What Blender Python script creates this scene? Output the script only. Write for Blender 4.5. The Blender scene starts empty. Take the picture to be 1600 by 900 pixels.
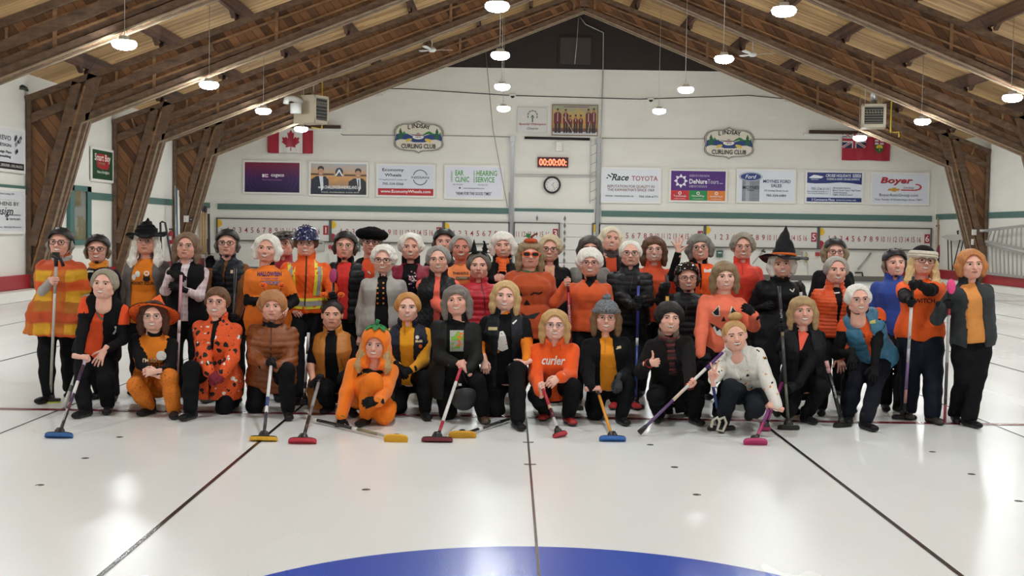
import bpy, bmesh, math, random
EXPO, WORLD, LAMP, GLOW = 0.0, .0, 30., 146.
import numpy as np
from mathutils import Vector, Matrix
from mathutils.bvhtree import BVHTree

# ---------------------------------------------------------------- camera, world, lights, exposure
SC = bpy.context.scene
COL = SC.collection
FPX, CAMH, PITCH, ROLL, YAW, CAMX = 1857., 1.754, .0488, .0158, .0015, -.169
_F = np.array([math.sin(YAW)*math.cos(PITCH), math.cos(YAW)*math.cos(PITCH), -math.sin(PITCH)])
_R = np.array([math.cos(YAW), -math.sin(YAW), 0.])
_U = np.cross(_R, _F)
_c, _s = math.cos(ROLL), math.sin(ROLL)
_R, _U = _R*_c+_U*_s, -_R*_s+_U*_c
_C = np.array([CAMX, 0., CAMH])
cam = bpy.data.cameras.new('camera'); cam_o = bpy.data.objects.new('camera', cam); COL.objects.link(cam_o)
cam.sensor_width = 36; cam.lens = FPX/1600*36; cam.clip_end = 200
m = Matrix.Identity(4)
for i in range(3):
    m[i][0] = _R[i]; m[i][1] = _U[i]; m[i][2] = -_F[i]; m[i][3] = _C[i]
cam_o.matrix_world = m
SC.camera = cam_o
SC.view_settings.view_transform = 'Standard'; SC.view_settings.look = 'None'
SC.view_settings.exposure = EXPO; SC.view_settings.gamma = 1; SC.view_settings.use_curve_mapping = False

def at(px, py, Y):
    d = _F*FPX+_R*(px-800)+_U*(450-py)
    return Vector(_C+d*(Y/d[1]))
def onx(px, py, X):
    d = _F*FPX+_R*(px-800)+_U*(450-py)
    return Vector(_C+d*((X-CAMX)/d[0]))
def onz(px, py, z=0.):
    d = _F*FPX+_R*(px-800)+_U*(450-py)
    return Vector(_C+d*((z-CAMH)/d[2]))

W = bpy.data.worlds.new('world'); SC.world = W; W.use_nodes = True
W.node_tree.nodes['Background'].inputs[0].default_value = (.9, .95, 1, 1)
W.node_tree.nodes['Background'].inputs[1].default_value = WORLD

XL, XR, YB, XM = -11.76, 16.16, 45.8, 2.2          # side walls, back wall, ridge line
FRAMES = [4.0, 10.05, 16.2, 22.35, 28.5, 34.65, 40.8]
LROWS = [(-7.35, 5.08), (-.49, 5.88), (4.79, 5.88), (11.62, 5.08)]

# ---------------------------------------------------------------- naming helpers
def tag(o, label=None, cat=None, group=None, kind=None):
    if label: o['label'] = label
    if cat: o['category'] = cat
    if group: o['group'] = group
    if kind: o['kind'] = kind
    return o
def empty(name, loc=(0, 0, 0), label=None, cat=None, group=None):
    o = bpy.data.objects.new(name, None); COL.objects.link(o); o.location = loc
    o.empty_display_size = .1
    return tag(o, label, cat, group)
def link(name, me, parent=None, loc=None):
    o = bpy.data.objects.new(name, me); COL.objects.link(o)
    if parent is not None: o.parent = parent
    if loc is not None: o.location = loc
    return o
class MB:
    """collects shapes, then makes ONE mesh object"""
    def __init__(s): s.v = []; s.f = []; s.m = []; s.sm = []
    def add(s, vs, fs, mi=0, smooth=False):
        b = len(s.v); s.v += [tuple(v) for v in vs]
        for f in fs: s.f.append([i+b for i in f]); s.m.append(mi); s.sm.append(smooth)
        return s
    def box(s, c, d, mi=0, M=None, bev=0):
        x, y, z = d[0]/2, d[1]/2, d[2]/2
        vs = [Vector((sx*x, sy*y, sz*z)) for sz in (-1, 1) for sy in (-1, 1) for sx in (-1, 1)]
        fs = [(0, 2, 3, 1), (4, 5, 7, 6), (0, 1, 5, 4), (2, 6, 7, 3), (1, 3, 7, 5), (0, 4, 6, 2)]
        vs = [(M @ v if M else v)+Vector(c) for v in vs]
        return s.add(vs, fs, mi)
    def bar(s, a, b, w, h, mi=0, up=(0, 0, 1)):
        a, b = Vector(a), Vector(b); d = (b-a).normalized(); u = Vector(up)
        sd = d.cross(u)
        if sd.length < 1e-4: sd = d.cross(Vector((0, 1, 0)))
        sd.normalize(); u = sd.cross(d)
        vs = []
        for p in (a, b):
            for i, j in ((-1, -1), (1, -1), (1, 1), (-1, 1)): vs.append(p+sd*(i*w/2)+u*(j*h/2))
        return s.add(vs, [(0, 1, 2, 3), (7, 6, 5, 4), (0, 4, 5, 1), (1, 5, 6, 2), (2, 6, 7, 3), (3, 7, 4, 0)], mi)
    def tube(s, pts, r, mi=0, n=8, close=False, cap=True, sx=1.):
        pts = [Vector(p) for p in pts]; N = len(pts)
        rs = r if isinstance(r, (list, tuple)) else [r]*N
        b = []; fs = []; pu = None
        for i, p in enumerate(pts):
            q0 = pts[(i-1) % N] if (i > 0 or close) else p; q1 = pts[(i+1) % N] if (i < N-1 or close) else p
            d = (q1-q0)
            if d.length < 1e-9: d = Vector((0, 0, 1))
            d.normalize()
            if pu is None:
                pu = d.orthogonal().normalized()
            else:
                pu = pu-d*pu.dot(d)
                if pu.length < 1e-6: pu = d.orthogonal()
                pu.normalize()
            w = d.cross(pu)
            for k in range(n):
                t = 2*math.pi*k/n; b.append(p+(pu*math.cos(t)*sx+w*math.sin(t))*rs[i])
        for i in range(N if close else N-1):
            j = (i+1) % N
            for k in range(n): fs.append((i*n+k, i*n+(k+1) % n, j*n+(k+1) % n, j*n+k))
        if cap and not close: fs.append(tuple(range(n-1, -1, -1))); fs.append(tuple((N-1)*n+k for k in range(n)))
        return s.add(b, fs, mi, True)
    def lathe(s, prof, c=(0, 0, 0), mi=0, n=24, M=None, sx=1, sy=1, wob=None):
        vs = []; fs = []
        for i, (r, z) in enumerate(prof):
            for k in range(n):
                t = 2*math.pi*k/n; v = Vector((r*math.cos(t)*sx, r*math.sin(t)*sy, z))
                if wob: v = Vector(wob(v, t, i))
                vs.append((M @ v if M else v)+Vector(c))
        for i in range(len(prof)-1):
            for k in range(n): fs.append((i*n+k, i*n+(k+1) % n, (i+1)*n+(k+1) % n, (i+1)*n+k))
        return s.add(vs, fs, mi, True)
    def poly(s, pts, mi=0, ext=None):
        """flat polygon; ext = vector extrusion"""
        n = len(pts); pts = [Vector(p) for p in pts]
        if ext is None: return s.add(pts, [tuple(range(n))], mi)
        e = Vector(ext); vs = pts+[p+e for p in pts]
        fs = [tuple(range(n)), tuple(range(2*n-1, n-1, -1))]+[(i, i+n, (i+1) % n+n, (i+1) % n) for i in range(n)]
        return s.add(vs, fs, mi)
    def mesh(s, name, mats):
        me = bpy.data.meshes.new(name); me.from_pydata(s.v, [], s.f)
        for x in (mats if isinstance(mats, (list, tuple)) else [mats]): me.materials.append(x)
        me.polygons.foreach_set('material_index', s.m); me.polygons.foreach_set('use_smooth', s.sm)
        me.update()
        bm = bmesh.new(); bm.from_mesh(me); bmesh.ops.recalc_face_normals(bm, faces=bm.faces); bm.to_mesh(me); bm.free()
        return me
    def build(s, name, mats, parent=None, loc=None):
        return link(name, s.mesh(name, mats), parent, loc)

# ---------------------------------------------------------------- materials
def srgb(h):
    h = h.lstrip('#'); o = []
    for i in (0, 2, 4):
        c = int(h[i:i+2], 16)/255; o.append(c/12.92 if c <= .04045 else ((c+.055)/1.055)**2.4)
    return (*o, 1)
_mc = {}
def newmat(name):
    m_ = bpy.data.materials.new(name); m_.use_nodes = True
    nt = m_.node_tree; return m_, nt, nt.nodes['Principled BSDF']
def N(nt, t, **kw):
    n = nt.nodes.new(t)
    for k, v in kw.items():
        if hasattr(n, k): setattr(n, k, v)
        else: n.inputs[k].default_value = v
    return n
def L(nt, a, b): nt.links.new(a, b)
def mth(nt, op, a, b=None, c=None):
    n = nt.nodes.new('ShaderNodeMath'); n.operation = op
    for i, x in enumerate((a, b, c)):
        if x is None: continue
        if isinstance(x, (int, float)): n.inputs[i].default_value = x
        else: nt.links.new(x, n.inputs[i])
    return n.outputs[0]
def mixc(nt, fac, a, b):
    n = nt.nodes.new('ShaderNodeMix'); n.data_type = 'RGBA'
    for i, x in ((0, fac), (6, a), (7, b)):
        if isinstance(x, (int, float, tuple)): n.inputs[i].default_value = x
        else: nt.links.new(x, n.inputs[i])
    return n.outputs[2]
def ramp(nt, fac, stops):
    n = nt.nodes.new('ShaderNodeValToRGB'); cr = n.color_ramp
    while len(cr.elements) < len(stops): cr.elements.new(.5)
    for e, (p, c) in zip(cr.elements, stops): e.position = p; e.color = c
    nt.links.new(fac, n.inputs[0]); return n.outputs[0]
def coords(nt, scale=(1, 1, 1), rot=(0, 0, 0), src='Object'):
    tc = N(nt, 'ShaderNodeTexCoord'); mp = N(nt, 'ShaderNodeMapping')
    mp.inputs['Scale'].default_value = scale; mp.inputs['Rotation'].default_value = rot
    L(nt, tc.outputs[src], mp.inputs[0]); return mp.outputs[0]
def noise(nt, vec, scale, detail=3, rough=.5):
    n = N(nt, 'ShaderNodeTexNoise'); n.inputs['Scale'].default_value = scale
    n.inputs['Detail'].default_value = detail; n.inputs['Roughness'].default_value = rough
    L(nt, vec, n.inputs['Vector']); return n.outputs[0]
def bump(nt, b, h, strength=.3, dist=.01):
    n = N(nt, 'ShaderNodeBump'); n.inputs['Strength'].default_value = strength; n.inputs['Distance'].default_value = dist
    L(nt, h, n.inputs['Height']); L(nt, n.outputs[0], b.inputs['Normal'])
def dark(c, k): return (c[0]*k, c[1]*k, c[2]*k, 1)
def plain(col, rough=.5, metal=0., name=None, var=.06, sc=40, spec=.5):
    key = ('plain', col, rough, metal, name)
    if key in _mc: return _mc[key]
    m_, nt, b = newmat(name or 'paint'); c = srgb(col)
    v = coords(nt); n = noise(nt, v, sc)
    L(nt, ramp(nt, n, [(.3, dark(c, 1-var)), (.7, dark(c, 1+var))]), b.inputs['Base Color'])
    b.inputs['Roughness'].default_value = rough; b.inputs['Metallic'].default_value = metal
    b.inputs['Specular IOR Level'].default_value = spec
    _mc[key] = m_; return m_
def emit(col, strength, name='lit'):
    key = ('e', col, strength)
    if key in _mc: return _mc[key]
    m_, nt, b = newmat(name); b.inputs['Base Color'].default_value = srgb(col)
    b.inputs['Emission Color'].default_value = srgb(col); b.inputs['Emission Strength'].default_value = strength
    _mc[key] = m_; return m_
def flat_map(me, f):
    for v in me.vertices: v.co = f(v.co)
_fonts = {}
def text_mesh(s, size=1., bold=0., shear=0., align='CENTER', width=None, ext=0.):
    """flat text in the XY plane as a mesh, height about size; width = fit to this width"""
    cu = bpy.data.curves.new('t', 'FONT'); cu.body = s; cu.size = size/.72; cu.offset = bold*size; cu.shear = shear
    cu.align_x = align; cu.align_y = 'CENTER'; cu.resolution_u = 2; cu.extrude = ext
    o = bpy.data.objects.new('t', cu); COL.objects.link(o)
    dg = bpy.context.evaluated_depsgraph_get(); dg.update()
    me = bpy.data.meshes.new_from_object(o.evaluated_get(dg))
    bpy.data.objects.remove(o); bpy.data.curves.remove(cu)
    co = np.zeros(len(me.vertices)*3); me.vertices.foreach_get('co', co); co = co.reshape(-1, 3)
    if len(co) and width:
        w = co[:, 0].max()-co[:, 0].min(); co[:, 0] *= width/max(w, 1e-6)
    if len(co):
        co[:, 1] -= (co[:, 1].max()+co[:, 1].min())/2
        if align == 'CENTER': co[:, 0] -= (co[:, 0].max()+co[:, 0].min())/2
        elif align == 'LEFT': co[:, 0] -= co[:, 0].min()
    fs = [tuple(p.vertices) for p in me.polygons]
    bpy.data.meshes.remove(me)
    return co, fs
# ---------------------------------------------------------------- the hall's lamps (high-bay LED discs on drop wires)
m_case = plain('#d8d8d4', .4, .0, 'lamp_case'); m_wire = plain('#b9b6ae', .5, .3, 'wire')
m_glow = emit('#f6fdff', GLOW, 'lamp_lens')
def high_bay(x, y, z, tilt, label):
    t = empty('high_bay_light', (x, y, z), label, 'light', 'round LED high bay lamps')
    MB().lathe([(0, .13), (.09, .13), (.10, .07), (.2, .05), (.205, .04), (.2, .03), (0, .03)], n=24).build('housing', m_case, t)
    MB().lathe([(.2, .03), (.226, .0), (.222, -.035), (.2, -.075), (.15, -.105), (.08, -.12), (0, -.124)], n=24).build('lens', m_glow, t)
    ztop = 9.98-abs(x-XM)*.372+.48
    w = MB(); w.tube([(-.01, .05, .1), (-.01, .05, ztop-z)], .007, n=5); w.tube([(.12, .0, .04), (.0, .02, .28), (-.12, .0, .04)], .006, n=5)
    w.build('wire', m_wire, t)
    la = bpy.data.lights.new('lamp', 'AREA'); la.shape = 'DISK'; la.size = .42; la.energy = LAMP; la.color = (.93, .985, 1); la.spread = math.radians(170)
    lo = bpy.data.objects.new('lamp', la); COL.objects.link(lo); lo.parent = t; lo.location = (0, 0, -.13)
    return t
rown = ['leftmost row', 'centre left row', 'centre right row', 'rightmost row']
order = {22.35: 'nearest', 28.5: 'second', 34.65: 'third', 40.8: 'farthest'}
for ri, (x, z) in enumerate(LROWS):
    for y in FRAMES:
        ny = ['straight above the camera', 'over the blue ring', 'above the people'][FRAMES.index(y)] if y < 20 else ''
        high_bay(x, y-.25, z, 0, 'glowing round ceiling lamp, %s in view in the %s' % (order.get(y, 'one near the camera'), rown[ri]) if y > 20 else
                 'round ceiling lamp outside the view, %s, in the %s' % (ny, rown[ri]))
# ---------------------------------------------------------------- setting: ice, walls, roof, timber frames
def ice_mat(base, name):
    m_, nt, b = newmat(name); v = coords(nt); c = srgb(base)
    n = noise(nt, coords(nt, (.35, .12, 1)), 1.0, 4, .6)
    L(nt, ramp(nt, n, [(.3, dark(c, .93)), (.7, dark(c, 1.03))]), b.inputs['Base Color'])
    b.inputs['Roughness'].default_value = .24; b.inputs['Specular IOR Level'].default_value = .45
    n2 = noise(nt, v, 95, 2, .5); n3 = noise(nt, coords(nt, (1, .25, 1)), 3.5, 3, .5)
    bump(nt, b, mth(nt, 'ADD', n2, mth(nt, 'MULTIPLY', n3, 4.)), .22, .0035)
    r = mth(nt, 'ADD', mth(nt, 'MULTIPLY', noise(nt, coords(nt, (.6, .1, 1)), 1.3, 3), .22), .14)
    L(nt, r, b.inputs['Roughness'])
    return m_
m_ice = ice_mat('#edefee', 'ice')
floor = MB().box((2.2, 22, -.1), (40, 60, .2)).build('floor', m_ice); tag(floor, 'pale pebbled curling ice', kind='structure')

def flat_strip(name, x0, x1, y0, y1, z, mat, label, cat='line', group=None):
    o = MB().box(((x0+x1)/2, (y0+y1)/2, z), (x1-x0, y1-y0, .002)).build(name, mat)
    return tag(o, label, cat, group)
m_blk = ice_mat('#1c1c1e', 'black_line'); m_gry = ice_mat('#4a4a4c', 'grey_line'); m_redl = ice_mat('#7c2430', 'red_line'); m_blue = ice_mat('#1c50bc', 'blue_ring'); m_redr = ice_mat('#a82a33', 'red_ring')
HOG = 11.09
side = ['first', 'second', 'third', 'fourth']
for k in range(-3, 4):
    x = 2.19+4.38*k
    if XL < x < XR:
        where = 'running from lower left of the photo' if k == -1 else 'running to lower right of the photo' if k == 0 else 'far %s, %s outside the middle sheet' % ('left' if k < 0 else 'right', side[abs(k+(1 if k < 0 else 0))])
        flat_strip('divider_line', x-.014, x+.014, 1, 44.6, .003, m_blk, 'black sheet divider line in the ice, '+where, group='black divider lines')
for k in range(-2, 4):
    x = 4.38*k
    where = 'through the blue ring in the middle of the photo' if k == 0 else 'of the %s sheet to the %s' % (side[abs(k)-1], 'left' if k < 0 else 'right')
    flat_strip('centre_line', x-.008, x+.008, 1, 44.4, .0026, m_gry, 'thin grey centre line '+where, group='grey centre lines')
flat_strip('hog_line', XL+.8, XR-.8, HOG-.05, HOG+.05, .0034, m_redl, 'dark red hog line crossing the ice under the kneeling people')
flat_strip('far_hog_line', XL+.8, XR-.8, HOG+21.9, HOG+22.0, .0034, m_redl, 'faint red hog line far behind the group')
def ring(r0, r1, z, y0, mi, mb, n=160):
    vs = []; fs = []
    for i in range(n):
        t = 2*math.pi*i/n
        vs += [(r0*math.cos(t), y0+r0*math.sin(t), z), (r1*math.cos(t), y0+r1*math.sin(t), z)]
    for i in range(n):
        j = (i+1) % n; fs.append((2*i, 2*i+1, 2*j+1, 2*j))
    mb.add(vs, fs, mi)
mb = MB(); ring(1.22, 1.829, .0012, 4.69, 0, mb); ring(.15, .61, .0012, 4.69, 1, mb)
tag(mb.build('house_ring', [m_blue, m_redr]), 'blue twelve foot ring painted in the ice at the bottom edge', 'target')
for i, (px, py) in enumerate([(133, 716), (187, 683), (62, 758), (1457, 706), (1518, 741), (1592, 783), (572, 765), (1054, 730), (1089, 773), (1016, 695), (591, 735)]):
    if i == 10: continue
    p = onz(px, py); mb = MB().lathe([(0, .0022), (.024, .0022), (.03, .0006)], n=16)
    where = ['below the blue broom head', '', 'nearest the lower left corner', 'below the far right woman', 'right side, middle one of three', 'at the right edge', 'left of the middle line, below the yellow brooms',
             'under the purple and white broom', 'under the magenta broom head, nearer the camera', 'just below the chrome broom head'][i]
    if i == 1: where = 'below the orange witch hat'
    tag(mb.build('ice_mark', m_gry, loc=(p.x, p.y, 0)), 'small dark dot in the ice '+where, 'mark', 'dark dots in the ice')
for i, (px, py) in enumerate([(824.5, 691.5), (827.5, 726)]):
    p = onz(px, py); tag(MB().box((0, 0, .004), (.09, .02, .001)).build('tick_mark', m_gry, loc=(0, p.y, 0)),
                         'short grey tick across the middle line, %s' % ['the one nearer the people', 'the one nearer the blue ring'][i], 'mark')

def wall_mat(col, name, streak=.05):
    m_, nt, b = newmat(name); c = srgb(col)
    n = noise(nt, coords(nt, (.5, .5, 1.8)), 1.2, 5, .6)
    base = ramp(nt, n, [(.3, dark(c, 1-streak)), (.65, dark(c, 1.02))])
    v = coords(nt); sp = N(nt, 'ShaderNodeSeparateXYZ'); L(nt, v, sp.inputs[0])
    n2 = noise(nt, coords(nt, (1.2, 1.2, .1)), 3, 4, .7)
    base = mixc(nt, mth(nt, 'MULTIPLY', mth(nt, 'GREATER_THAN', n2, .62), .10), base, dark(c, .8))
    L(nt, base, b.inputs['Base Color']); b.inputs['Roughness'].default_value = .6
    bump(nt, b, noise(nt, v, 9, 4), .25, .02); return m_
m_wall = wall_mat('#e4e1d8', 'white_wall'); m_wall2 = wall_mat('#e0ddd6', 'white_board')
m_teal = plain('#4f6f68', .55, 0, 'teal_paint'); m_redb = plain('#9c1f28', .45, 0, 'red_board'); m_gable = plain('#2a221e', .8, 0, 'dark_brown_gable', .12, 6)
m_whitetrim = plain('#e4e1da', .5, 0, 'white_trim'); m_greytr = plain('#6a6660', .6, 0, 'grey_trim')
def rooftop(x): return 9.98-abs(x-XM)*.372
# back wall: white part, then the dark gable
zb = 7.93
def gpoly(zlo, zhi):
    pts = [(XL, zlo), (XR, zlo)]
    zr = rooftop(XR)+.35; ys = []
    for x in np.linspace(XR, XL, 57): ys.append((x, min(zhi, rooftop(x)+.35)))
    return pts+ys
mb = MB(); mb.poly([(x, YB, z) for x, z in gpoly(0, zb)], ext=(0, .2, 0))
tag(mb.build('wall_back', m_wall), 'white back wall of the rink', kind='structure')
gx = [x for x in np.linspace(XL, XR, 200) if rooftop(x)+.35 > zb]
mb = MB(); mb.poly([(gx[0], YB-.03, zb), (gx[-1], YB-.03, zb)]+[(x, YB-.03, rooftop(x)+.35) for x in gx[::-6]], ext=(0, .2, 0))
tag(mb.build('wall_gable', m_gable), 'dark brown boarded gable', kind='structure')
MB().box((2.18, YB-.06, 8.6), (1.32, .06, 1.15)).box((2.18, YB-.1, 8.6), (1.16, .04, 1.0), 1).build('window_1', [m_gable, plain('#3a332e', .7, 0, 'shutter')])['kind'] = 'structure'
for nm, x, sx in (('left', XL, -1), ('right', XR, 1)):
    tag(MB().box((x+sx*.1, 21, 2.9), (.2, 50, 6.3)).build('wall_'+nm, m_wall), 'white %s wall of the rink' % nm, kind='structure')
    tag(MB().box((x-sx*.06, 21, .35), (.14, 49.4, .32)).build('baseboard_'+nm, m_redb), 'red board along the %s wall' % nm, kind='structure')
    tag(MB().box((x-sx*.25, 21, .09), (.5, 49.4, .18)).build('trim_'+('1' if sx < 0 else '2'), m_whitetrim), 'white kerb', kind='structure')
    tag(MB().box((x-sx*.015, 21, 2.51), (.04, 49.4, .2)).build('trim_'+('3' if sx < 0 else '4'), m_teal), 'teal stripe on the side wall', kind='structure')
tag(MB().box((XL+5.9, YB-.02, 2.48), (11.2, .05, .22)).build('trim_5', m_teal), 'teal stripe on the back wall, left', kind='structure')
tag(MB().box((9.65, YB-.02, 2.44), (12.7, .05, .22)).build('trim_6', m_teal), 'teal stripe on the back wall, right', kind='structure')
tag(MB().box((1.47, YB-.04, 2.53), (3.05, .05, .12)).build('trim_7', m_teal), 'thin teal stripe over the door', kind='structure')
tag(MB().box((2.2, YB-.45, .1), (27.4, .1, .2)).box((2.2, YB-.2, .1), (27.4, .4, .16), 1).build('baseboard_back', [m_greytr, m_whitetrim]), 'grey board at the far end of the ice', kind='structure')
tag(MB().box((XR-.6, YB-.1, .36), (1.6, .16, .3)).build('trim_8', m_redb), 'red board in the right corner', kind='structure')
tag(MB().box((2.2, -2, 4), (28, .2, 12)).build('wall_front', m_wall), 'wall behind the camera', kind='structure')

# roof deck
def planks(name, c1, c2, w, rot, along, seam=.35, src=(0, 2), rough=.75, longlen=2.4):
    """boards w wide in the plane of axes src, turned by rot"""
    m_, nt, b = newmat(name); v = coords(nt, src='Object')
    sp = N(nt, 'ShaderNodeSeparateXYZ'); L(nt, v, sp.inputs[0]); a, bb = sp.outputs[src[0]], sp.outputs[src[1]]
    cr, sr = math.cos(rot), math.sin(rot)
    u = mth(nt, 'ADD', mth(nt, 'MULTIPLY', a, cr), mth(nt, 'MULTIPLY', bb, sr))
    t = mth(nt, 'SUBTRACT', mth(nt, 'MULTIPLY', bb, cr), mth(nt, 'MULTIPLY', a, sr))
    un = mth(nt, 'DIVIDE', u, w); fl = mth(nt, 'FLOOR', un); fr = mth(nt, 'FRACT', un)
    wn = N(nt, 'ShaderNodeTexWhiteNoise', noise_dimensions='2D'); cb = N(nt, 'ShaderNodeCombineXYZ'); L(nt, fl, cb.inputs[0])
    tt = mth(nt, 'FLOOR', mth(nt, 'ADD', mth(nt, 'DIVIDE', t, longlen), mth(nt, 'MULTIPLY', fl, .37))); L(nt, tt, cb.inputs[1])
    L(nt, cb.outputs[0], wn.inputs['Vector'])
    cg = N(nt, 'ShaderNodeCombineXYZ'); L(nt, mth(nt, 'MULTIPLY', u, 26), cg.inputs[0]); L(nt, mth(nt, 'MULTIPLY', t, 1.6), cg.inputs[1]); L(nt, mth(nt, 'MULTIPLY', fl, 3.7), cg.inputs[2])
    g = noise(nt, cg.outputs[0], 1, 4, .6)
    f = mth(nt, 'ADD', mth(nt, 'MULTIPLY', wn.outputs[0], .62), mth(nt, 'MULTIPLY', g, .4))
    col = ramp(nt, f, [(.15, srgb(c1)), (.5, tuple((x+y)/2 for x, y in zip(srgb(c1), srgb(c2)))), (.95, srgb(c2))])
    kn = N(nt, 'ShaderNodeTexVoronoi'); L(nt, cg.outputs[0], kn.inputs['Vector']); kn.inputs['Scale'].default_value = .35
    col = mixc(nt, mth(nt, 'MULTIPLY', mth(nt, 'LESS_THAN', kn.outputs[0], .12), .6), col, dark(srgb(c1), .4))
    edge = mth(nt, 'LESS_THAN', mth(nt, 'ABSOLUTE', mth(nt, 'SUBTRACT', fr, .5)), .5-.035)
    col = mixc(nt, mth(nt, 'MULTIPLY', mth(nt, 'SUBTRACT', 1, edge), seam*2), col, dark(srgb(c1), .25))
    L(nt, col, b.inputs['Base Color']); b.inputs['Roughness'].default_value = rough
    bump(nt, b, mth(nt, 'ADD', mth(nt, 'MULTIPLY', edge, 1.), mth(nt, 'MULTIPLY', g, .3)), .4, .008)
    return m_
m_web = planks('diagonal_boards', '#4c3220', '#9a6c46', .19, math.radians(38), 0)
m_deck = planks('roof_boards', '#927045', '#d0a872', .16, 0, 0, src=(1, 0), longlen=3.5)
m_beam = planks('dark_beam', '#3a271b', '#6a4938', .12, 0, 0, seam=.3, src=(2, 0))
def oldbeam(name, c1, c2):
    m_, nt, b = newmat(name); v = coords(nt, (1, 6, 6)); n = noise(nt, v, 1.3, 5, .65)
    n2 = noise(nt, coords(nt, (3, 3, 3)), 2.2, 2)
    f = mth(nt, 'ADD', mth(nt, 'MULTIPLY', n, .6), mth(nt, 'MULTIPLY', n2, .4))
    L(nt, ramp(nt, f, [(.3, srgb(c1)), (.7, srgb(c2))]), b.inputs['Base Color']); b.inputs['Roughness'].default_value = .75
    bump(nt, b, n, .3, .01); return m_
m_chord = oldbeam('chord_timber', '#46362c', '#80654f'); m_light = oldbeam('light_edge', '#7d6c57', '#a8967c'); m_rail = oldbeam('rail_timber', '#6a4c34', '#a07a54'); m_nail = plain('#1a120d', .6, 0, 'nail_heads')
mb = MB()
for sx in (-1, 1):
    xe = XL if sx < 0 else XR
    z0, z1 = rooftop(XM)+.5, rooftop(xe)+.5
    vs = [(XM, -2.5, z0), (xe, -2.5, z1), (xe, YB+.3, z1), (XM, YB+.3, z0)]
    vs += [(x, y, z+.12) for x, y, z in vs]
    mb.add(vs, [(0, 1, 2, 3), (7, 6, 5, 4), (0, 4, 5, 1), (1, 5, 6, 2), (2, 6, 7, 3), (3, 7, 4, 0)])
tag(mb.build('ceiling', m_deck), 'board roof deck above the timber frames', kind='structure')
# purlins: one thing for each, running the length of the hall
k = 0
for sx in (-1, 1):
    for i in range(1, 8):
        x = XM+sx*1.8*i; z = rooftop(x)+.32
        mb = MB(); mb.bar((x, -1.5, z), (x, YB+.1, z), .09, .34, 0)
        for y in FRAMES:                                   # gusset braces beside each frame
            for dy in (-.35, .35): mb.bar((x+.0, y+dy*2.2, z+.1), (x, y+dy*.45, z-.28), .1, .09, 0)
        k += 1
        tag(mb.build('roof_purlin', m_beam), 'dark roof purlin running the length of the hall, number %s from the ridge on the %s slope' % (['one', 'two', 'three', 'four', 'five', 'six', 'seven'][i-1], 'left' if sx < 0 else 'right'), 'beam', 'roof purlins', 'structure')

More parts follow.
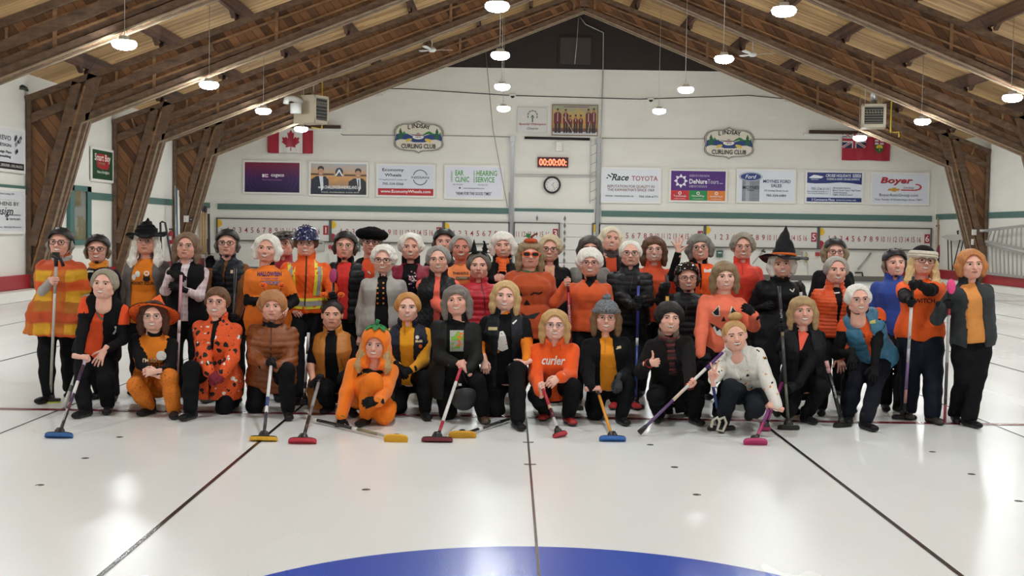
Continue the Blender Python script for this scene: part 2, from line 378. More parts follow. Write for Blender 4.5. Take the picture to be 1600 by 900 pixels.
# timber portal frames
HX, HZ, RZ = 12.6, 4.12, 9.18            # haunch offset from ridge, haunch height, height under the ridge
SLB = (RZ-HZ)/HX
def fr(mat_half, y, sx):
    """one half of a frame: points are (distance from ridge, z)"""
    return lambda d, z, o=0.: Vector((XM+sx*d, y+o, z))
def topz(d): return 9.98-d*.372-.02
def botz(d): return RZ-d*SLB
LEGX0, WALLD = 13.72, 13.93
def make_frame(y, label):
    t = empty('timber_frame', (XM, y, 0), label, 'frame', 'timber portal frames'); t['kind'] = 'structure'
    for sx in (-1, 1):
        P = lambda d, z, o=0.: Vector((sx*d, o, z))
        w = MB(); w.poly([P(0, botz(0)+.03), P(HX, HZ), P(LEGX0, .0), P(WALLD, .0), P(WALLD, topz(WALLD)), P(0, topz(0))], ext=(0, .05, 0))
        w.build('web', m_web, t)
        c = MB()
        lay = [(.0, .16), (.045, .125)]                   # layered flange boards on the camera side
        def chord(a, b, h, off, th, mi, upn):             # board from a to b (d,z), h tall, standing off the web
            c.bar(P(a[0], a[1], off), P(b[0], b[1], off), th, h, mi, up=upn)
        up = (0, 0, 1)
        for off in (-.07, .12):
            chord((0, botz(0)+.1), (HX, HZ+.1), .17, off, .12, 0, up)         # bottom chord
            chord((0, topz(0)-.1), (WALLD, topz(WALLD)-.1), .14, off, .12, 0, up)
        chord((8.6, botz(8.6)+.33), (HX-.1, HZ+.33), .16, -.035, .05, 0, up)
        chord((9.5, botz(9.5)+.62), (WALLD-.05, botz(WALLD)+.62), .2, -.045, .07, 0, up)
        chord((0, botz(0)+.005), (HX, HZ-.005), .035, -.15, .03, 1, up)
        chord((0, botz(0)+.005), (HX, HZ-.005), .035, .2, .03, 1, up)
        c.build('chord', [m_chord, m_light], t)
        r = MB()
        for q in (.34, .67):
            a, b = (.6, botz(.6)*(1-q)+topz(.6)*q), (11.4, botz(11.4)*(1-q)+topz(11.4)*q)
            r.bar(P(a[0], a[1], -.045), P(b[0], b[1], -.045), .05, .05, 0)
        for d in (.35, 4.2, 8.0, 10.9): r.bar(P(d, botz(d)+.1, -.05), P(d, topz(d)-.1, -.05), .05, .08, 0, up=(1, 0, 0))
        for d in (11.8, 12.6, 13.25):
            r.bar(P(d, botz(d)+.5, -.05), P(d+.15*(d > 12), topz(d)-.2, -.05), .04, .05, 0, up=(1, 0, 0))
        r.bar(P(13.45, 3.4, -.05), P(13.72, .3, -.05), .04, .05, 0, up=(1, 0, 0))
        r.build('stiffener', m_rail, t)
        g = MB()                                          # leg: two heavy planks from foot to the top of the knee, flanged edge
        for off in (-.07, .12):
            g.bar(P(13.84, 0, off), P(12.3, topz(12.3)-.12, off), .12, .3, 0, up=(1, 0, .28))
            g.bar(P(13.8, 1.2, off-.02), P(12.72, topz(12.7)-.15, off-.02), .08, .22, 0, up=(1, 0, .28))
            g.bar(P(13.80, .6, off-.05), P(12.52, topz(12.5)-.3, off-.05), .04, .05, 2, up=(1, 0, .28))
        g.box(P(HX+.12, HZ+.12, -.07), (.42, .13, .4)).box(P(HX+.12, HZ+.12, .12), (.42, .13, .4))
        g.bar(P(LEGX0-.0, 0, -.15), P(HX-.01, HZ, -.15), .03, .045, 1, up=(1, 0, .3))
        g.bar(P(LEGX0-.0, 0, .2), P(HX-.01, HZ, .2), .03, .045, 1, up=(1, 0, .3))
        g.bar(P(LEGX0+.01, 0, .02), P(HX+.0, HZ, .02), .3, .02, 0, up=(1, 0, .3))
        g.bar(P(WALLD-.06, 0, -.02), P(WALLD-.06, topz(WALLD), -.02), .18, .1, 0, up=(1, 0, 0))
        g.build('leg', [m_chord, m_light, m_rail], t)
    MB().box((0, -.03, (botz(0)+topz(0))/2+.05), (.34, .2, topz(0)-botz(0)-.15)).build('ridge_post', m_chord, t)
    return t
fo = ['farthest one, against the end wall', 'second from the end wall', 'third from the end wall', 'fourth from the end wall', 'fifth from the end wall', 'sixth from the end wall', 'nearest the camera']
for i, y in enumerate(FRAMES[::-1]): make_frame(y, 'brown timber roof frame with boarded web, '+fo[i])
tag(MB().poly([(XM-WALLD+.1, YB-.35, topz(WALLD)-.2), (XM, YB-.35, RZ-.05), (XM+WALLD-.1, YB-.35, topz(WALLD)-.2), (XM+WALLD-.1, YB-.35, topz(WALLD)), (XM, YB-.35, topz(0)), (XM-WALLD+.1, YB-.35, topz(WALLD))], ext=(0, .12, 0)).build('trim_9', m_web), 'end roof beam', kind='structure') if False else None
# ---------------------------------------------------------------- things on the walls
def ink(col, rough=.45):
    return plain(col, rough, 0, 'print_'+col.strip('#'), .02)
class Sign:
    """flat board on a wall; u,v in 0..1 from the lower left corner"""
    def __init__(s, name, C, w, h, R, Nn, label, cat='sign', group=None, frame='#e6e4de', bg='#e9ebee', fw=.07, th=.04, bgmat=None):
        s.w, s.h = w, h; s.R = Vector(R); s.N = Vector(Nn); s.Up = Vector((0, 0, 1)); s.k = 0; s.dk = .0009
        s.t = empty(name, C, label, cat, group); s.C = Vector(C)
        s.mats = []; s.mb = MB()
        M = Matrix.Identity(3)
        for i in range(3): M[i][0] = s.R[i]; M[i][1] = s.N[i]; M[i][2] = s.Up[i]
        s.M = M.to_4x4()
        if frame:
            f = MB(); W2, H2 = w/2+fw, h/2+fw
            for c, d in (((0, 0, H2-fw/2), (2*W2, th, fw)), ((0, 0, -H2+fw/2), (2*W2, th, fw)), ((W2-fw/2, 0, 0), (fw, th, 2*H2-2*fw)), ((-W2+fw/2, 0, 0), (fw, th, 2*H2-2*fw))):
                f.box(s.M @ Vector(c), d, 0, s.M)
            f.build('frame', plain(frame, .4, 0, 'sign_frame'), s.t)
        MB().box((0, 0, 0), (w, th*.6, h), 0, s.M).build('panel', bgmat or plain(bg, .4, 0, 'panel_'+bg[1:], .02), s.t)
        s.o = th*.3
    def P(s, u, v):
        return s.R*((u-.5)*s.w)+s.Up*((v-.5)*s.h)+s.N*(s.o+.002+s.dk*s.k)
    def mi(s, col):
        m_ = col if not isinstance(col, str) else ink(col)
        if m_ not in s.mats: s.mats.append(m_)
        return s.mats.index(m_)
    def poly(s, pts, col): s.k += 1; s.mb.add([s.P(*p) for p in pts], [tuple(range(len(pts)))], s.mi(col)); return s
    def rect(s, a, b, c, d, col): return s.poly([(a, b), (c, b), (c, d), (a, d)], col)
    def ell(s, u, v, ru, rv, col, n=28, a0=0, a1=2*math.pi):
        return s.poly([(u+ru*math.cos(a0+(a1-a0)*i/n), v+rv*math.sin(a0+(a1-a0)*i/n)) for i in range(n+(a1-a0 < 6.28))], col)
    def arc(s, u, v, ru, rv, th, a0, a1, col, n=24):
        s.k += 1; vs = []; fs = []
        for i in range(n+1):
            t = a0+(a1-a0)*i/n
            vs += [s.P(u+ru*math.cos(t), v+rv*math.sin(t)), s.P(u+ru*(1-th)*math.cos(t), v+rv*(1-th)*math.sin(t))]
        for i in range(n): fs.append((2*i, 2*i+1, 2*i+3, 2*i+2))
        s.mb.add(vs, fs, s.mi(col)); return s
    def text(s, tx, u, v, h, col, w=None, bold=.02, shear=0., align='CENTER', rot=0):
        """h = letter height as a fraction of the board; w = width as a fraction"""
        s.k += 1
        co, fs = text_mesh(tx, h*s.h, bold, shear, align, (w*(s.h if rot else s.w)) if w else None)
        vs = []
        for x, y, _ in co:
            if rot: x, y = -y, x
            vs.append(s.R*((u-.5)*s.w+x)+s.Up*((v-.5)*s.h+y)+s.N*(s.o+.002+s.dk*s.k))
        s.mb.add(vs, fs, s.mi(col)); return s
    def done(s, name='print'):
        if s.mb.v: s.mb.build(name, s.mats, s.t)
        return s.t
BR, BN = (1, 0, 0), (0, -1, 0)
def back(name, x0, y0, x1, y1, label, off=.06, **kw):
    a, b = at(x0, y0, YB), at(x1, y1, YB)
    yc = (y0+y1)/2; l, r = at(x0, yc, YB), at(x1, yc, YB); tp, bt = at((x0+x1)/2, y0, YB), at((x0+x1)/2, y1, YB)
    C = Vector(((l.x+r.x)/2, YB-off, (tp.z+bt.z)/2))
    return Sign(name, C, r.x-l.x, tp.z-bt.z, BR, BN, label, **kw)
def grad_mat(name, c0, c1, h, c2=None, mid=.5, ns=0, wv=0):
    m_, nt, b = newmat(name); v = coords(nt); sp = N(nt, 'ShaderNodeSeparateXYZ'); L(nt, v, sp.inputs[0])
    f = mth(nt, 'ADD', mth(nt, 'DIVIDE', sp.outputs[2], h), .5)
    if ns: f = mth(nt, 'ADD', f, mth(nt, 'MULTIPLY', mth(nt, 'SUBTRACT', noise(nt, coords(nt, (1, 1, 5)), 3, 4), .5), ns))
    st = [(0, srgb(c0)), (1, srgb(c1))] if not c2 else [(0, srgb(c0)), (mid, srgb(c2)), (1, srgb(c1))]
    L(nt, ramp(nt, f, st), b.inputs['Base Color']); b.inputs['Roughness'].default_value = .4; return m_
G = 'framed sponsor boards on the walls'
# 1 internet sponsor
s = back('sponsor_sign', 383, 254, 468.5, 300.5, 'purple and navy sponsor board reading cogeco, leftmost on the back wall', group=G, bgmat=grad_mat('purple_gradient', '#15143c', '#7c2038', 1.2, '#3a1a58', .45))
s.text('cogeco', .6, .55, .12, '#f0eef2', w=.24, bold=.03)
s.rect(.32, .5, .36, .61, '#f0eef2').rect(.37, .5, .43, .61, '#e8c9d8').rect(.39, .54, .43, .57, '#3a1a58').text('Your local connection', .5, .42, .045, '#cf9fb0', w=.36, bold=0)
for i in range(3):
    s.arc(.5, .45, .46-.075*i, .62-.1*i, .012, math.radians(140), math.radians(220), '#5a3a78'); s.arc(.5, .45, .46-.075*i, .62-.1*i, .012, math.radians(-40), math.radians(40), '#5a3a78')
s.done()
# 2 two men in suits
s = back('sponsor_sign', 486, 256, 573, 304, 'sponsor board with two suited men before a sunset', group=G, bgmat=grad_mat('sunset_print', '#57606a', '#a9b0b6', 1.25, '#d69a52', .55, .5))
s.rect(0, .62, .42, .68, '#5a3d2c').rect(.6, .6, 1, .66, '#5a3d2c').rect(0, 0, 1, .2, '#17171c')
for u, hh, dk, tie in ((.19, .76, '#1b2233', False), (.86, .7, '#1e1e24', True)):
    s.poly([(u-.19, 0), (u-.18, hh-.28), (u-.09, hh-.17), (u+.07, hh-.17), (u+.13, hh-.28), (u+.14, 0)], dk)
    s.poly([(u-.04, hh-.17), (u+.03, hh-.17), (u+.04, .2), (u, .1)], '#dfe4ec')
    if tie: s.poly([(u-.01, hh-.2), (u+.01, hh-.2), (u+.015, .2), (u-.005, .15)], '#20222c')
    s.ell(u-.01, hh-.02, .052, .135, '#b98468'); s.ell(u-.01, hh+.07, .057, .09, '#2a1d18'); s.ell(u-.01, hh-.0, .044, .08, '#c3906f')
    s.rect(u-.03, hh-.085, u+.01, hh-.07, '#e9ddd6')
s.ell(.51, .73, .07, .14, '#2d3a52').poly([(.51, .83), (.585, .6), (.55, .62), (.51, .74), (.47, .62), (.435, .6)], '#f3f2ee').rect(.46, .585, .56, .61, '#55606a')
s.text('www.CHALLENGERANDIRELAND.ca', .51, .235, .1, '#f4f4f4', w=.75, bold=.02).text('ADAM CHALLENGER AND JOHN IRELAND', .53, .145, .045, '#3a5a86', w=.5)
s.text('705-328-5522 . CHALLENGERANDIRELAND . 705-328-5522 . REALTOR', .53, .07, .04, '#c8c8cc', w=.68).done()
# 3 Economy Wheels
s = back('sponsor_sign', 591, 259, 677.5, 305.5, 'white sponsor board reading Economy Wheels with red web address strip', group=G, bg='#d8dbe6')
s.text('Economy', .27, .84, .1, '#28303c', w=.39, bold=.03).text('Wheels', .27, .68, .1, '#28303c', w=.3, bold=.03).text('129 Angeline Street N., Lindsay, ON', .27, .52, .045, '#666a74', w=.5)
s.text('705-324-5566', .27, .385, .08, '#2b3640', w=.38, bold=.02).rect(0, 0, 1, .23, '#b5202a').text('www.EconomyWheels.com', .5, .12, .1, '#f4f0f0', w=.9, bold=.02)
s.arc(.76, .61, .135, .26, .09, math.radians(18), math.radians(162), '#20242c').arc(.76, .61, .135, .26, .09, math.radians(198), math.radians(342), '#20242c').text('NISSAN', .76, .61, .08, '#20242c', w=.31, bold=.005).done()
# 4 ear clinic
s = back('sponsor_sign', 697, 261, 784, 309, 'white sponsor board with green lettering EAR CLINIC and HEARING SERVICE', group=G, bg='#dcdde8')
gm = '#4e9a3c'
s.text('EAR', .24, .80, .17, gm, w=.15, bold=.03).text('CLINIC', .29, .59, .17, gm, w=.25, bold=.03).text('LINDSAY', .1, .69, .06, gm, w=.36, rot=1, bold=.02)
s.text('HEARING', .73, .80, .17, gm, w=.37, bold=.03).text('SERVICE', .7, .59, .17, gm, w=.34, bold=.03).text('BOBCAYGEON', .505, .69, .05, gm, w=.38, rot=1, bold=.02)
s.text('705-340-5554', .21, .42, .045, '#777777', w=.18).text('705-738-7755', .66, .42, .045, '#777777', w=.18).text('www.lindsayearclinic.com', .5, .3, .045, '#555a66', w=.38).ell(.25, .31, .015, .03, '#1f2430')
s.text('"HEAR FOR THE GOOD TIMES"', .5, .135, .1, '#1b2f4a', w=.64, bold=.02).done()
# 5 Race Toyota
s = back('sponsor_sign', 941, 264.5, 1030, 315, 'white sponsor board with black and red lettering RACE TOYOTA', group=G, bg='#dde0e6')
s.text('Race', .31, .745, .2, '#1a1a1e', w=.3, bold=.035, shear=.35).text('TOYOTA', .74, .72, .15, '#a82834', w=.46, bold=.015)
for i in range(3):
    for j in range(4):
        if (i+j) % 2 == 0: s.rect(.07+.03*j+.01*i, .7+.045*i+.02*j, .095+.03*j+.01*i, .74+.045*i+.02*j, '#1a1a1e')
s.text('REPUTATION FOR QUALITY IN', .5, .46, .085, '#7a4a38', w=.82, bold=.01).text("THE KAWARTHA'S SINCE 1969", .5, .36, .085, '#7a4a38', w=.82, bold=.01)
s.text('www. racetoyota.ca', .3, .16, .06, '#33363e', w=.5, bold=.02).text('705-324-6771', .81, .16, .06, '#33363e', w=.33, bold=.02).done()
# 6 DeNure
s = back('sponsor_sign', 1048, 267.5, 1133, 313.5, 'purple sponsor board reading DeNure Tours over red, green and orange panels', group=G, bg='#4c1c78')
s.rect(0, 0, .335, .34, '#c42b33').rect(.335, 0, .67, .34, '#1f8a48').rect(.67, 0, 1, .34, '#dd7a2a')
for i in range(8):
    a = i*math.pi/4
    s.poly([(.18+.13*math.cos(a), .66+.24*math.sin(a)), (.18+.08*math.cos(a+.45), .66+.15*math.sin(a+.45)), (.18+.06*math.cos(a), .66+.11*math.sin(a)), (.18+.08*math.cos(a-.45), .66+.15*math.sin(a-.45))], '#ece8f2')
s.ell(.18, .66, .055, .1, '#4c1c78').text('DeNure', .50, .65, .16, '#f4f2f8', w=.33, bold=.03).text('Tours', .77, .65, .16, '#d9cfe8', w=.2, bold=0).rect(.89, .585, .95, .6, '#e8e0f0')
for v in (.86, .82, .5, .46): s.text('THE SMART WAY TO TRAVEL SINCE 1964', .33, v, .03, '#cfc2e0', w=.37 if v > .5 else .33, align='LEFT')
for u, tx in ((.165, 'TravelCanada'), (.5, 'NatureWay'), (.835, 'SunshineTours')):
    s.arc(u, .25, .03, .055, .4, 0, 6.28, '#f2eeee').text(tx, u, .15, .06, '#f2eeee', w=.23, bold=.01).text('www.denuretours.com tours and more', u, .06, .03, '#e8dede', w=.2)
s.done()
# 7 Moynes Ford
s = back('sponsor_sign', 1153, 267, 1240, 315, 'white sponsor board with blue oval and silver tank reading MOYNES', group=G, bg='#dde2ea')
s.rect(.07, .0, .38, .75, '#8c9098')
for i in range(5): s.rect(.07, .08+.13*i, .38, .085+.13*i, '#5a5e66')
for i in range(4): s.rect(.07+.1*i, 0, .075+.1*i, .72, '#70747c')
s.rect(.13, 0, .2, .72, '#a9adb4').ell(.22, .8, .21, .15, '#8b93a4').ell(.22, .8, .195, .13, '#e6e9ee').ell(.22, .8, .185, .12, '#1f3a80').text('Ford', .22, .8, .13, '#e8ecf2', w=.2, shear=.3, bold=.01)
s.text('MOYNES', .225, .45, .11, '#23252b', w=.29, bold=.02).text('LINDSAY', .225, .36, .04, '#23252b', w=.13).text('MOYNES FORD', .69, .66, .105, '#2b3f68', w=.49, bold=.02).text('SALES', .68, .52, .105, '#2b3f68', w=.19, bold=.02)
s.text('153 Lindsay Street South', .68, .35, .06, '#3b4658', w=.43, bold=.01).text('705-324-6484', .68, .2, .075, '#3b4658', w=.36, bold=.02).done()
# 8 Cruise Holidays
s = back('sponsor_sign', 1260, 270, 1345.5, 315.5, 'white and navy sponsor board reading CRUISE HOLIDAYS', group=G, bg='#dfe4ee')
s.poly([(0, 1), (0, .64), (.15, .62), (.35, .63), (.6, .67), (.8, .65), (1, .6), (1, 1)], '#1b2f72').text('CRUISE HOLIDAYS', .57, .90, .1, '#eef0f6', w=.46, bold=.02, shear=.2).rect(.83, .85, .98, .96, '#c8d0e0').text('PLUS', .905, .905, .07, '#1b2f72', w=.12, bold=.02)
s.text('OCEAN & RIVER CRUISE EXPERTS', .66, .78, .07, '#e6eaf4', w=.6, bold=.02, shear=.2).poly([(.03, .82), (.12, .92), (.2, .9), (.3, .86), (.26, .8), (.06, .8)], '#e8ecf4').text('CRUISE HOLIDAYS', .14, .76, .03, '#e8ecf4', w=.14)
s.text('705-324-3110', .24, .44, .09, '#3b4660', w=.33, bold=.005).text('Email: lindsay@cruiseholidays.com', .2, .345, .04, '#44506a', w=.38).text('www.lindsay.cruiseholidays.com', .2, .275, .04, '#44506a', w=.38, bold=.01).rect(.425, .2, .43, .52, '#8890a0')
for v, tx, w_ in ((.48, '. All-inclusive Resorts', .34), (.4, '. Motor Coach Tours + Rail Travel', .52), (.32, '. Travel Insurance', .28), (.24, '. Flights, Hotels & more!', .38)): s.text(tx, .455, v, .055, '#3b4660', w=w_, align='LEFT')
s.rect(0, 0, 1, .14, '#1b2f72').text('3 Commerce Place', .3, .07, .08, '#e6eaf4', w=.42, bold=.02).text('(behind the Lindsay mall)', .72, .06, .05, '#e6eaf4', w=.36, bold=.01).done()
# 9 Boyer
s = back('sponsor_sign', 1362, 272, 1448.5, 318, 'white sponsor board with red lettering Boyer, rightmost on the back wall', group=G, bg='#d9dce6')
s.text('Boyer', .44, .745, .2, '#56606e', w=.58, bold=.045, shear=.2).text('Boyer', .435, .755, .2, '#b5202e', w=.58, bold=.03, shear=.2)
s.arc(.8, .56, .09, .11, .35, math.radians(-100), math.radians(110), '#b5202e').rect(.52, .435, .8, .475, '#b5202e').text('Lindsay', .66, .53, .075, '#4a3038', w=.2, shear=.2, bold=.01)
s.poly([(.27, .43), (.3, .5), (.36, .5), (.36, .53), (.43, .53), (.43, .5), (.5, .5), (.48, .43), (.43, .43), (.43, .4), (.36, .4), (.36, .43)], '#c8963a').text('BoyerAutoGroup.com', .48, .27, .1, '#3f4450', w=.7, bold=.005).text('Your Family of Dealerships Since 1981!', .48, .12, .065, '#3f4450', w=.86, bold=.01, shear=.2).done()

# ---- crests
def crest(x0, y0, x1, y1, label):
    s = back('club_crest', x0, y0, x1, y1, label, cat='crest', frame=None, bg='#c9c2b4', off=.06, th=.001)
    for ch in list(s.t.children): bpy.data.objects.remove(ch)
    half = [(0, .5), (.05, .45), (.15, .41), (.33, .40), (.43, .33), (.485, .2), (.485, .08), (.465, -.02), (.47, -.1), (.49, -.2), (.47, -.3), (.38, -.39), (.25, -.42), (.1, -.43), (.04, -.455), (0, -.5)]
    out = half+[(-x, y) for x, y in half[-2:0:-1]]
    for k, c, th in ((1, '#33322f', .03), (.975, '#d6cfc0', .036), (.95, '#33322f', .040), (.925, '#ddd6c6', .044)):
        mb = MB(); mb.poly([Vector((x*s.w*k, 0, y*s.h*k)) for x, y in out], ext=(0, -th, 0)); mb.build('board' if k != .95 else 'rim', ink(c), s.t)
    s.o = .044
    s.poly([(.04, .38), (.06, .58), (.12, .6), (.3, .6), (.42, .57), (.58, .57), (.7, .62), (.93, .6), (.955, .5), (.955, .38), (.85, .43), (.74, .42), (.66, .36), (.6, .34), (.4, .34), (.33, .38), (.25, .42), (.14, .43)], '#1d3f7a')
    s.poly([(.14, .6), (.16, .66), (.19, .62), (.21, .68), (.25, .6), (.3, .58), (.1, .58)], '#2f7a48')
    s.poly([(.58, .57), (.64, .64), (.7, .68), (.74, .66), (.8, .6), (.9, .6), (.93, .66), (.94, .58)], '#2f7a3a')
    for u in (.14, .86):
        s.poly([(u-.05, .44), (u-.04, .56), (u-.045, .56), (u-.02, .64), (u-.035, .64), (u, .78), (u+.035, .64), (u+.02, .64), (u+.045, .56), (u+.04, .56), (u+.05, .44)], '#1f5f3c')
    s.ell(.49, .5, .11, .07, '#e9e6e0').rect(.42, .54, .56, .575, '#7a1f28').rect(.46, .6, .52, .62, '#5a2a24')
    s.text('1876', .49, .50, .05, '#3a3c66', w=.1, bold=.02)
    s.poly([(.29, .585), (.3, .6), (.4, .545), (.38, .53)], '#e3ddd0').poly([(.7, .6), (.71, .59), (.6, .53), (.59, .545)], '#e3ddd0')
    s.poly([(.24, .36), (.27, .44), (.36, .46), (.37, .4), (.27, .34)], '#dcc050').poly([(.76, .37), (.73, .44), (.63, .46), (.62, .4), (.72, .33)], '#dcc050')
    for i, ch in enumerate('LINDSAY'):
        s.text(ch, .31+.063*i, .80+.045*math.sin(math.pi*i/6), .13, '#1f1c1a', bold=.03)
    s.text('CURLING CLUB', .5, .22, .14, '#1f1c1a', w=.68, bold=.03); s.done('picture')
crest(615, 189, 694, 240, 'shield crest reading LINDSAY CURLING CLUB, left one above the ear clinic board')
crest(1099, 199, 1178, 249, 'shield crest reading LINDSAY CURLING CLUB, right one above the purple board')

# ---- flags (gently rippled cloth, pinned on the wall)
def flag(x0, y0, x1, y1, label, painter):
    s = back('flag', x0, y0, x1, y1, label, cat='flag', frame=None, off=.14, th=.002, bg='#9c2434')
    for ch in list(s.t.children): bpy.data.objects.remove(ch)
    vs = []; fs = []; nx, nz = 40, 20
    rip = lambda u, v: -.012*math.sin(u*17+v*3)*(1-v*.8)-.008*math.sin(u*31+1)*(1-v)
    for j in range(nz+1):
        for i in range(nx+1):
            u, v = i/nx, j/nz; vs.append((((u-.5)*s.w), rip(u, v), (v-.5)*s.h-.012*math.sin(u*9)*(1-v)))
    for j in range(nz):
        for i in range(nx): fs.append((j*(nx+1)+i, j*(nx+1)+i+1, (j+1)*(nx+1)+i+1, (j+1)*(nx+1)+i))
    s.dk = .007; painter(s)
    me = MB().add(vs, fs, 0, True).mesh('cloth', ink('#a32236', .7)); link('cloth', me, s.t)
    mb = MB(); mb.v, mb.f, mb.m, mb.sm = s.mb.v, s.mb.f, s.mb.m, s.mb.sm
    me = mb.mesh('emblem', s.mats); bm = bmesh.new(); bm.from_mesh(me)
    bmesh.ops.triangulate(bm, faces=bm.faces)
    for _ in range(3): bmesh.ops.subdivide_edges(bm, edges=[e for e in bm.edges if e.calc_length() > .12], cuts=1); bmesh.ops.triangulate(bm, faces=bm.faces)
    for v in bm.verts:
        u, w_ = v.co.x/s.w+.5, v.co.z/s.h+.5; v.co.y += rip(u, w_)-.004; v.co.z -= .012*math.sin(u*9)*(1-w_)
    bm.to_mesh(me); bm.free(); link('emblem', me, s.t)
    return s.t
leaf = [(0, .5), (.055, .38), (.1, .40), (.075, .2), (.14, .27), (.155, .23), (.25, .25), (.22, .13), (.26, .1), (.13, -.02), (.145, -.09), (.01, -.065), (.016, -.2), (-.016, -.2), (-.01, -.065), (-.145, -.09), (-.13, -.02), (-.26, .1), (-.22, .13), (-.25, .25), (-.155, .23), (-.14, .27), (-.075, .2), (-.1, .40), (-.055, .38)]
def can(s):
    s.rect(.25, 0, .77, 1, '#dedad6'); s.poly([(.51+x*.78, .5+(y-.14)*1.25) for x, y in leaf], '#a32236')
flag(419.5, 201, 490, 239.5, 'red and white flag with maple leaf, under the left heater', can)
def ont(s):
    s.rect(0, .43, .49, 1, '#22284a')
    for a, b in (((0, .43), (.49, 1)), ((0, 1), (.49, .43))):
        dx, dy = b[0]-a[0], b[1]-a[1]
        for w_, c in ((.035, '#dcd8da'), (.014, '#a32236')):
            s.poly([(a[0], a[1]), (a[0]+w_, a[1]), (b[0], b[1]-math.copysign(w_*1.6, dy)), (b[0], b[1]), (b[0]-w_, b[1]), (a[0], a[1]+math.copysign(w_*1.6, dy))], c)
    s.rect(.2, .43, .29, 1, '#dcd8da').rect(0, .63, .49, .81, '#dcd8da').rect(.22, .43, .27, 1, '#a32236').rect(0, .675, .49, .765, '#a32236')
    s.poly([(.67, .73), (.67, .42), (.7, .33), (.76, .26), (.82, .33), (.85, .42), (.85, .73)], '#1f5c34').rect(.67, .56, .85, .73, '#dcd8da').rect(.745, .56, .775, .73, '#a32236').rect(.67, .625, .85, .665, '#a32236')
    for u, v in ((.72, .5), (.8, .5), (.76, .53)): s.ell(u, v-.02, .03, .055, '#d8b63e', 10)
    s.rect(.755, .34, .765, .46, '#d8b63e')
flag(1314, 207, 1389, 251, 'red flag with union canton and green shield, under the right heater', ont)
m_brd = plain('#3a2318', .6, 0, 'brown_bar')
for x0, x1, y, lab in ((440, 533, 197.5, 'dark brown flag bar above the maple leaf flag'), (1263, 1375, 206.5, 'dark brown flag bar above the red ensign')):
    a, b = at(x0, y, YB), at(x1, y+(x1-x0)*.0144, YB)
    tag(MB().box(((b.x-a.x)/2, -.12, 0), (b.x-a.x, .12, .12)).box(((b.x-a.x)/2, -.06, -.12), (b.x-a.x+.4, .1, .06), 1).build('flag_bar', [m_brd, m_whitetrim], loc=(a.x, YB-.05, (a.z+b.z)/2)), lab, 'bar')

# ---- banner and team picture
s = back('banner', 808.5, 168.5, 854.5, 207.5, 'white cloth banner reading Special Olympics Ontario', cat='banner', frame=None, bg='#cfcdc8', th=.01)
s.ell(.51, .66, .035, .045, '#2f5a50', 12).poly([(.49, .42), (.53, .42), (.53, .56), (.57, .63), (.55, .64), (.51, .58), (.47, .64), (.45, .63), (.49, .56)], '#2f5a50')
for i in range(7):
    a = math.radians(-15+i*35); s.arc(.51+.13*math.cos(a), .68+.16*math.sin(a), .05, .06, .35, a-1.3, a+1.3, '#33423e', 8).ell(.51+.15*math.cos(a), .68+.19*math.sin(a), .014, .018, '#33423e', 8)
s.text('Special Olympics', .51, .33, .085, '#a03040', w=.92, bold=.02, shear=.25).text('Ontario', .52, .17, .1, '#2f6a64', w=.38, shear=.3, bold=.01).done()
s = back('team_picture', 863.5, 165, 933, 211, 'wide picture of seven curlers in maroon jackets', cat='picture', frame='#7a5a38', fw=.03, bg='#b08a4a', bgmat=grad_mat('mottled_backdrop', '#a85c34', '#8a9a8a', 1.2, '#c8a04a', .6, .9))
s.rect(0, 0, 1, .22, '#6e3a34').rect(0, 0, 1, .1, '#c9c6c8').rect(.24, .93, .8, .97, '#8a6a80')
for u, w_, t_ in ((.11, .085, .86), (.29, .06, .84), (.395, .045, .64), (.515, .05, .66), (.63, .05, .66), (.8, .06, .86), (.92, .05, .88)):
    s.rect(u-w_*.8, .06, u-w_*.1, .42, '#1d1518').rect(u+w_*.1, .06, u+w_*.8, .42, '#1d1518').poly([(u-w_, .38), (u-w_, t_-.16), (u-w_*.5, t_-.1), (u+w_*.5, t_-.1), (u+w_, t_-.16), (u+w_, .38)], '#661a26')
    s.rect(u-.006, .45, u+.006, t_-.12, '#d8d4cc').ell(u, t_-.04, .026, .065, '#b07a5c', 12).ell(u, t_, .024, .035, '#3a2a22', 10)
s.poly([(.24, .62), (.25, .62), (.46, .1), (.45, .1)], '#d8c8a0').poly([(.83, .45), (.84, .45), (.8, .1), (.79, .1)], '#d8d0c0').done()

# ---- timer and clock
s = back('led_timer', 840.5, 246.5, 887, 261, 'red lit digital timer reading 00:00:00 over the door', cat='timer', frame='#7a1515', fw=.02, bg='#2a0c0c', th=.1)
s.text('00:00:00:', .5, .5, .74, emit('#ff6a4a', 3.2, 'lit_digits'), w=.92, bold=.03); s.done('digits')
p = at(862.5, 289, YB)
t = empty('wall_clock', (p.x, YB-.08, p.z), 'round wall clock with black rim and white face over the door', 'clock')
RX = Matrix.Rotation(math.pi/2, 4, 'X')
MB().lathe([(.255, 0), (.33, .0), (.335, .05), (.3, .07), (.26, .04)], M=RX, n=40).build('rim', plain('#16161a', .35, 0, 'black_rim'), t)
MB().lathe([(0, .02), (.26, .02)], M=RX, n=32).build('face', plain('#dcdad4', .4, 0, 'clock_face'), t)
mb = MB()
for i in range(1, 13):
    a = math.pi/2-i*math.pi/6; co, fs = text_mesh(str(i), .052, .01); mb.add([(x+.205*math.cos(a), -.026, y+.205*math.sin(a)) for x, y, _ in co], fs)
mb.build('numerals', ink('#1b1b1e'), t)
MB().bar((0, -.032, 0), (.09, -.032, .1), .012, .006, 0, up=(0, 1, 0)).bar((0, -.034, 0), (.12, -.034, -.16), .009, .006, 0, up=(0, 1, 0)).build('hand', ink('#1b1b1e'), t)

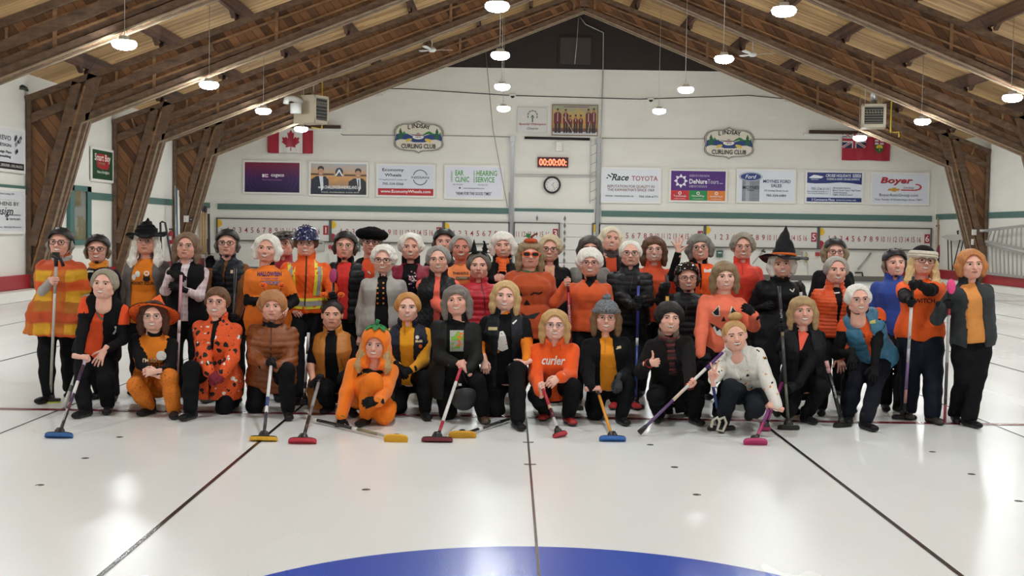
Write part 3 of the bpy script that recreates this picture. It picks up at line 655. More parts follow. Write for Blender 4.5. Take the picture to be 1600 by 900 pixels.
# ---- scoreboards
m_board = plain('#d5d3cc', .5, 0, 'score_panel', .03); m_bframe = plain('#55534e', .5, 0, 'score_frame'); m_num = ink('#9a1f34'); m_box = ink('#9c2030'); m_yel = ink('#e0b41e')
ords = ['first', 'second', 'third', 'fourth', 'fifth', 'sixth']
def score(x0, x1, nums, big, disks, label, yoff=0):
    yt = 341+(x0-340)*.0144; yb = yt+34.2
    a, b = at(x0, yt, YB), at(x1, yb+(x1-x0)*.0144, YB); h = .84; w = b.x-a.x
    zt = at((x0+x1)/2, yt+(x1-x0)*.0072, YB).z
    t = empty('scoreboard', (a.x, YB-.07-yoff, zt-h), label, 'scoreboard', 'numbered end scoreboards')
    MB().box((w/2, 0, h/2), (w, .04, h)).build('panel', m_board, t)
    f = MB(); f.box((w/2, -.02, h), (w+.05, .08, .045)).box((w/2, -.02, 0), (w+.05, .08, .045)).box((0, -.02, h/2), (.05, .08, h)).box((w, -.02, h/2), (.05, .08, h)); f.build('frame', m_bframe, t)
    mb = MB(); X0 = at(nums[1], yt, YB).x-a.x; step = .2305
    for i in range(nums[2], nums[3]+1):
        co, fs = text_mesh(str(i), .215, .012); sc = .58 if i > 9 else .85
        mb.add([(X0+step*(i-nums[2])+x*sc, -.024, h*.5-.02+y) for x, y, _ in co], fs)
    mb.build('numerals', m_num, t)
    if big:
        bx = MB(); X = w-.145; bx.box((X, -.03, h*.53), (.2, .02, .35)).build('number_plate', m_box, t)
        co, fs = text_mesh(str(big), .24, .01); MB().add([(X+x, -.042, h*.53+y) for x, y, _ in co], fs).build('plate_numeral', ink('#e6e2de'), t)
    if disks:
        for z, m_, nm in ((h-.19, m_yel, 'yellow_marker'), (.17, m_box, 'red_marker')):
            d = MB(); d.poly([(.03+.17*math.cos(q), -.025, z+.15*math.sin(q)) for q in np.linspace(-math.pi/2, math.pi/2, 16)], ext=(0, -.012, 0)); d.build(nm, m_, t)
score(340, 515.5, (0, 357.5, 1, 16), 1, True, 'long white scoreboard ending in red plate 1, leftmost')
score(518, 692, (0, 534, 1, 16), 2, True, 'long white scoreboard ending in red plate 2, behind the furry black hat')
score(694.5, 795.5, (0, 709.5, 1, 10), None, True, 'short white scoreboard with 1 to 10 beside the left door track')
score(803.5, 873, (0, 809, 11, 16), 3, False, 'white scoreboard with 11 to 16 and red plate 3, hung on the door', .1)
score(926, 1099, (0, 942.5, 1, 16), 4, True, 'long white scoreboard ending in red plate 4, right of the door')
score(1102, 1276, (0, 1117.5, 1, 16), 5, True, 'long white scoreboard ending in red plate 5, behind the tall witch hat')
score(1279.5, 1452.5, (0, 1295, 1, 16), 6, True, 'long white scoreboard ending in red plate 6, rightmost')

# ---- sectional door with its tracks
m_door = plain('#dcdad5', .45, 0, 'door_panel', .02); m_track = plain('#8f9090', .4, .6, 'galvanised_track'); m_dia = ink('#6f7074')
dx0, dx1 = at(797, 350, YB).x, at(935, 350, YB).x
t = empty('door_1', ((dx0+dx1)/2, YB-.03, 0)); t['kind'] = 'structure'; t['label'] = 'white sectional door with steel tracks'
wd = dx1-dx0-.3
mb = MB()
for i in range(5): mb.box((0, 0, .27+.5*i), (wd, .05, .485))
mb.build('panel', m_door, t)
mb = MB()
for u in (.285, .63):
    for i in range(8 if u > .5 else 1):
        z = (2.22-.27*i) if u > .5 else 2.22
        if u > .5 and i % 2: pass
        mb.poly([(wd*(u-.5)-.05, -.03, z), (wd*(u-.5), -.03, z-.13), (wd*(u-.5)+.05, -.03, z), (wd*(u-.5), -.03, z+.13)], ext=(0, -.01, 0))
mb.build('panel_mark', m_dia, t)
zt = at(860, 217, YB).z
tr = MB()
for sx in (-1, 1):
    X = sx*(wd/2+.1)
    tr.box((X, -.06, zt/2), (.12, .12, zt)).box((X+sx*.09, -.03, 1.6), (.05, .06, 3.2))
    tr.box((X, -.12, zt-.05), (.2, .1, .2))
tr.box((0, -.05, 3.9), (wd, .02, .02)).box((0, -.05, 3.83), (wd, .02, .02))
for i in range(7): tr.bar((wd/2-.2, -.06, 2.9+.35*i), (wd/2+.1, -.06, 3.05+.35*i), .025, .02)
tr.bar((wd/2-.2, -.06, 2.8), (wd/2-.2, -.06, zt), .03, .02, up=(1, 0, 0))
tr.build('track', m_track, t)
MB().tube([(-wd/2+.35, -.12, zt+.02), (wd/2-.25, -.12, zt-.0)], .05, n=12).build('spring', plain('#1b1a1c', .5, .3, 'black_spring'), t)
MB().box((.12, -.1, zt-.3), (.22, .15, .35)).build('opener', m_whitetrim, t)

# ---- small fittings on the back wall
def smallbox(name, cat, x0, y0, x1, y1, col, label, d=.1, extra=None, group=None):
    a, b = at(x0, y0, YB), at(x1, y1, YB); w, h = b.x-a.x, a.z-b.z
    t = empty(name, ((a.x+b.x)/2, YB-.03-d/2, (a.z+b.z)/2), label, cat, group)
    MB().box((0, 0, 0), (w, d, h)).box((0, -d/2-.005, h*.33), (w*1.06, .012, h*.28)).build('body', plain(col, .5, 0, 'box_'+col[1:]), t)
    if extra: MB().box((0, -d/2-.012, h*extra[0]), (w*.6, .012, h*.16)).build('face_plate', plain(extra[1], .4, 0, 'plate'), t)
smallbox('paper_box', 'box', 495, 377, 507, 392, '#b9b6ae', 'pale grey box on the back wall, right of the blue hard hat', extra=(.3, '#5a625e'))
smallbox('paper_box', 'box', 553, 380, 563, 393, '#4f6f68', 'green box on the back wall, right of the matte helmet of the red sweater woman', extra=(.1, '#d9d6d0'))
smallbox('paper_box', 'box', 1119, 391, 1128.5, 402, '#3f5f56', 'green box on the back wall between two short grey haired women', extra=(.15, '#c9d6d6'))
smallbox('paper_box', 'box', 1242, 393, 1253, 405, '#9a9892', 'grey box on the back wall behind the tall witch hat', extra=(-.1, '#e0ddd6'))
smallbox('wall_cabinet', 'cabinet', 1262, 405, 1290, 433, '#dad7d0', 'white cabinet on the back wall right of the tall witch hat')
smallbox('wall_cabinet', 'cabinet', 516, 396, 536, 425, '#dad7d0', 'white cabinet on the back wall beside the orange safety vest')
smallbox('wall_phone', 'phone', 1273.5, 394, 1280, 400, '#b02a34', 'small red sign plate below the fifth scoreboard')
smallbox('wall_phone', 'phone', 514, 383, 519, 389, '#b02a34', 'small red sign plate below the first scoreboard')
t = tag(MB().tube([onp for onp in [Vector((0, 0, 0)), Vector((.05, -.03, -.1)), Vector((-.04, -.05, -.25)), Vector((.02, -.03, -.4))]], .03, n=8).build('hose_loop', plain('#b9a35a', .5, 0, 'hose'), loc=at(1259, 394, YB-.1)), 'short yellow hose loop hanging on the back wall', 'hose')
m_dkm = plain('#3a393b', .5, .4, 'dark_metal'); m_alu = plain('#b4b4b2', .35, .6, 'aluminium')
def rod(name, pts, r, mat, label, cat, Y=None, group=None):
    P0 = [at(x, y, (Y or YB-.12)) for x, y in pts]; o = P0[0].copy()
    return tag(MB().tube([p-o for p in P0], r, n=8).build(name, mat, loc=o), label, cat, group)
rod('prop_rod', [(1361, 395), (1340, 421)], .03, m_alu, 'diagonal grey rod on the back wall under scoreboard six', 'rod')
rod('prop_rod', [(1193, 392), (1176, 412)], .02, m_alu, 'diagonal grey rod on the back wall left of the tall witch hat', 'rod')
rod('grab_rail', [(1336, 426), (1347, 426), (1348.5, 434)], .035, m_dkm, 'black bent rail at the end of the ice', 'rail')
rod('clip_hook', [(609, 381), (605, 385), (611, 388)], .03, m_dkm, 'small dark hook under scoreboard two', 'hook')
rod('clip_hook', [(1194, 390), (1190, 392), (1196, 394)], .03, m_dkm, 'small dark hook under scoreboard five', 'hook')
m_cab = plain('#2e2c2a', .6, 0, 'cable')
rod('cable', [(600, 138), (640, 139), (795, 149), (1000, 155), (1170, 149), (1245, 156)], .018, m_cab, 'black cable slung across the upper back wall', 'cable', YB-.2)
rod('cable', [(533, 209), (536, 211), (700, 212), (800, 214)], .016, plain('#8f8b84', .6, 0, 'grey_cable'), 'thin grey cable across the wall left of the door', 'cable', YB-.02)
rod('cable', [(938, 216), (1100, 217), (1310, 219)], .016, plain('#8f8b84', .6, 0, 'grey_cable'), 'thin grey cable across the wall right of the door', 'cable', YB-.02)
rod('conduit', [(906, 26), (915, 38), (943, 51), (942, 120), (939, 240), (937, 320)], .022, m_alu, 'pale conduit running down from the ridge right of the dark shutter', 'pipe', YB-.12)
rod('pull_cord', [(904, 28), (901, 70), (898, 100)], .012, m_wire, 'pale cord hanging in front of the dark shutter', 'cord', YB-.3)
rod('pull_cord', [(759, 82), (770, 200), (783, 270), (793, 323)], .012, plain('#9a8d7c', .6, 0, 'cord'), 'slanting cord left of the door track', 'cord', YB-.15)
for px, py, lab in ((801, 150, 'left of the banner'), (1017, 156, 'beside the farthest lamp of the centre right row')):
    p = at(px, py, YB-.25); t = empty('camera_dome', p, 'small white ceiling camera on the cable '+lab, 'camera')
    MB().lathe([(0, .08), (.12, .08), (.13, .02), (.1, 0)], n=16).build('housing', m_case, t); MB().lathe([(.08, .0), (.06, -.06), (0, -.09)], n=16).build('dome', m_dkm, t)
for px, lab in ((591, 'left'), (1235, 'right')):
    p = at(px, 145 if px < 800 else 156, YB-.3); t = empty('junction_box', p, 'small white box where the %s rafter meets the wall' % lab, 'box')
    MB().box((0, 0, 0), (.35, .2, .16)).build('body', m_case, t); MB().box((0, -.08, -.11), (.12, .1, .08)).build('sensor', m_case, t)
# ---------------------------------------------------------------- side wall boards
def side_sign(name, px_edge, y_top, y_bot, width, label, right=False, **kw):
    """px_edge: pixel x of the far edge of a board on the left wall"""
    a = onx(px_edge, y_top, XL); b = onx(px_edge, y_bot, XL)
    return Sign(name, (XL+.05, a.y-width/2, (a.z+b.z)/2), width, a.z-b.z, (0, 1, 0), (1, 0, 0), label, **kw)
s = side_sign('sponsor_sign', 33, 207, 267, 2.2, 'white sponsor board cut by the left edge, upper one, with black strip', group=G, bg='#d9dade')
s.rect(0, 0, 1, .17, '#1b1b20').text('DENTAL DESIGNER : (705) 340-2525', .6, .08, .07, '#dcdcdc', w=.72, bold=.01)
s.text('REVO', .52, .78, .12, '#2a2a30', w=.3).text('DESIGN', .5, .6, .08, '#2a2a30', w=.34).text('Design Plans', .5, .42, .07, '#2a2a30', w=.36).text('consulting', .5, .31, .07, '#2a2a30', w=.32)
for i in range(9):
    random.seed(i); u, v = .8+random.uniform(-.08, .08), .62+random.uniform(-.2, .24); s.poly([(u, v), (u+.05, v+.06), (u+.07, v-.02), (u+.02, v-.08)], random.choice(['#4a4c54', '#8a8f98', '#25262c']))
s.done()
s = side_sign('sponsor_sign', 33, 300, 361, 2.2, 'white sponsor board cut by the left edge, lower one, with script lettering', group=G, bg='#d9dade')
s.text('Kawartha Kitchens Lindsay, ON', .45, .92, .05, '#55565c', w=.6).text('KITCHENS BY', .5, .68, .1, '#33343a', w=.75).text('Design', .45, .47, .2, '#2a2a30', w=.55, shear=.3).rect(.1, .77, .8, .775, '#a8905a').rect(.1, .58, .8, .585, '#a8905a')
s.text('www.kitchens.ca', .76, .41, .05, '#3a3b42', w=.3).text('705.702.2001', .76, .3, .05, '#3a3b42', w=.26).rect(.55, .38, .59, .44, '#2a2a30').rect(.55, .27, .59, .33, '#2a2a30').text('Kitchens for Home . Wall Units Showroom', .5, .1, .05, '#33343a', w=.84, bold=.01).done()
a = onx(140, 236, XL); b = onx(172, 236, XL)
s = side_sign('sponsor_sign', 172.5, 238.5, 282.5, b.y-a.y, 'dark green sponsor board with red centre on the left wall', group=G, bg='#1f4a30')
s.poly([(.24, .42), (.2, .5), (.2, .82), (.26, .88), (.74, .88), (.82, .82), (.82, .46), (.74, .36), (.4, .36)], '#a32a30').text('Smart Boy', .5, .72, .24, '#e6e0d6', w=.78, shear=.1, bold=.02)
s.text('FOODS', .46, .55, .07, '#7fae86', w=.3).text('Home of the Bigfoot', .52, .24, .1, '#dfe4dc', w=.6, shear=.3).done()
# glazed teal notice case with an old map
a = onx(104, 330, XL); b = onx(137.5, 330, XL); zt, zb_ = onx(120, 290, XL).z, onx(120, 383, XL).z
wd = b.y-a.y
t = empty('notice_case', (XL, (a.y+b.y)/2, zb_), 'teal framed glass case with an old map on the left wall', 'display case')
h = zt-zb_; fwd = .2
m_map, nt, bb = newmat('old_map'); n_ = noise(nt, coords(nt), 1.6, 5, .6); L(nt, ramp(nt, n_, [(.42, srgb('#c9cfcb')), (.47, srgb('#b3a878')), (.7, srgb('#9a9468'))]), bb.inputs['Base Color'])
mb = MB()
for c, d in (((.05, 0, h-.07), (.1, wd, .14)), ((.05, 0, .07), (.1, wd, .14)), ((.05, wd/2-.15, h/2), (.1, .3, h)), ((.05, -wd/2+.15, h/2), (.1, .3, h))): mb.box(c, d)
mb.build('frame', plain('#3f6a66', .5, 0, 'case_teal'), t)
MB().box((.03, 0, h/2), (.04, wd-.5, h-.2)).build('map', m_map, t)
m_glass, nt, bb = newmat('glass'); bb.inputs['Roughness'].default_value = .05; bb.inputs['Transmission Weight'].default_value = 1; bb.inputs['IOR'].default_value = 1.1
MB().box((.08, 0, h/2), (.008, wd-.56, h-.26)).build('pane', m_glass, t)
# pendant shade on an arm, left wall
p = at(26, 141, 28.3)
t = empty('wall_lamp', p, 'dark green enamel shade lamp beside the left wall frame, unlit', 'lamp')
MB().lathe([(.05, .34), (.06, .22), (.09, .17), (.24, .08), (.27, .0), (.26, .0), (.2, .07)], n=28).build('lamp_shade', plain('#2b352c', .4, .2, 'green_enamel'), t)
MB().tube([(0, 0, .3), (0, 0, .46), (-.1, 0, .54), (XL-p.x+.02, 0, .5)], .018, n=8).build('arm', m_dkm, t)
# unit heaters
def heater(x0, y0, x1, y1, Y, yaw, label, left):
    a, b = at(x0, y0, Y), at(x1, y1, Y); c = (a+b)/2; h = a.z-b.z
    t = empty('unit_heater', (c.x, Y, b.z), label, 'heater'); t.rotation_euler = (0, 0, yaw)
    m_h = plain('#b3a892', .45, 0, 'heater_tan'); m_blk2 = plain('#151416', .6, 0, 'grille_dark')
    w, d = .72, .78
    mb = MB(); mb.box((0, 0, h/2), (w, d, h)); mb.box((0, -d/2-.01, h-.04), (w, .03, .08)).box((0, -d/2-.01, .05), (w, .03, .1)).box((-w/2+.04, -d/2-.01, h/2), (.08, .03, h)).box((w/2-.04, -d/2-.01, h/2), (.08, .03, h))
    mb.build('cabinet', m_h, t)
    MB().box((0, -d/2-.003, h/2), (w-.16, .012, h-.18)).build('grille_back', m_blk2, t)
    mb = MB()
    for i in range(7): mb.box((0, -d/2-.02, .14+(h-.24)*i/6), (w-.16, .03, .014), 0, Matrix.Rotation(.5, 4, 'X'))
    for i in range(6): mb.tube([(-w/2+.14+.085*i, -d/2+.0, h-.18), (-w/2+.16+.085*i, -d/2-.012, h-.3)], .016, n=6)
    mb.build('louvre', plain('#8d8878', .4, .5, 'louvre_metal'), t)
    mb = MB()
    ztop = rooftop(c.x)-b.z+.5
    for sx in (-.25, .25): mb.tube([(sx, .1, h), (sx, .1, ztop)], .012, n=6)
    mb.build('hanger', m_wire, t)
    if left:
        mb = MB(); mb.tube([(-w/2, .1, h-.2), (-w/2-.45, .1, h-.14), (-w/2-.72, .1, h-.2), (-w/2-.74, .1, h-.34)], .09, n=12); mb.lathe([(.0, -.3), (.16, -.3), (.17, -.28), (.17, 0), (.0, .02)], c=(-w/2-.52, -.1, h-.32), n=18)
        mb.build('flue', m_case, t)
    else:
        MB().tube([(0, .15, h), (0, .15, h+.75)], .11, n=14).build('flue', m_alu, t)
    m_gas = plain('#c9ae2c', .45, 0, 'yellow_gas_pipe')
    X = w/2+.06
    MB().tube([(X, -.1, min(ztop, 1.8)), (X, -.1, -.12), (X-.5, -.1, -.12)] if left else [(X+.1, -.1, min(ztop, 1.5)), (X+.1, -.1, -.14), (X+.35, -.1, -.12), (X+.35, -.1, -.28)], .022, n=8).build('gas_pipe', m_gas, t)
heater(463, 150, 509, 194, 37.2, math.radians(62), 'tan unit heater with white elbow flue, hung left above the flag', True)
heater(1343, 164, 1386, 201, 37.2, math.radians(-14), 'tan unit heater with grey flue, hung right above the red ensign', False)
# ceiling fans
def fan(px, py, Y, a0, label):
    p = at(px, py, Y); t = empty('ceiling_fan', p, label, 'fan')
    z1 = rooftop(p.x)-p.z
    MB().lathe([(0, .12), (.06, .12), (.13, .06), (.14, 0), (.08, -.05), (0, -.06)], n=20).build('motor', m_case, t)
    MB().tube([(0, 0, .1), (0, 0, z1)], .014, n=6).build('rod', m_case, t)
    for i in range(3):
        M = Matrix.Rotation(a0+i*2*math.pi/3, 4, 'Z') @ Matrix.Rotation(.2, 4, 'X')
        mb = MB(); pr = [(.1, .03), (.25, .05), (.45, .075), (.66, .07), (.7, .03)]
        pts = [M @ Vector((x, y, .01+.05*x)) for x, y in pr]+[M @ Vector((x, -y, .01+.05*x)) for x, y in pr[::-1]]
        mb.poly(pts, ext=(0, 0, .012)); mb.build('blade', m_case, t)
fan(675, 79, 40.0, .2, 'white three bladed ceiling fan, left of the ridge')
fan(1176, 86, 38.5, -.1, 'white three bladed ceiling fan, right of the ridge')
# things at the back left corner
def stick(name, pts, r, mat, label, cat, Y, group=None, extra=None):
    P0 = [at(x, y, Y) for x, y in pts]; o = P0[0].copy()
    t = empty(name, o, label, cat, group); MB().tube([p-o for p in P0], r, n=8).build('handle', mat, t)
    if extra: extra(t, o)
    return t
m_tan = plain('#b99a72', .5, 0, 'tan_wood'); m_dkp = plain('#3a2f3e', .6, 0, 'dark_pad')
for i, (x, y0, y1, mat, head) in enumerate([(313.5, 333, 398, m_tan, 0), (317.5, 330, 398, m_tan, 1), (321.5, 331, 396, m_tan, 1), (326, 334, 398, m_dkm, 2)]):
    def hd(t, o, x=x, y1=y1, head=head, y0=y0):
        if head == 1: q = at(x, y0, 44.0)-o; MB().lathe([(0, .0), (.04, .02), (.055, .2), (.04, .3), (0, .3)], c=(q.x, q.y, q.z-.1), n=12).build('head', m_dkp, t)
        else: q = at(x, y1-14, 44.0)-o; MB().box(q, (.1, .08, .5)).build('head', m_dkp if head else m_tan, t)
    stick('shop_broom', [(x, y0), (x+.8, y1)], .045, mat, '%s long handled brush leaning in the back left corner' % ['leftmost tan', 'second tan', 'third tan', 'dark rightmost'][i], 'brush', 44.0, 'brushes in the back left corner', hd)
MB().box((.35, 0, .1), (.7, .4, .8)).build('crate', plain('#b0aca4', .6, 0, 'pale_crate'), tag(empty('storage_bin', tuple(at(322, 416, 44.3))), 'pale bin under the brushes in the back left corner', 'bin'))
p = at(277, 375, 40.2)
t = empty('pipe_bundle', (at(276, 400, 39.9).x, 39.9, 0), 'bundle of long grey and blue pipes standing by the left wall', 'pipes')
m_bl = plain('#5b7890', .5, 0, 'blue_grey')
for i in range(6):
    MB().tube([(.0+.045*(i % 3)+.0, .06*(i//3), .0), (-.05+.045*(i % 3), .06*(i//3), 3.05-.07*i)], .03, n=8).build('pipe', [m_alu, m_bl, m_case][i % 3], t)
p = onx(267, 372, XL+.12)
t = empty('fire_extinguisher', (p.x, p.y, p.z-.2), 'red fire extinguisher hung by the left wall', 'extinguisher')
MB().lathe([(0, 0), (.085, 0), (.09, .02), (.09, .36), (.05, .42), (.03, .44), (.03, .46), (0, .46)], n=18).build('cylinder', plain('#a5222c', .3, 0, 'red_gloss'), t)
MB().box((0, 0, .5), (.12, .04, .05)).tube([(.03, 0, .48), (.12, -.02, .4), (.11, -.04, .2)], .015).build('valve', m_dkm, t); MB().box((0, -.09, .2), (.1, .01, .12)).build('tag', m_case, t)
pts = [(253.5, 449), (250.5, 348), (253, 346.5), (258, 348), (276, 449)]
rod('ice_scraper', pts, .035, m_dkm, 'black framed scraper handle standing left of the fire extinguisher', 'scraper', 38.5)
p = at(286, 415, 38.6)
MB().tube([at(284, 396, 38.6)-at(284, 420, 38.6), Vector((0, 0, 0))], .02).box((0, 0, .4), (.3, .3, .25), 1).build('body', [m_dkm, plain('#8d2a30', .5, 0, 'red_box')], tag(empty('wall_bin', at(284, 420, 38.6)), 'small red box behind the woman in the plaid hoodie', 'box'))
# switches on the frame legs
for (px, py, Y, w, h_, lab) in ((291, 342, 40.5, .16, .22, 'white switch on the left end frame'), (1522, 363, 40.45, .14, .19, 'white switch box on the right end frame'), (1519.5, 378, 40.45, .07, .2, 'small white outlet under the switch on the right end frame'), (299, 343, 40.5, .07, .12, 'small dark switch on the left end frame')):
    p = at(px, py, Y); t = empty('wall_switch', p, lab, 'switch'); MB().box((0, 0, 0), (w, .06, h_)).build('plate', m_dkm if 'dark' in lab else m_whitetrim, t); MB().box((0, -.04, 0), (w*.3, .03, h_*.3)).build('toggle', m_case, t)
# back right: brushes on pegs, folding stand, ladders
def hd2(t, o):
    q = at(1468, 396, 45.3)-o; MB().lathe([(0, .35), (.05, .3), (.13, .1), (.16, -.1), (.0, -.12)], c=q, n=12, sy=.5).build('head', plain('#7a2136', .7, 0, 'maroon_bristle'), t)
    q = at(1467, 406, 45.3)-o; MB().lathe([(0, .3), (.06, .2), (.12, -.1), (.0, -.14)], c=q, n=12, sy=.5).build('bristles', m_dkp, t)
stick('wall_broom', [(1468, 351), (1467, 396)], .03, plain('#7a2a3a', .5, 0, 'maroon_paint'), 'maroon headed broom hanging on the back wall right of the sixth scoreboard', 'broom', 45.4, None, hd2)
stick('wall_pole', [(1465.5, 340), (1464, 410)], .028, m_tan, 'thin tan pole hanging beside the maroon broom', 'pole', 45.4)
rod('peg_rail', [(1462.5, 353), (1470.5, 353)], .03, m_dkm, 'small peg rail above the maroon broom', 'rail', 45.5)
RWX = XR-.35
t = empty('folding_stand', tuple(onx(1490, 373, RWX)), 'pale board with black hairpin legs leaning in the back right corner', 'stand')
O = onx(1490, 373, RWX)
q = [onx(x, y, RWX)-O for x, y in ((1470, 370), (1478, 367), (1500, 366), (1507, 368), (1507, 374), (1495, 376), (1480, 375))]
MB().poly(q, ext=(.08, 0, 0)).build('board', plain('#b8b4ac', .6, 0, 'pale_board'), t)
for pts in ([(1481, 375), (1482, 421), (1488, 423), (1486, 376)], [(1500, 375), (1488, 423), (1494, 424), (1505, 376)]):
    MB().tube([onx(x, y, RWX-.05)-O for x, y in pts], .022, n=8).build('leg', m_dkm, t)
rod('hanging_hook', [(1497, 367), (1496, 361), (1498, 361)], .03, m_dkm, 'dark hook above the pale folding stand', 'hook', 43.3)
def ladder(p0, p1, q0, q1, X, n, label, w_=.05):
    """rails from p0 to p1 and q0 to q1 on the right wall"""
    A, B, C_, D_ = [onx(*p, X) for p in (p0, p1, q0, q1)]; O = (A+C_)/2
    t = empty('ladder', O, label, 'ladder', 'aluminium ladders hung on the right wall')
    mb = MB(); mb.bar(A-O, B-O, .04, .09).bar(C_-O, D_-O, .04, .09); mb.build('rail', m_alu, t)
    for i in range(n):
        k = (i+.6)/n; MB().bar(A.lerp(B, k)-O, C_.lerp(D_, k)-O, .035, .05, up=(0, 1, 0)).build('rung', m_alu, t)
ladder((1600, 353), (1547, 359), (1600, 389), (1540, 377), XR-.3, 8, 'upper aluminium ladder hung on the right wall')
ladder((1600, 397), (1541, 382), (1600, 433), (1543, 427), XR-.22, 9, 'lower aluminium ladder standing against the right wall')
rod('ladder_bracket', [(1531, 360.5), (1546, 360)], .05, m_alu, 'aluminium bracket end beside the right end frame, upper', 'bracket', 40.2)
# ---------------------------------------------------------------- smooth modelling: blended volumes turned into one continuous surface
f32 = np.float32
class Field:
    def __init__(s, lo, hi, h):
        s.h = h; s.lo = np.array(lo, float)-2*h; s.n = np.maximum(4, np.ceil((np.array(hi)-s.lo)/h).astype(int)+3)
        s.ax = [(s.lo[i]+h*np.arange(s.n[i])).astype(f32) for i in range(3)]
        s.d = np.full(s.n, 9., f32); s.t = np.zeros(s.n, np.int8); s.raw = np.full(s.n, 9., f32)
    def sl(s, lo, hi):
        a = np.clip(np.floor((np.array(lo)-s.lo)/s.h).astype(int), 0, s.n-1); b = np.clip(np.ceil((np.array(hi)-s.lo)/s.h).astype(int)+1, 1, s.n)
        return tuple(slice(i, j) for i, j in zip(a, b))
    def grid(s, q):
        return s.ax[0][q[0]][:, None, None], s.ax[1][q[1]][None, :, None], s.ax[2][q[2]][None, None, :]
    def put(s, q, d, k, tag=0, mode='u'):
        D = s.d[q]
        if mode == 'u':
            h = np.maximum(k-np.abs(D-d), 0)/k if k > 0 else 0
            s.d[q] = np.minimum(D, d)-h*h*k*.25
            r = s.raw[q]; m = d < r; r[m] = d[m]; s.raw[q] = r; T = s.t[q]; T[m] = tag; s.t[q] = T
        elif mode == 's':
            h = np.maximum(k-np.abs(-D-d), 0)/k if k > 0 else 0
            s.d[q] = -(np.minimum(-D, d)-h*h*k*.25); s.raw[q] = np.maximum(s.raw[q], -d)
        return s
    def ell(s, c, r, k=.02, tag=0, mode='u', M=None):
        """ellipsoid; M = 3x3 rotation whose columns are its axes"""
        c = np.array(c, float); r = np.array(r, float); R_ = r if M is None else np.sqrt(((np.array(M)*r)**2).sum(1))
        q = s.sl(c-R_-k*1.5-.02, c+R_+k*1.5+.02); X, Y, Z = s.grid(q); X = X-f32(c[0]); Y = Y-f32(c[1]); Z = Z-f32(c[2])
        if M is not None:
            M = np.array(M, f32); X, Y, Z = X*M[0, 0]+Y*M[1, 0]+Z*M[2, 0], X*M[0, 1]+Y*M[1, 1]+Z*M[2, 1], X*M[0, 2]+Y*M[1, 2]+Z*M[2, 2]
        k0 = np.sqrt((X/f32(r[0]))**2+(Y/f32(r[1]))**2+(Z/f32(r[2]))**2)
        k1 = np.sqrt((X/f32(r[0]**2))**2+(Y/f32(r[1]**2))**2+(Z/f32(r[2]**2))**2)+1e-6
        return s.put(q, (k0*(k0-1)/k1).astype(f32), k, tag, mode)
    def cap(s, a, b, r0, r1=None, k=.02, tag=0, mode='u', flat=None):
        """tapered capsule a->b"""
        a = np.array(a, float); b = np.array(b, float); r1 = r0 if r1 is None else r1; rm = max(r0, r1)
        q = s.sl(np.minimum(a, b)-rm-k*1.5-.02, np.maximum(a, b)+rm+k*1.5+.02); X, Y, Z = s.grid(q)
        ab = b-a; L2 = max(float(ab@ab), 1e-9); X = X-f32(a[0]); Y = Y-f32(a[1]); Z = Z-f32(a[2])
        t = np.clip((X*f32(ab[0])+Y*f32(ab[1])+Z*f32(ab[2]))/f32(L2), 0, 1)
        d = np.sqrt((X-t*f32(ab[0]))**2+(Y-t*f32(ab[1]))**2+(Z-t*f32(ab[2]))**2)-(f32(r0)+t*f32(r1-r0))
        return s.put(q, d.astype(f32), k, tag, mode)
    def chain(s, pts, rs, k=.02, tag=0):
        for i in range(len(pts)-1): s.cap(pts[i], pts[i+1], rs[i], rs[i+1], k if i == 0 else max(k, .008), tag)
        return s
    def tube_table(s, O, U, V, Wd, tab, k=.03, tag=0, grow=0., ymin=None):
        """torso: sections (t, halfwidth, halfdepth, depthshift) along Wd (full vector) from O; U lateral, V front unit vectors"""
        O, U, V, Wd = [np.array(x, float) for x in (O, U, V, Wd)]; Lw = np.linalg.norm(Wd); w = Wd/Lw
        ts = np.array([x[0] for x in tab]); A = np.array([x[1] for x in tab])+grow; B = np.array([x[2] for x in tab])+grow; S = np.array([x[3] if len(x) > 3 else 0 for x in tab])
        P = [O+Wd*t for t in (ts[0], ts[-1])]; R_ = A.max()+.05
        q = s.sl(np.minimum(*P)-R_, np.maximum(*P)+R_); X, Y, Z = s.grid(q); X = X-f32(O[0]); Y = Y-f32(O[1]); Z = Z-f32(O[2])
        u = X*f32(U[0])+Y*f32(U[1])+Z*f32(U[2]); v = X*f32(V[0])+Y*f32(V[1])+Z*f32(V[2]); t = (X*f32(w[0])+Y*f32(w[1])+Z*f32(w[2]))/f32(Lw)
        a = np.interp(t, ts, A).astype(f32); b = np.interp(t, ts, B).astype(f32); v = v-np.interp(t, ts, S).astype(f32)
        p = 2.4
        d = ((np.abs(u/a)**p+np.abs(v/b)**p)**f32(1/p)-1)*np.minimum(a, b)
        e = np.maximum(f32(ts[0])-t, t-f32(ts[-1]))*f32(Lw)
        d = np.where(e > 0, np.sqrt(np.maximum(d, 0)**2+e**2), np.maximum(d, e))
        return s.put(q, d.astype(f32), k, tag)
    def cut(s, fn):
        """keep where fn<0"""
        q = tuple(slice(0, n) for n in s.n); X, Y, Z = s.grid(q); s.d = np.maximum(s.d, fn(X, Y, Z).astype(f32)); return s
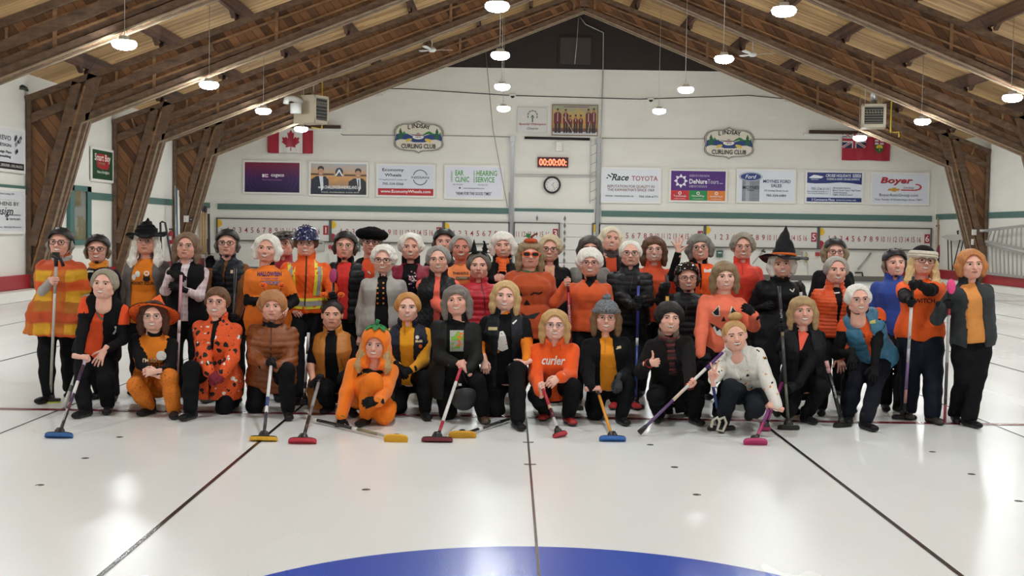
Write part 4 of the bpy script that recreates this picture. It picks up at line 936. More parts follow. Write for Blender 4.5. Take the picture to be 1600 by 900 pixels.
    def mesh(s):
        """surface nets"""
        d = s.d; ins = d < 0; nx, ny, nz = s.n
        cnt = np.zeros((nx-1, ny-1, nz-1), np.int8)
        for i in (0, 1):
            for j in (0, 1):
                for k in (0, 1): cnt += ins[i:nx-1+i, j:ny-1+j, k:nz-1+k]
        act = (cnt > 0) & (cnt < 8); c = np.argwhere(act); idx = np.full(act.shape, -1, np.int32); idx[act] = np.arange(len(c))
        acc = np.zeros((len(c), 3)); num = np.zeros(len(c))
        off = [(i, j, k) for i in (0, 1) for j in (0, 1) for k in (0, 1)]
        val = {o: d[c[:, 0]+o[0], c[:, 1]+o[1], c[:, 2]+o[2]] for o in off}
        for o in off:
            for a in range(3):
                if o[a] == 0:
                    o2 = list(o); o2[a] = 1; o2 = tuple(o2); v0, v1 = val[o], val[o2]; m = (v0 < 0) != (v1 < 0)
                    t = np.where(m, v0/np.where(m, v0-v1, 1), 0); p = np.zeros((len(c), 3)); p += o; p[:, a] += t
                    acc[m] += p[m]; num += m
        vs = s.lo+(c+acc/num[:, None])*s.h
        F = []
        for a in range(3):
            b_, c_ = (a+1) % 3, (a+2) % 3
            sl0 = [slice(1, -1)]*3; sl0[a] = slice(0, -1); sl1 = list(sl0); sl1[a] = slice(1, None)
            A_, B_ = ins[tuple(sl0)], ins[tuple(sl1)]; e = np.argwhere(A_ != B_)
            base = e.copy(); base[:, b_] += 1; base[:, c_] += 1
            fl = A_[e[:, 0], e[:, 1], e[:, 2]]
            def g(db, dc):
                q = base.copy(); q[:, b_] -= db; q[:, c_] -= dc; return idx[q[:, 0], q[:, 1], q[:, 2]]
            quad = np.stack([g(1, 1), g(0, 1), g(0, 0), g(1, 0)], 1); quad[~fl] = quad[~fl][:, ::-1]; F.append(quad)
        F = np.concatenate(F); F = F[(F >= 0).all(1)]
        return vs, F
    def tags_at(s, p):
        i = np.clip(np.round((p-s.lo)/s.h).astype(int), 0, s.n-1); return s.t[i[:, 0], i[:, 1], i[:, 2]]
def vnormals(vs, F):
    n = np.cross(vs[F[:, 2]]-vs[F[:, 0]], vs[F[:, 3 if F.shape[1] > 3 else 1]]-vs[F[:, 1]]); N_ = np.zeros_like(vs)
    for i in range(F.shape[1]): np.add.at(N_, F[:, i], n)
    return N_/(np.linalg.norm(N_, axis=1)[:, None]+1e-9)
def np_mesh(name, vs, F, mats, mi=None, smooth=True):
    me = bpy.data.meshes.new(name); nf = len(F); k = F.shape[1]
    me.vertices.add(len(vs)); me.vertices.foreach_set('co', np.asarray(vs, f32).ravel())
    me.loops.add(nf*k); me.loops.foreach_set('vertex_index', F.astype(np.int32).ravel())
    me.polygons.add(nf); me.polygons.foreach_set('loop_start', np.arange(nf, dtype=np.int32)*k)
    try: me.polygons.foreach_set('loop_total', np.full(nf, k, np.int32))
    except Exception: pass
    for x in mats: me.materials.append(x)
    if mi is not None: me.polygons.foreach_set('material_index', np.asarray(mi, np.int32))
    me.update(calc_edges=True)
    if smooth: me.polygons.foreach_set('use_smooth', np.ones(nf, bool))
    return me
def xform(vs, M):
    M = np.array(M); return vs @ M[:3, :3].T+M[:3, 3]
_rng = np.random.RandomState(7)
_FD = _rng.normal(size=(10, 3)); _FP = _rng.uniform(0, 6.28, 10)
def wob(p, sc, seed=0, n=5):
    """cheap smooth 3-D noise in about -1..1"""
    o = 0; q = p*sc
    for i in range(n):
        D = _FD[(i+seed) % 10]; w = q @ D+_FP[(i*3+seed) % 10]; w = w+1.3*np.sin(q @ _FD[(i+4+seed) % 10]*.7+_FP[i]); o = o+np.sin(w)
    return o/n*1.5

# ---------------------------------------------------------------- heads
SKIN_, LIP_, TEETH_, EYEW_, IRIS_, BROW_ = range(6)
def head_field(sm, old):
    F_ = Field((-.1, -.14, -.25), (.1, .125, .13), .003)
    F_.cap((0, .022, -.06), (0, .035, -.2), .05, .056, .02)
    F_.ell((0, .016, .024), (.074, .09, .079), .02); F_.ell((0, -.025, -.02), (.064, .064, .085), .03)
    F_.ell((0, -.034, -.07), (.050, .044, .034), .03); F_.ell((0, -.07, -.094), (.018, .014, .014), .02)
    for x in (-1, 1):
        F_.ell((x*.037, -.06, -.032), (.022, .022, .02), .022)
        F_.cap((x*.014, -.086, .021), (x*.045, -.074, .02), .008, .006, .014)
        F_.ell((x*.074, .008, -.012), (.01, .019, .031), .008); F_.cap((x*.05, .0, -.07), (x*.025, -.04, -.1), .02, .015, .02)
        F_.ell((x*.0305, -.097, .003), (.015, .016, .010), .012, 0, 's')
    F_.cap((0, -.088, .008), (0, -.107, -.03), .0065, .0125, .012)
    for x in (-1, 1): F_.ell((x*.0115, -.098, -.034), (.008, .009, .0075), .008)
    for x in (-1, 1): F_.ell((x*.0305, -.0735, .001), (.0125, .013, .0125), .002)
    # mouth: sm 0 closed, 1 smile with teeth, 2 open laugh
    F_.ell((0, -.074, -.062), (.03, .018, .02), .015)
    wd = {0: .024, 1: .028, 2: .029}[sm]; up = {0: .004, 1: .0095, 2: .010}[sm]
    zc = lambda x: -.0635+up*(np.abs(x)/wd)**2
    yc = lambda x: -.0905+.011*(abs(x)/wd)**2
    xs = np.linspace(-wd, wd, 7)
    gp = {0: 0., 1: .0042, 2: .0065}[sm]
    F_.chain([(x, yc(x), float(zc(x))+.0028+gp*(1-(x/wd)**2)) for x in xs], [.002, .003, .0034, .0034, .0034, .003, .002], .005)
    F_.chain([(x, yc(x), float(zc(x))-.0028-gp*1.1*(1-(x/wd)**2)) for x in xs], [.002, .0034, .004, .0044, .004, .0034, .002], .005)
    vs, F = F_.mesh(); c = vs[F].mean(1); mi = F_.tags_at(c).astype(int)
    dz = c[:, 2]
    for x in (-1, 1):
        ex = c[:, 0]-x*.0305; e = (np.abs(ex) < .0145) & (c[:, 1] < -.078)
        slit = (.0062 if sm < 2 else .0045)*np.sqrt(np.clip(1-(ex/.0145)**2, 0, 1))
        op = e & (np.abs(dz-.0005) < slit); mi[op] = EYEW_; mi[op & (np.abs(ex) < .0065)] = IRIS_
        mi[e & (dz-.0005 >= slit) & (dz-.0005 < slit+.003)] = BROW_+0        # lash line
        bz = .0215-.12*np.abs(np.abs(c[:, 0])-.03); mi[(c[:, 0]*x > .013) & (c[:, 0]*x < .049) & (np.abs(dz-bz) < .0034) & (c[:, 1] < -.05)] = BROW_
    r_ = np.clip(1-(c[:, 0]/wd)**2, 0, 1); dm = dz-zc(c[:, 0]); fr = (c[:, 1] < -.06) & (np.abs(c[:, 0]) < wd)
    mi[fr & (dm > -(.0065+gp*1.2)*r_**.7-.001) & (dm < (.0055+gp)*r_**.7+.001)] = LIP_
    if sm: mi[fr & (np.abs(c[:, 0]) < wd*.86) & (dm > -(.0042+gp*.8)*r_) & (dm < (.0035+gp*.7)*r_)] = TEETH_
    if sm == 2: mi[fr & (np.abs(c[:, 0]) < wd*.7) & (dm > -.0075*r_) & (dm < -.004*r_)] = IRIS_
    if not sm: mi[fr & (np.abs(dm) < .0012)] = BROW_
    # lines of age
    if old:
        n = vnormals(vs, F); front = np.clip((-vs[:, 1]-.03)/.05, 0, 1)
        ln = np.exp(-((np.abs(vs[:, 0])-(.02+.012*np.clip((-.035-vs[:, 2])/.03, 0, 1)))/.0035)**2)*((vs[:, 2] < -.03) & (vs[:, 2] > -.07))
        vs = vs-n*(ln*.0022*front)[:, None]
        vs = vs+n*(np.sin(vs[:, 2]*900)*.0004*((vs[:, 2] > .035) & (vs[:, 2] < .07))*front)[:, None]
    return vs, F, mi
HEADS = {}
def head_mesh(sm, old=1):
    if (sm, old) not in HEADS: HEADS[(sm, old)] = head_field(sm, old)
    return HEADS[(sm, old)]

# ---------------------------------------------------------------- hands (right hand: fingers +X, back of hand +Z, thumb side +Y)
def hand_field(pose, g=0.):
    F_ = Field((-.05, -.085, -.09), (.2, .11, .07), .0034)
    F_.cap((-.04, 0, 0), (.0, 0, 0), .024+g, .025+g, .01)
    for y in (-.024, -.008, .008, .024): F_.cap((.005, y*.55, 0), (.078, y*1.05, -.002 if abs(y) > .02 else .002), .014+g, .012+g, .012)
    base = [(-.030, .068, .062), (-.010, .08, .072), (.011, .084, .075), (.031, .08, .07)]        # y, x of knuckle, length: little..index
    r = .0078+g*.8
    for i, (y, x, ln) in enumerate(base):
        seg = [ln*.46, ln*.32, ln*.26]
        if pose == 'grip': ang = [1.25, 2.75, 4.0]; sp = 0
        elif pose == 'relax': ang = [.45+.07*(3-i), 1.0+.05*(3-i), 1.45]; sp = .02
        elif pose == 'flat': ang = [.18, .42, .6]; sp = .16
        elif pose == 'wave': ang = [.0, .06, .12]; sp = .36
        elif pose == 'thumb': ang = [1.45, 3.0, 4.3]; sp = 0
        elif pose == 'peace': ang = [.05, .08, .1] if i >= 2 else [1.3, 2.9, 4.1]; sp = .5 if i >= 2 else 0
        s_ = (i-1.5)*sp if pose != 'peace' else ((i-2.5)*sp)
        p = np.array([x, y, 0.]); pts = [p]
        for a, l_ in zip(ang, seg):
            p = p+np.array([math.cos(a)*math.cos(s_), math.cos(a)*math.sin(s_), -math.sin(a)])*l_; pts.append(p)
        F_.chain(pts, [r*1.12, r*1.04, r*.96, r*.85], .005)
    r *= 1.15
    th = {'grip': [(.02, .026, -.008), (.05, .044, -.022), (.075, .03, -.045), (.083, .008, -.05)], 'relax': [(.015, .024, -.005), (.045, .046, -.018), (.075, .05, -.026), (.096, .046, -.03)],
          'flat': [(.012, .024, -.003), (.04, .052, -.01), (.062, .07, -.012), (.082, .08, -.014)], 'wave': [(.012, .024, -.003), (.035, .055, -.006), (.052, .08, -.008), (.066, .102, -.008)],
          'thumb': [(.015, .024, -.004), (.04, .048, -.012), (.046, .08, -.012), (.044, .108, -.008)], 'peace': [(.02, .026, -.008), (.05, .04, -.022), (.074, .024, -.036), (.082, .0, -.042)]}[pose]
    F_.chain(th, [r*1.35, r*1.15, r, r*.88], .008)
    vs, F = F_.mesh(); return vs, F
HANDS = {}
def hand_mesh(pose, g=0.):
    if (pose, g) not in HANDS: HANDS[(pose, g)] = hand_field(pose, g)
    return HANDS[(pose, g)]
# ---------------------------------------------------------------- cloth, skin and hair materials
def fabric(col, kind='plain', var=.08):
    key = ('fab', col, kind)
    if key in _mc: return _mc[key]
    m_, nt, b = newmat('cloth_'+kind); c = srgb(col); v = coords(nt)
    big = noise(nt, v, 9, 3, .5)
    base = ramp(nt, big, [(.3, dark(c, 1-var)), (.7, dark(c, 1+var))])
    rough = {'plain': .8, 'knit': .9, 'fleece': .95, 'nylon': .6, 'puffer': .5, 'leather': .5, 'shiny': .22, 'felt': .95, 'hair': .5}.get(kind, .8)
    b.inputs['Roughness'].default_value = rough; b.inputs['Specular IOR Level'].default_value = (.35 if rough > .55 else .5)*(.45 if max(c[:3]) < .03 else 1)
    if kind in ('fleece', 'felt', 'knit'):
        f = noise(nt, v, 220, 3, .7); base = mixc(nt, mth(nt, 'MULTIPLY', f, .35), base, dark(c, 1.35))
        b.inputs['Sheen Weight'].default_value = .2 if max(c[:3]) > .05 else .03
    L(nt, base, b.inputs['Base Color'])
    fold = noise(nt, coords(nt, (1, 1, .55)), 17, 3, .55); fine = noise(nt, v, 260 if kind != 'nylon' else 60, 2, .5)
    h = mth(nt, 'ADD', fold, mth(nt, 'MULTIPLY', fine, .10 if kind not in ('fleece', 'knit') else .3))
    bump(nt, b, h, .55 if kind in ('nylon', 'puffer', 'leather') else .4, .018); _mc[key] = m_; return m_
def spots(name, base, layers, rough=.8):
    """cloth print: layers of (colour, voronoi scale, threshold, seed)"""
    m_, nt, b = newmat(name); col = srgb(base)
    for c, sc, th, sd in layers:
        mp = coords(nt, (1, .5, 1)); ad = N(nt, 'ShaderNodeVectorMath', operation='ADD'); ad.inputs[1].default_value = (sd*1.7, sd*.9, sd*2.3)
        L(nt, mp, ad.inputs[0]); nz = N(nt, 'ShaderNodeTexNoise'); nz.inputs['Scale'].default_value = sc*1.6; L(nt, ad.outputs[0], nz.inputs['Vector'])
        mx = N(nt, 'ShaderNodeMixRGB'); mx.inputs[0].default_value = .05; L(nt, ad.outputs[0], mx.inputs[1]); L(nt, nz.outputs[1], mx.inputs[2])
        vo = N(nt, 'ShaderNodeTexVoronoi'); vo.inputs['Scale'].default_value = sc; L(nt, mx.outputs[0], vo.inputs['Vector'])
        f = mth(nt, 'LESS_THAN', vo.outputs[0], th); col = mixc(nt, f, col, srgb(c))
    L(nt, col, b.inputs['Base Color']); b.inputs['Roughness'].default_value = rough
    bump(nt, b, noise(nt, coords(nt), 16, 3), .4, .015); return m_
def stripes(name, cols, w, axis=2, wav=.03, rough=.8, second=None):
    m_, nt, b = newmat(name); v = coords(nt); sp = N(nt, 'ShaderNodeSeparateXYZ'); L(nt, v, sp.inputs[0])
    z = mth(nt, 'ADD', sp.outputs[axis], mth(nt, 'MULTIPLY', noise(nt, v, 3, 2), wav)); z = mth(nt, 'DIVIDE', z, w)
    fr_ = mth(nt, 'FRACT', z); n = len(cols); rp = N(nt, 'ShaderNodeValToRGB'); cr = rp.color_ramp; cr.interpolation = 'LINEAR' if wav > .01 else 'CONSTANT'
    while len(cr.elements) < 2*n: cr.elements.new(.5)
    for i, c in enumerate(cols):
        cr.elements[2*i].position = i/n+.02; cr.elements[2*i].color = srgb(c); cr.elements[2*i+1].position = (i+1)/n-.02; cr.elements[2*i+1].color = srgb(c)
    L(nt, fr_, rp.inputs[0]); col = rp.outputs[0]
    if second:
        ax2, w2, c2, th = second; f = mth(nt, 'LESS_THAN', mth(nt, 'FRACT', mth(nt, 'DIVIDE', sp.outputs[ax2], w2)), th); col = mixc(nt, mth(nt, 'MULTIPLY', f, .7), col, srgb(c2))
    L(nt, col, b.inputs['Base Color']); b.inputs['Roughness'].default_value = rough
    bump(nt, b, noise(nt, coords(nt, (1, 1, .5)), 17, 3), .4, .018); return m_
def skin(col='#d9a088'):
    key = ('skin', col)
    if key in _mc: return _mc[key]
    m_, nt, b = newmat('skin'); c = srgb(col); v = coords(nt)
    n = noise(nt, v, 28, 3); red = (min(1, c[0]*1.08), c[1]*.78, c[2]*.72, 1)
    L(nt, ramp(nt, n, [(.35, c), (.75, red)]), b.inputs['Base Color'])
    b.inputs['Roughness'].default_value = .5; b.inputs['Subsurface Weight'].default_value = .08; b.inputs['Subsurface Radius'].default_value = (.012, .005, .003)
    bump(nt, b, noise(nt, v, 160, 2), .15, .003); _mc[key] = m_; return m_
def hairm(col, col2=None):
    key = ('hair', col, col2)
    if key in _mc: return _mc[key]
    m_, nt, b = newmat('hair'); c = dark(srgb(col), 1.18); c2 = srgb(col2) if col2 else dark(c, .62); c2 = tuple((x*.45+y*.55) for x, y in zip(c, c2))
    n = noise(nt, coords(nt, (1, 1, .12)), 130, 3, .6); n2 = noise(nt, coords(nt), 14, 2)
    L(nt, ramp(nt, mth(nt, 'ADD', mth(nt, 'MULTIPLY', n, .65), mth(nt, 'MULTIPLY', n2, .35)), [(.36, c2), (.6, c)]), b.inputs['Base Color'])
    b.inputs['Roughness'].default_value = .5; b.inputs['Specular IOR Level'].default_value = .3
    bump(nt, b, n, .5, .006); _mc[key] = m_; return m_
m_lip = plain('#b06a60', .4, 0, 'lip'); m_teeth = plain('#e6e0d4', .3, 0, 'teeth'); m_eyew = plain('#c9c2ba', .3, 0, 'eye_white'); m_iris = plain('#2a211d', .2, 0, 'iris'); m_white = plain('#e2e0dc', .5, 0, 'white')
m_black = fabric('#121214'); m_blk2 = fabric('#17181b', 'nylon'); m_trs = fabric('#0f1013'); m_nvy = fabric('#151922')
m_sole = plain('#1a1918', .6, 0, 'sole'); m_lens, _nt, _b = newmat('spectacle_lens'); _b.inputs['Transmission Weight'].default_value = 1; _b.inputs['Roughness'].default_value = .02; _b.inputs['IOR'].default_value = 1.04; _b.inputs['Base Color'].default_value = (.93, .94, .95, 1)
m_dlens = plain('#0c0b0d', .08, 0, 'dark_lens')

# ---------------------------------------------------------------- headwear, hair and glasses, all in head coordinates
def sdfmesh(name, F_, disp=None, mats=1, mi=None):
    vs, F = F_.mesh()
    if disp is not None: n = vnormals(vs, F); vs = vs+n*disp(vs, n)[:, None]
    return vs, F
def hair_mesh(style, seed):
    hi = {'long': -.26, 'mid': -.17, 'bob': -.13}.get(style.split('+')[0], -.1)
    F_ = Field((-.14, -.14, hi-.02), (.14, .15, .17), .0044)
    st = style.split('+')[0]; vol = {'short': .013, 'flat': .006, 'curly': .022, 'bob': .018, 'mid': .016, 'long': .012, 'tied': .005, 'puff': .024, 'under': .0}[st]
    F_.ell((0, .018, .026+vol*.2), (.078+vol, .094+vol, .081+vol), .02)
    F_.ell((0, .045, -.015), (.068+vol*.8, .06+vol*.8, .07), .025)
    for x in (-1, 1):
        if st in ('short', 'curly', 'puff', 'flat'): F_.ell((x*(.068+vol*.6), .012, .005), (.018+vol*.4, .04, .045), .015)
        if st == 'bob': F_.chain([(x*.066, -.005, .05), (x*.085, .0, -.02), (x*.078, -.008, -.085)], [.03, .034, .026], .02)
        if st == 'mid': F_.chain([(x*.062, -.01, .06), (x*.082, .0, -.02), (x*.08, .0, -.1), (x*.085, -.005, -.145)], [.028, .03, .03, .018], .02)
        if st == 'long': F_.chain([(x*.06, -.012, .06), (x*.08, -.005, -.02), (x*.085, -.015, -.1), (x*.1, -.045, -.19), (x*.1, -.06, -.24)], [.026, .028, .034, .034, .014], .02)
        if st == 'under': F_.chain([(x*.07, .0, .03), (x*.082, .0, -.03), (x*.078, .005, -.08)], [.016, .022, .012], .015)
    if st in ('mid', 'long', 'bob'): F_.ell((0, .06, -.06), (.075, .05, .09 if st != 'bob' else .07), .03)
    if '+bun' in style: F_.ell((.02, .05, .14), (.05, .045, .035), .01)
    # face opening
    if 'bang' in style: F_.cap((-.04, -.062, .062), (.04, -.062, .062), .022, .022, .015)
    F_.ell((0, -.122, -.03), (.073, .122, .130 if st in ('short', 'flat', 'curly', 'puff') and 'bang' not in style else .118 if 'bang' not in style else .086), .010, 0, 's')
    if 'bang' in style: F_.ell((0, -.11, -.045), (.071, .085, .094), .006, 0, 's')
    F_.ell((0, -.09, -.06), (.075, .075, .06), .01, 0, 's')
    F_.ell((0, -.03, -.13), (.065, .06, .09), .01, 0, 's')
    if st in ('short', 'flat', 'curly', 'puff'): F_.cut(lambda X, Y, Z: -.062+.5*np.minimum(0, Y)*-1-Z+0*X)
    k = {'curly': (.006, 75), 'puff': (.006, 38)}.get(st, (.0028, 40))
    def disp(v, n):
        a = np.arctan2(v[:, 0], v[:, 1]-.02)
        return wob(v, k[1], seed)*k[0]+np.sin(a*46+wob(v, 22, seed+2)*3)*.0013
    return sdfmesh('hair', F_, disp)
def helmet_mesh(gloss):
    F_ = Field((-.12, -.14, -.06), (.12, .15, .17), .004)
    F_.ell((0, .01, .036), (.097, .118, .1), .01, 0)
    F_.cut(lambda X, Y, Z: (.034-.34*np.clip(Y+.04, 0, .06)-1.2*np.clip(Y-.02, 0, .03)*0)-Z-.35*np.clip(Y-.07, 0, .1)*-1*0)
    F_.ell((0, -.02, .02), (.078, .14, .07), .006, 0, 's')
    if not gloss:
        F_.ell((0, -.005, .028), (.1, .121, .012), .006, 0, 'u') if False else None
        for x in (-.05, .05): F_.ell((x, -.1, .068), (.016, .02, .0045), .002, 1, 's'); F_.ell((x*.9, -.07, .112), (.014, .02, .0045), .002, 1, 's')
    return sdfmesh('helmet', F_)
def strap_mesh():
    mb = MB()
    for x in (-1, 1):
        mb.tube([(x*.086, -.03, .03), (x*.078, -.025, -.04), (x*.05, -.03, -.1), (0, -.045, -.122)], .0055, n=6, sx=.5)
        mb.tube([(x*.084, .04, .01), (x*.079, -.012, -.045)], .005, n=6, sx=.5)
    mb.lathe([(0, -.012), (.014, -.01), (.014, .01), (0, .012)], c=(0, -.046, -.12), n=10)
    return mb
def cone_hat(R, h, r0=.088, tilt=0, wav=0., bend=.05, crump=0., z0=.06, lean=(0, 0)):
    mb = MB(); n = 40; vs = []; fs = []
    prof = [(R, 0), (R*.8, .004), (R*.6, .012), (r0+.006, .016), (r0, .02), (r0*.98, .045)]
    prof2 = [(r0*(1-t)**.92+.004, .045+h*t) for t in np.linspace(.08, 1, 14)]
    P_ = prof+prof2
    for i, (r, z) in enumerate(P_):
        t = max(0, (z-.045)/h)
        for k in range(n):
            a = 2*math.pi*k/n; zz = z
            if i < 3: zz += wav*math.sin(2*a+.6)*(r/R)**2+wav*.4*math.sin(5*a)
            rr = r*(1+crump*math.sin(3*a+9*t)*(t > 0)*math.sin(t*3.1))
            vs.append((rr*math.cos(a)+bend*t*t+lean[0]*t, rr*math.sin(a)+.01+lean[1]*t, z0+zz+crump*.05*math.sin(20*t)))
    m_ = len(P_)
    for i in range(m_-1):
        for k in range(n): fs.append((i*n+k, i*n+(k+1) % n, (i+1)*n+(k+1) % n, (i+1)*n+k))
    fs.append(tuple((m_-1)*n+k for k in range(n)))
    b = len(vs)                                # underside of the brim, so that it has thickness
    for i in (0, 3):
        for k in range(n): x, y, z = vs[i*n+k]; vs.append((x, y, z-.006))
    for k in range(n): j = (k+1) % n; fs += [(b+k, b+n+k, b+n+j, b+j), (k, b+k, b+j, j)]
    mb.add(vs, fs, 0, True); return mb
def band(r, z, h, y=.01):
    return MB().lathe([(r, z), (r+.006, z+.002), (r+.005, z+h-.002), (r-.004, z+h)], c=(0, y, 0), n=32)
def glasses_mesh(shape):
    rx, rz, p = {'round': (.0235, .021, 2.1), 'rect': (.0245, .0165, 3.5), 'big': (.027, .022, 3.), 'thin': (.0225, .0165, 2.8), 'sun': (.028, .02, 3.2)}[shape]
    fr_ = MB(); ln = MB(); w = .0024 if shape in ('round', 'rect', 'big') else .0012
    if shape == 'sun': w = .0042
    for x in (-1, 1):
        pts = []
        for i in range(20):
            a = 2*math.pi*i/20; c, s_ = math.cos(a), math.sin(a)
            pts.append(Vector((x*.033+rx*math.copysign(abs(c)**(2/p), c), -.106+.10*abs(x*.033+rx*c)**1.2*.35, -.001+rz*math.copysign(abs(s_)**(2/p), s_))))
        fr_.tube(pts, w, close=True, n=6); ln.poly(pts, ext=(0, .001, 0))
        fr_.tube([(x*(.033+rx), -.1, .004), (x*.073, -.07, .004), (x*.082, .0, .0)], w*.9, n=6)
    fr_.tube([(-.0095, -.107, .004), (0, -.112, .006), (.0095, -.107, .004)], w, n=6)
    return fr_, ln
_gear = {}
def gear(key, fn):
    if key not in _gear: _gear[key] = fn()
    return _gear[key]
# ---------------------------------------------------------------- brooms
BROOMS = {}
def V3(p): return Vector((float(p[0]), float(p[1]), float(p[2])))
m_plast = plain('#161618', .4, 0, 'black_plastic')
m_chrome = plain('#c9c9cc', .2, .9, 'chrome')
def broom(key, top, bot, segs, head, pad, label, yaw=0., tilt=.5, hw=.23, hh=.0, group='curling brooms', r=.0145, upside=False, lie=False, txt=None, thick=.03, cat='broom', name='curling_broom'):
    """top, bot: (px, py, Y) ends of the handle; the head sits at bot"""
    B = at(*bot) if len(bot) == 3 else onz(bot[0], bot[1], .03)
    A = at(*top) if len(top) == 3 else onz(top[0], top[1], .03)
    t = empty(name, B, label, cat, group)
    d = A-B; n = len(segs); mats = []; mb = MB(); f0 = 0
    for f1, c in segs:
        m_ = plain(c, .35, .0, 'handle_'+c[1:]) if c[0] == '#' else m_chrome
        if m_ not in mats: mats.append(m_)
        mb.tube([d*(1-f0), d*(1-f1)], r if f1 < 1 else r*.95, mats.index(m_), n=12); f0 = f1
    mb.build('handle', mats, t)
    if txt:
        co, fs = text_mesh(txt[0], .02, .01); u = d.normalized(); s_ = Vector((0, -1, 0)).cross(u).normalized(); f = s_.cross(u)*-1
        if f.y > 0: f = -f
        MB().add([d*(1-txt[1])+u*(x*1.2)+s_*(y*1.0)+f*(r+.001) for x, y, _ in co], fs).build('lettering', plain(txt[2], .4, 0, 'lettering'), t)
    if head:
        hd = empty('broom_head', (0, 0, 0)); hd.parent = t
        R_ = Matrix.Rotation(yaw, 4, 'Z') @ Matrix.Rotation(-tilt, 4, 'X')
        hd.matrix_local = R_
        hb = MB(); pd = MB()
        def slab(m_, a, b, z0, z1, rr):
            N_ = 32; pts = []
            for i in range(N_):
                q = 2*math.pi*i/N_; c, s_ = math.cos(q), math.sin(q); e = .55
                pts.append((a*math.copysign(abs(c)**e, c), b*math.copysign(abs(s_)**.8, s_)))
            prof = [(1-rr, z0), (1, z0+.004), (1, z1-.004), (1-rr, z1)]
            vs = [(x*k, y*k, z) for k, z in prof for x, y in pts]; fs = []
            for j in range(3):
                for i in range(N_): fs.append((j*N_+i, j*N_+(i+1) % N_, (j+1)*N_+(i+1) % N_, (j+1)*N_+i))
            fs += [tuple(range(N_-1, -1, -1)), tuple(3*N_+i for i in range(N_))]
            m_.add(vs, fs, 0, False)
        if head == 'pad':
            slab(pd, hw/2, .042, -.028, -.028+thick, .06); slab(hb, hw/2*.94, .036, -.028+thick, -.018+thick, .1)
            hb.lathe([(.03, 0), (.028, .02), (.018, .045), (.0, .045)], c=(0, 0, -.02+thick), n=14, sx=1.5)
        elif head == 'stab':
            slab(pd, hw/2, .05, -.03, -.018, .05); slab(hb, hw/2, .05, -.018, .01, .1); hb.box((0, 0, .02), (.05, .05, .05))
        pad_m = plain(pad, .6, 0, 'pad_'+pad[1:]); pd.build('pad', pad_m, hd)
        hb.build('head_block', m_chrome if head == 'chrome' else m_plast, hd)
        if head != 'stab':
            k = .055/max(d.length, .1)
            jn = MB().tube([(0, 0, 0), d*k, d*k*1.6], [.026, .02, .016], n=12); jn.build('ferrule', m_plast, t)
    BROOMS[key] = (A, B); return t

# ---------------------------------------------------------------- people
def norm(v): v = np.array(v, float); return v/(np.linalg.norm(v)+1e-9)
def ik(S, W_, a, b, hint):
    S, W_ = np.array(S, float), np.array(W_, float); d = W_-S; L_ = np.linalg.norm(d); dn = d/(L_+1e-9)
    if L_ > (a+b)*.995: k = L_/((a+b)*.995); a *= k; b *= k
    x = (a*a-b*b+L_*L_)/(2*L_); y = math.sqrt(max(a*a-x*x, 0)); h = np.array(hint, float); h = h-dn*(h @ dn); return S+dn*x+norm(h)*y
TAB = [(-.28, .15, .115, .0), (-.05, .185, .135, .005), (.1, .18, .135, .01), (.38, .148, .118, .012), (.62, .16, .132, .02), (.75, .165, .135, .022), (.86, .152, .112, .006), (.93, .125, .092, .0), (.985, .08, .07, -.006), (1.04, .056, .056, -.01)]
def torso_tab(bulk, t0, t1=1.03):
    o = []
    ts = [x[0] for x in TAB]
    for t in [t0]+[x for x in ts if t0 < x < t1]+[t1]:
        w = [np.interp(t, ts, [x[i] for x in TAB]) for i in (1, 2, 3)]
        k = bulk if t < .9 else 1+(bulk-1)*.5; o.append((t, w[0]*k, w[1]*(1+(bulk-1)*1.3), w[2]))
    return o
def shoe_mesh():
    F_ = Field((-.06, -.22, -.01), (.06, .1, .15), .005)
    F_.cap((0, .05, .03), (0, -.1, .028), .04, .036, .01); F_.ell((0, -.135, .03), (.043, .05, .03), .02); F_.ell((0, .03, .06), (.038, .05, .05), .02); F_.cap((0, .03, .06), (0, .035, .11), .036, .042, .02)
    F_.cut(lambda X, Y, Z: -Z+0*X+0*Y); vs, F = F_.mesh(); c = vs[F].mean(1); mi = (c[:, 2] < .022).astype(int); mi[(c[:, 2] > .05) & (c[:, 1] < -.02) & (c[:, 1] > -.085) & (np.abs(c[:, 0]) < .02) & (np.sin(c[:, 1]*420) > .2)] = 2
    return vs, F, mi
PEOPLE = {}
SKN = ['#e6b8a6', '#e8bcaa', '#dfae9c', '#eac2b2', '#e2b2a0']
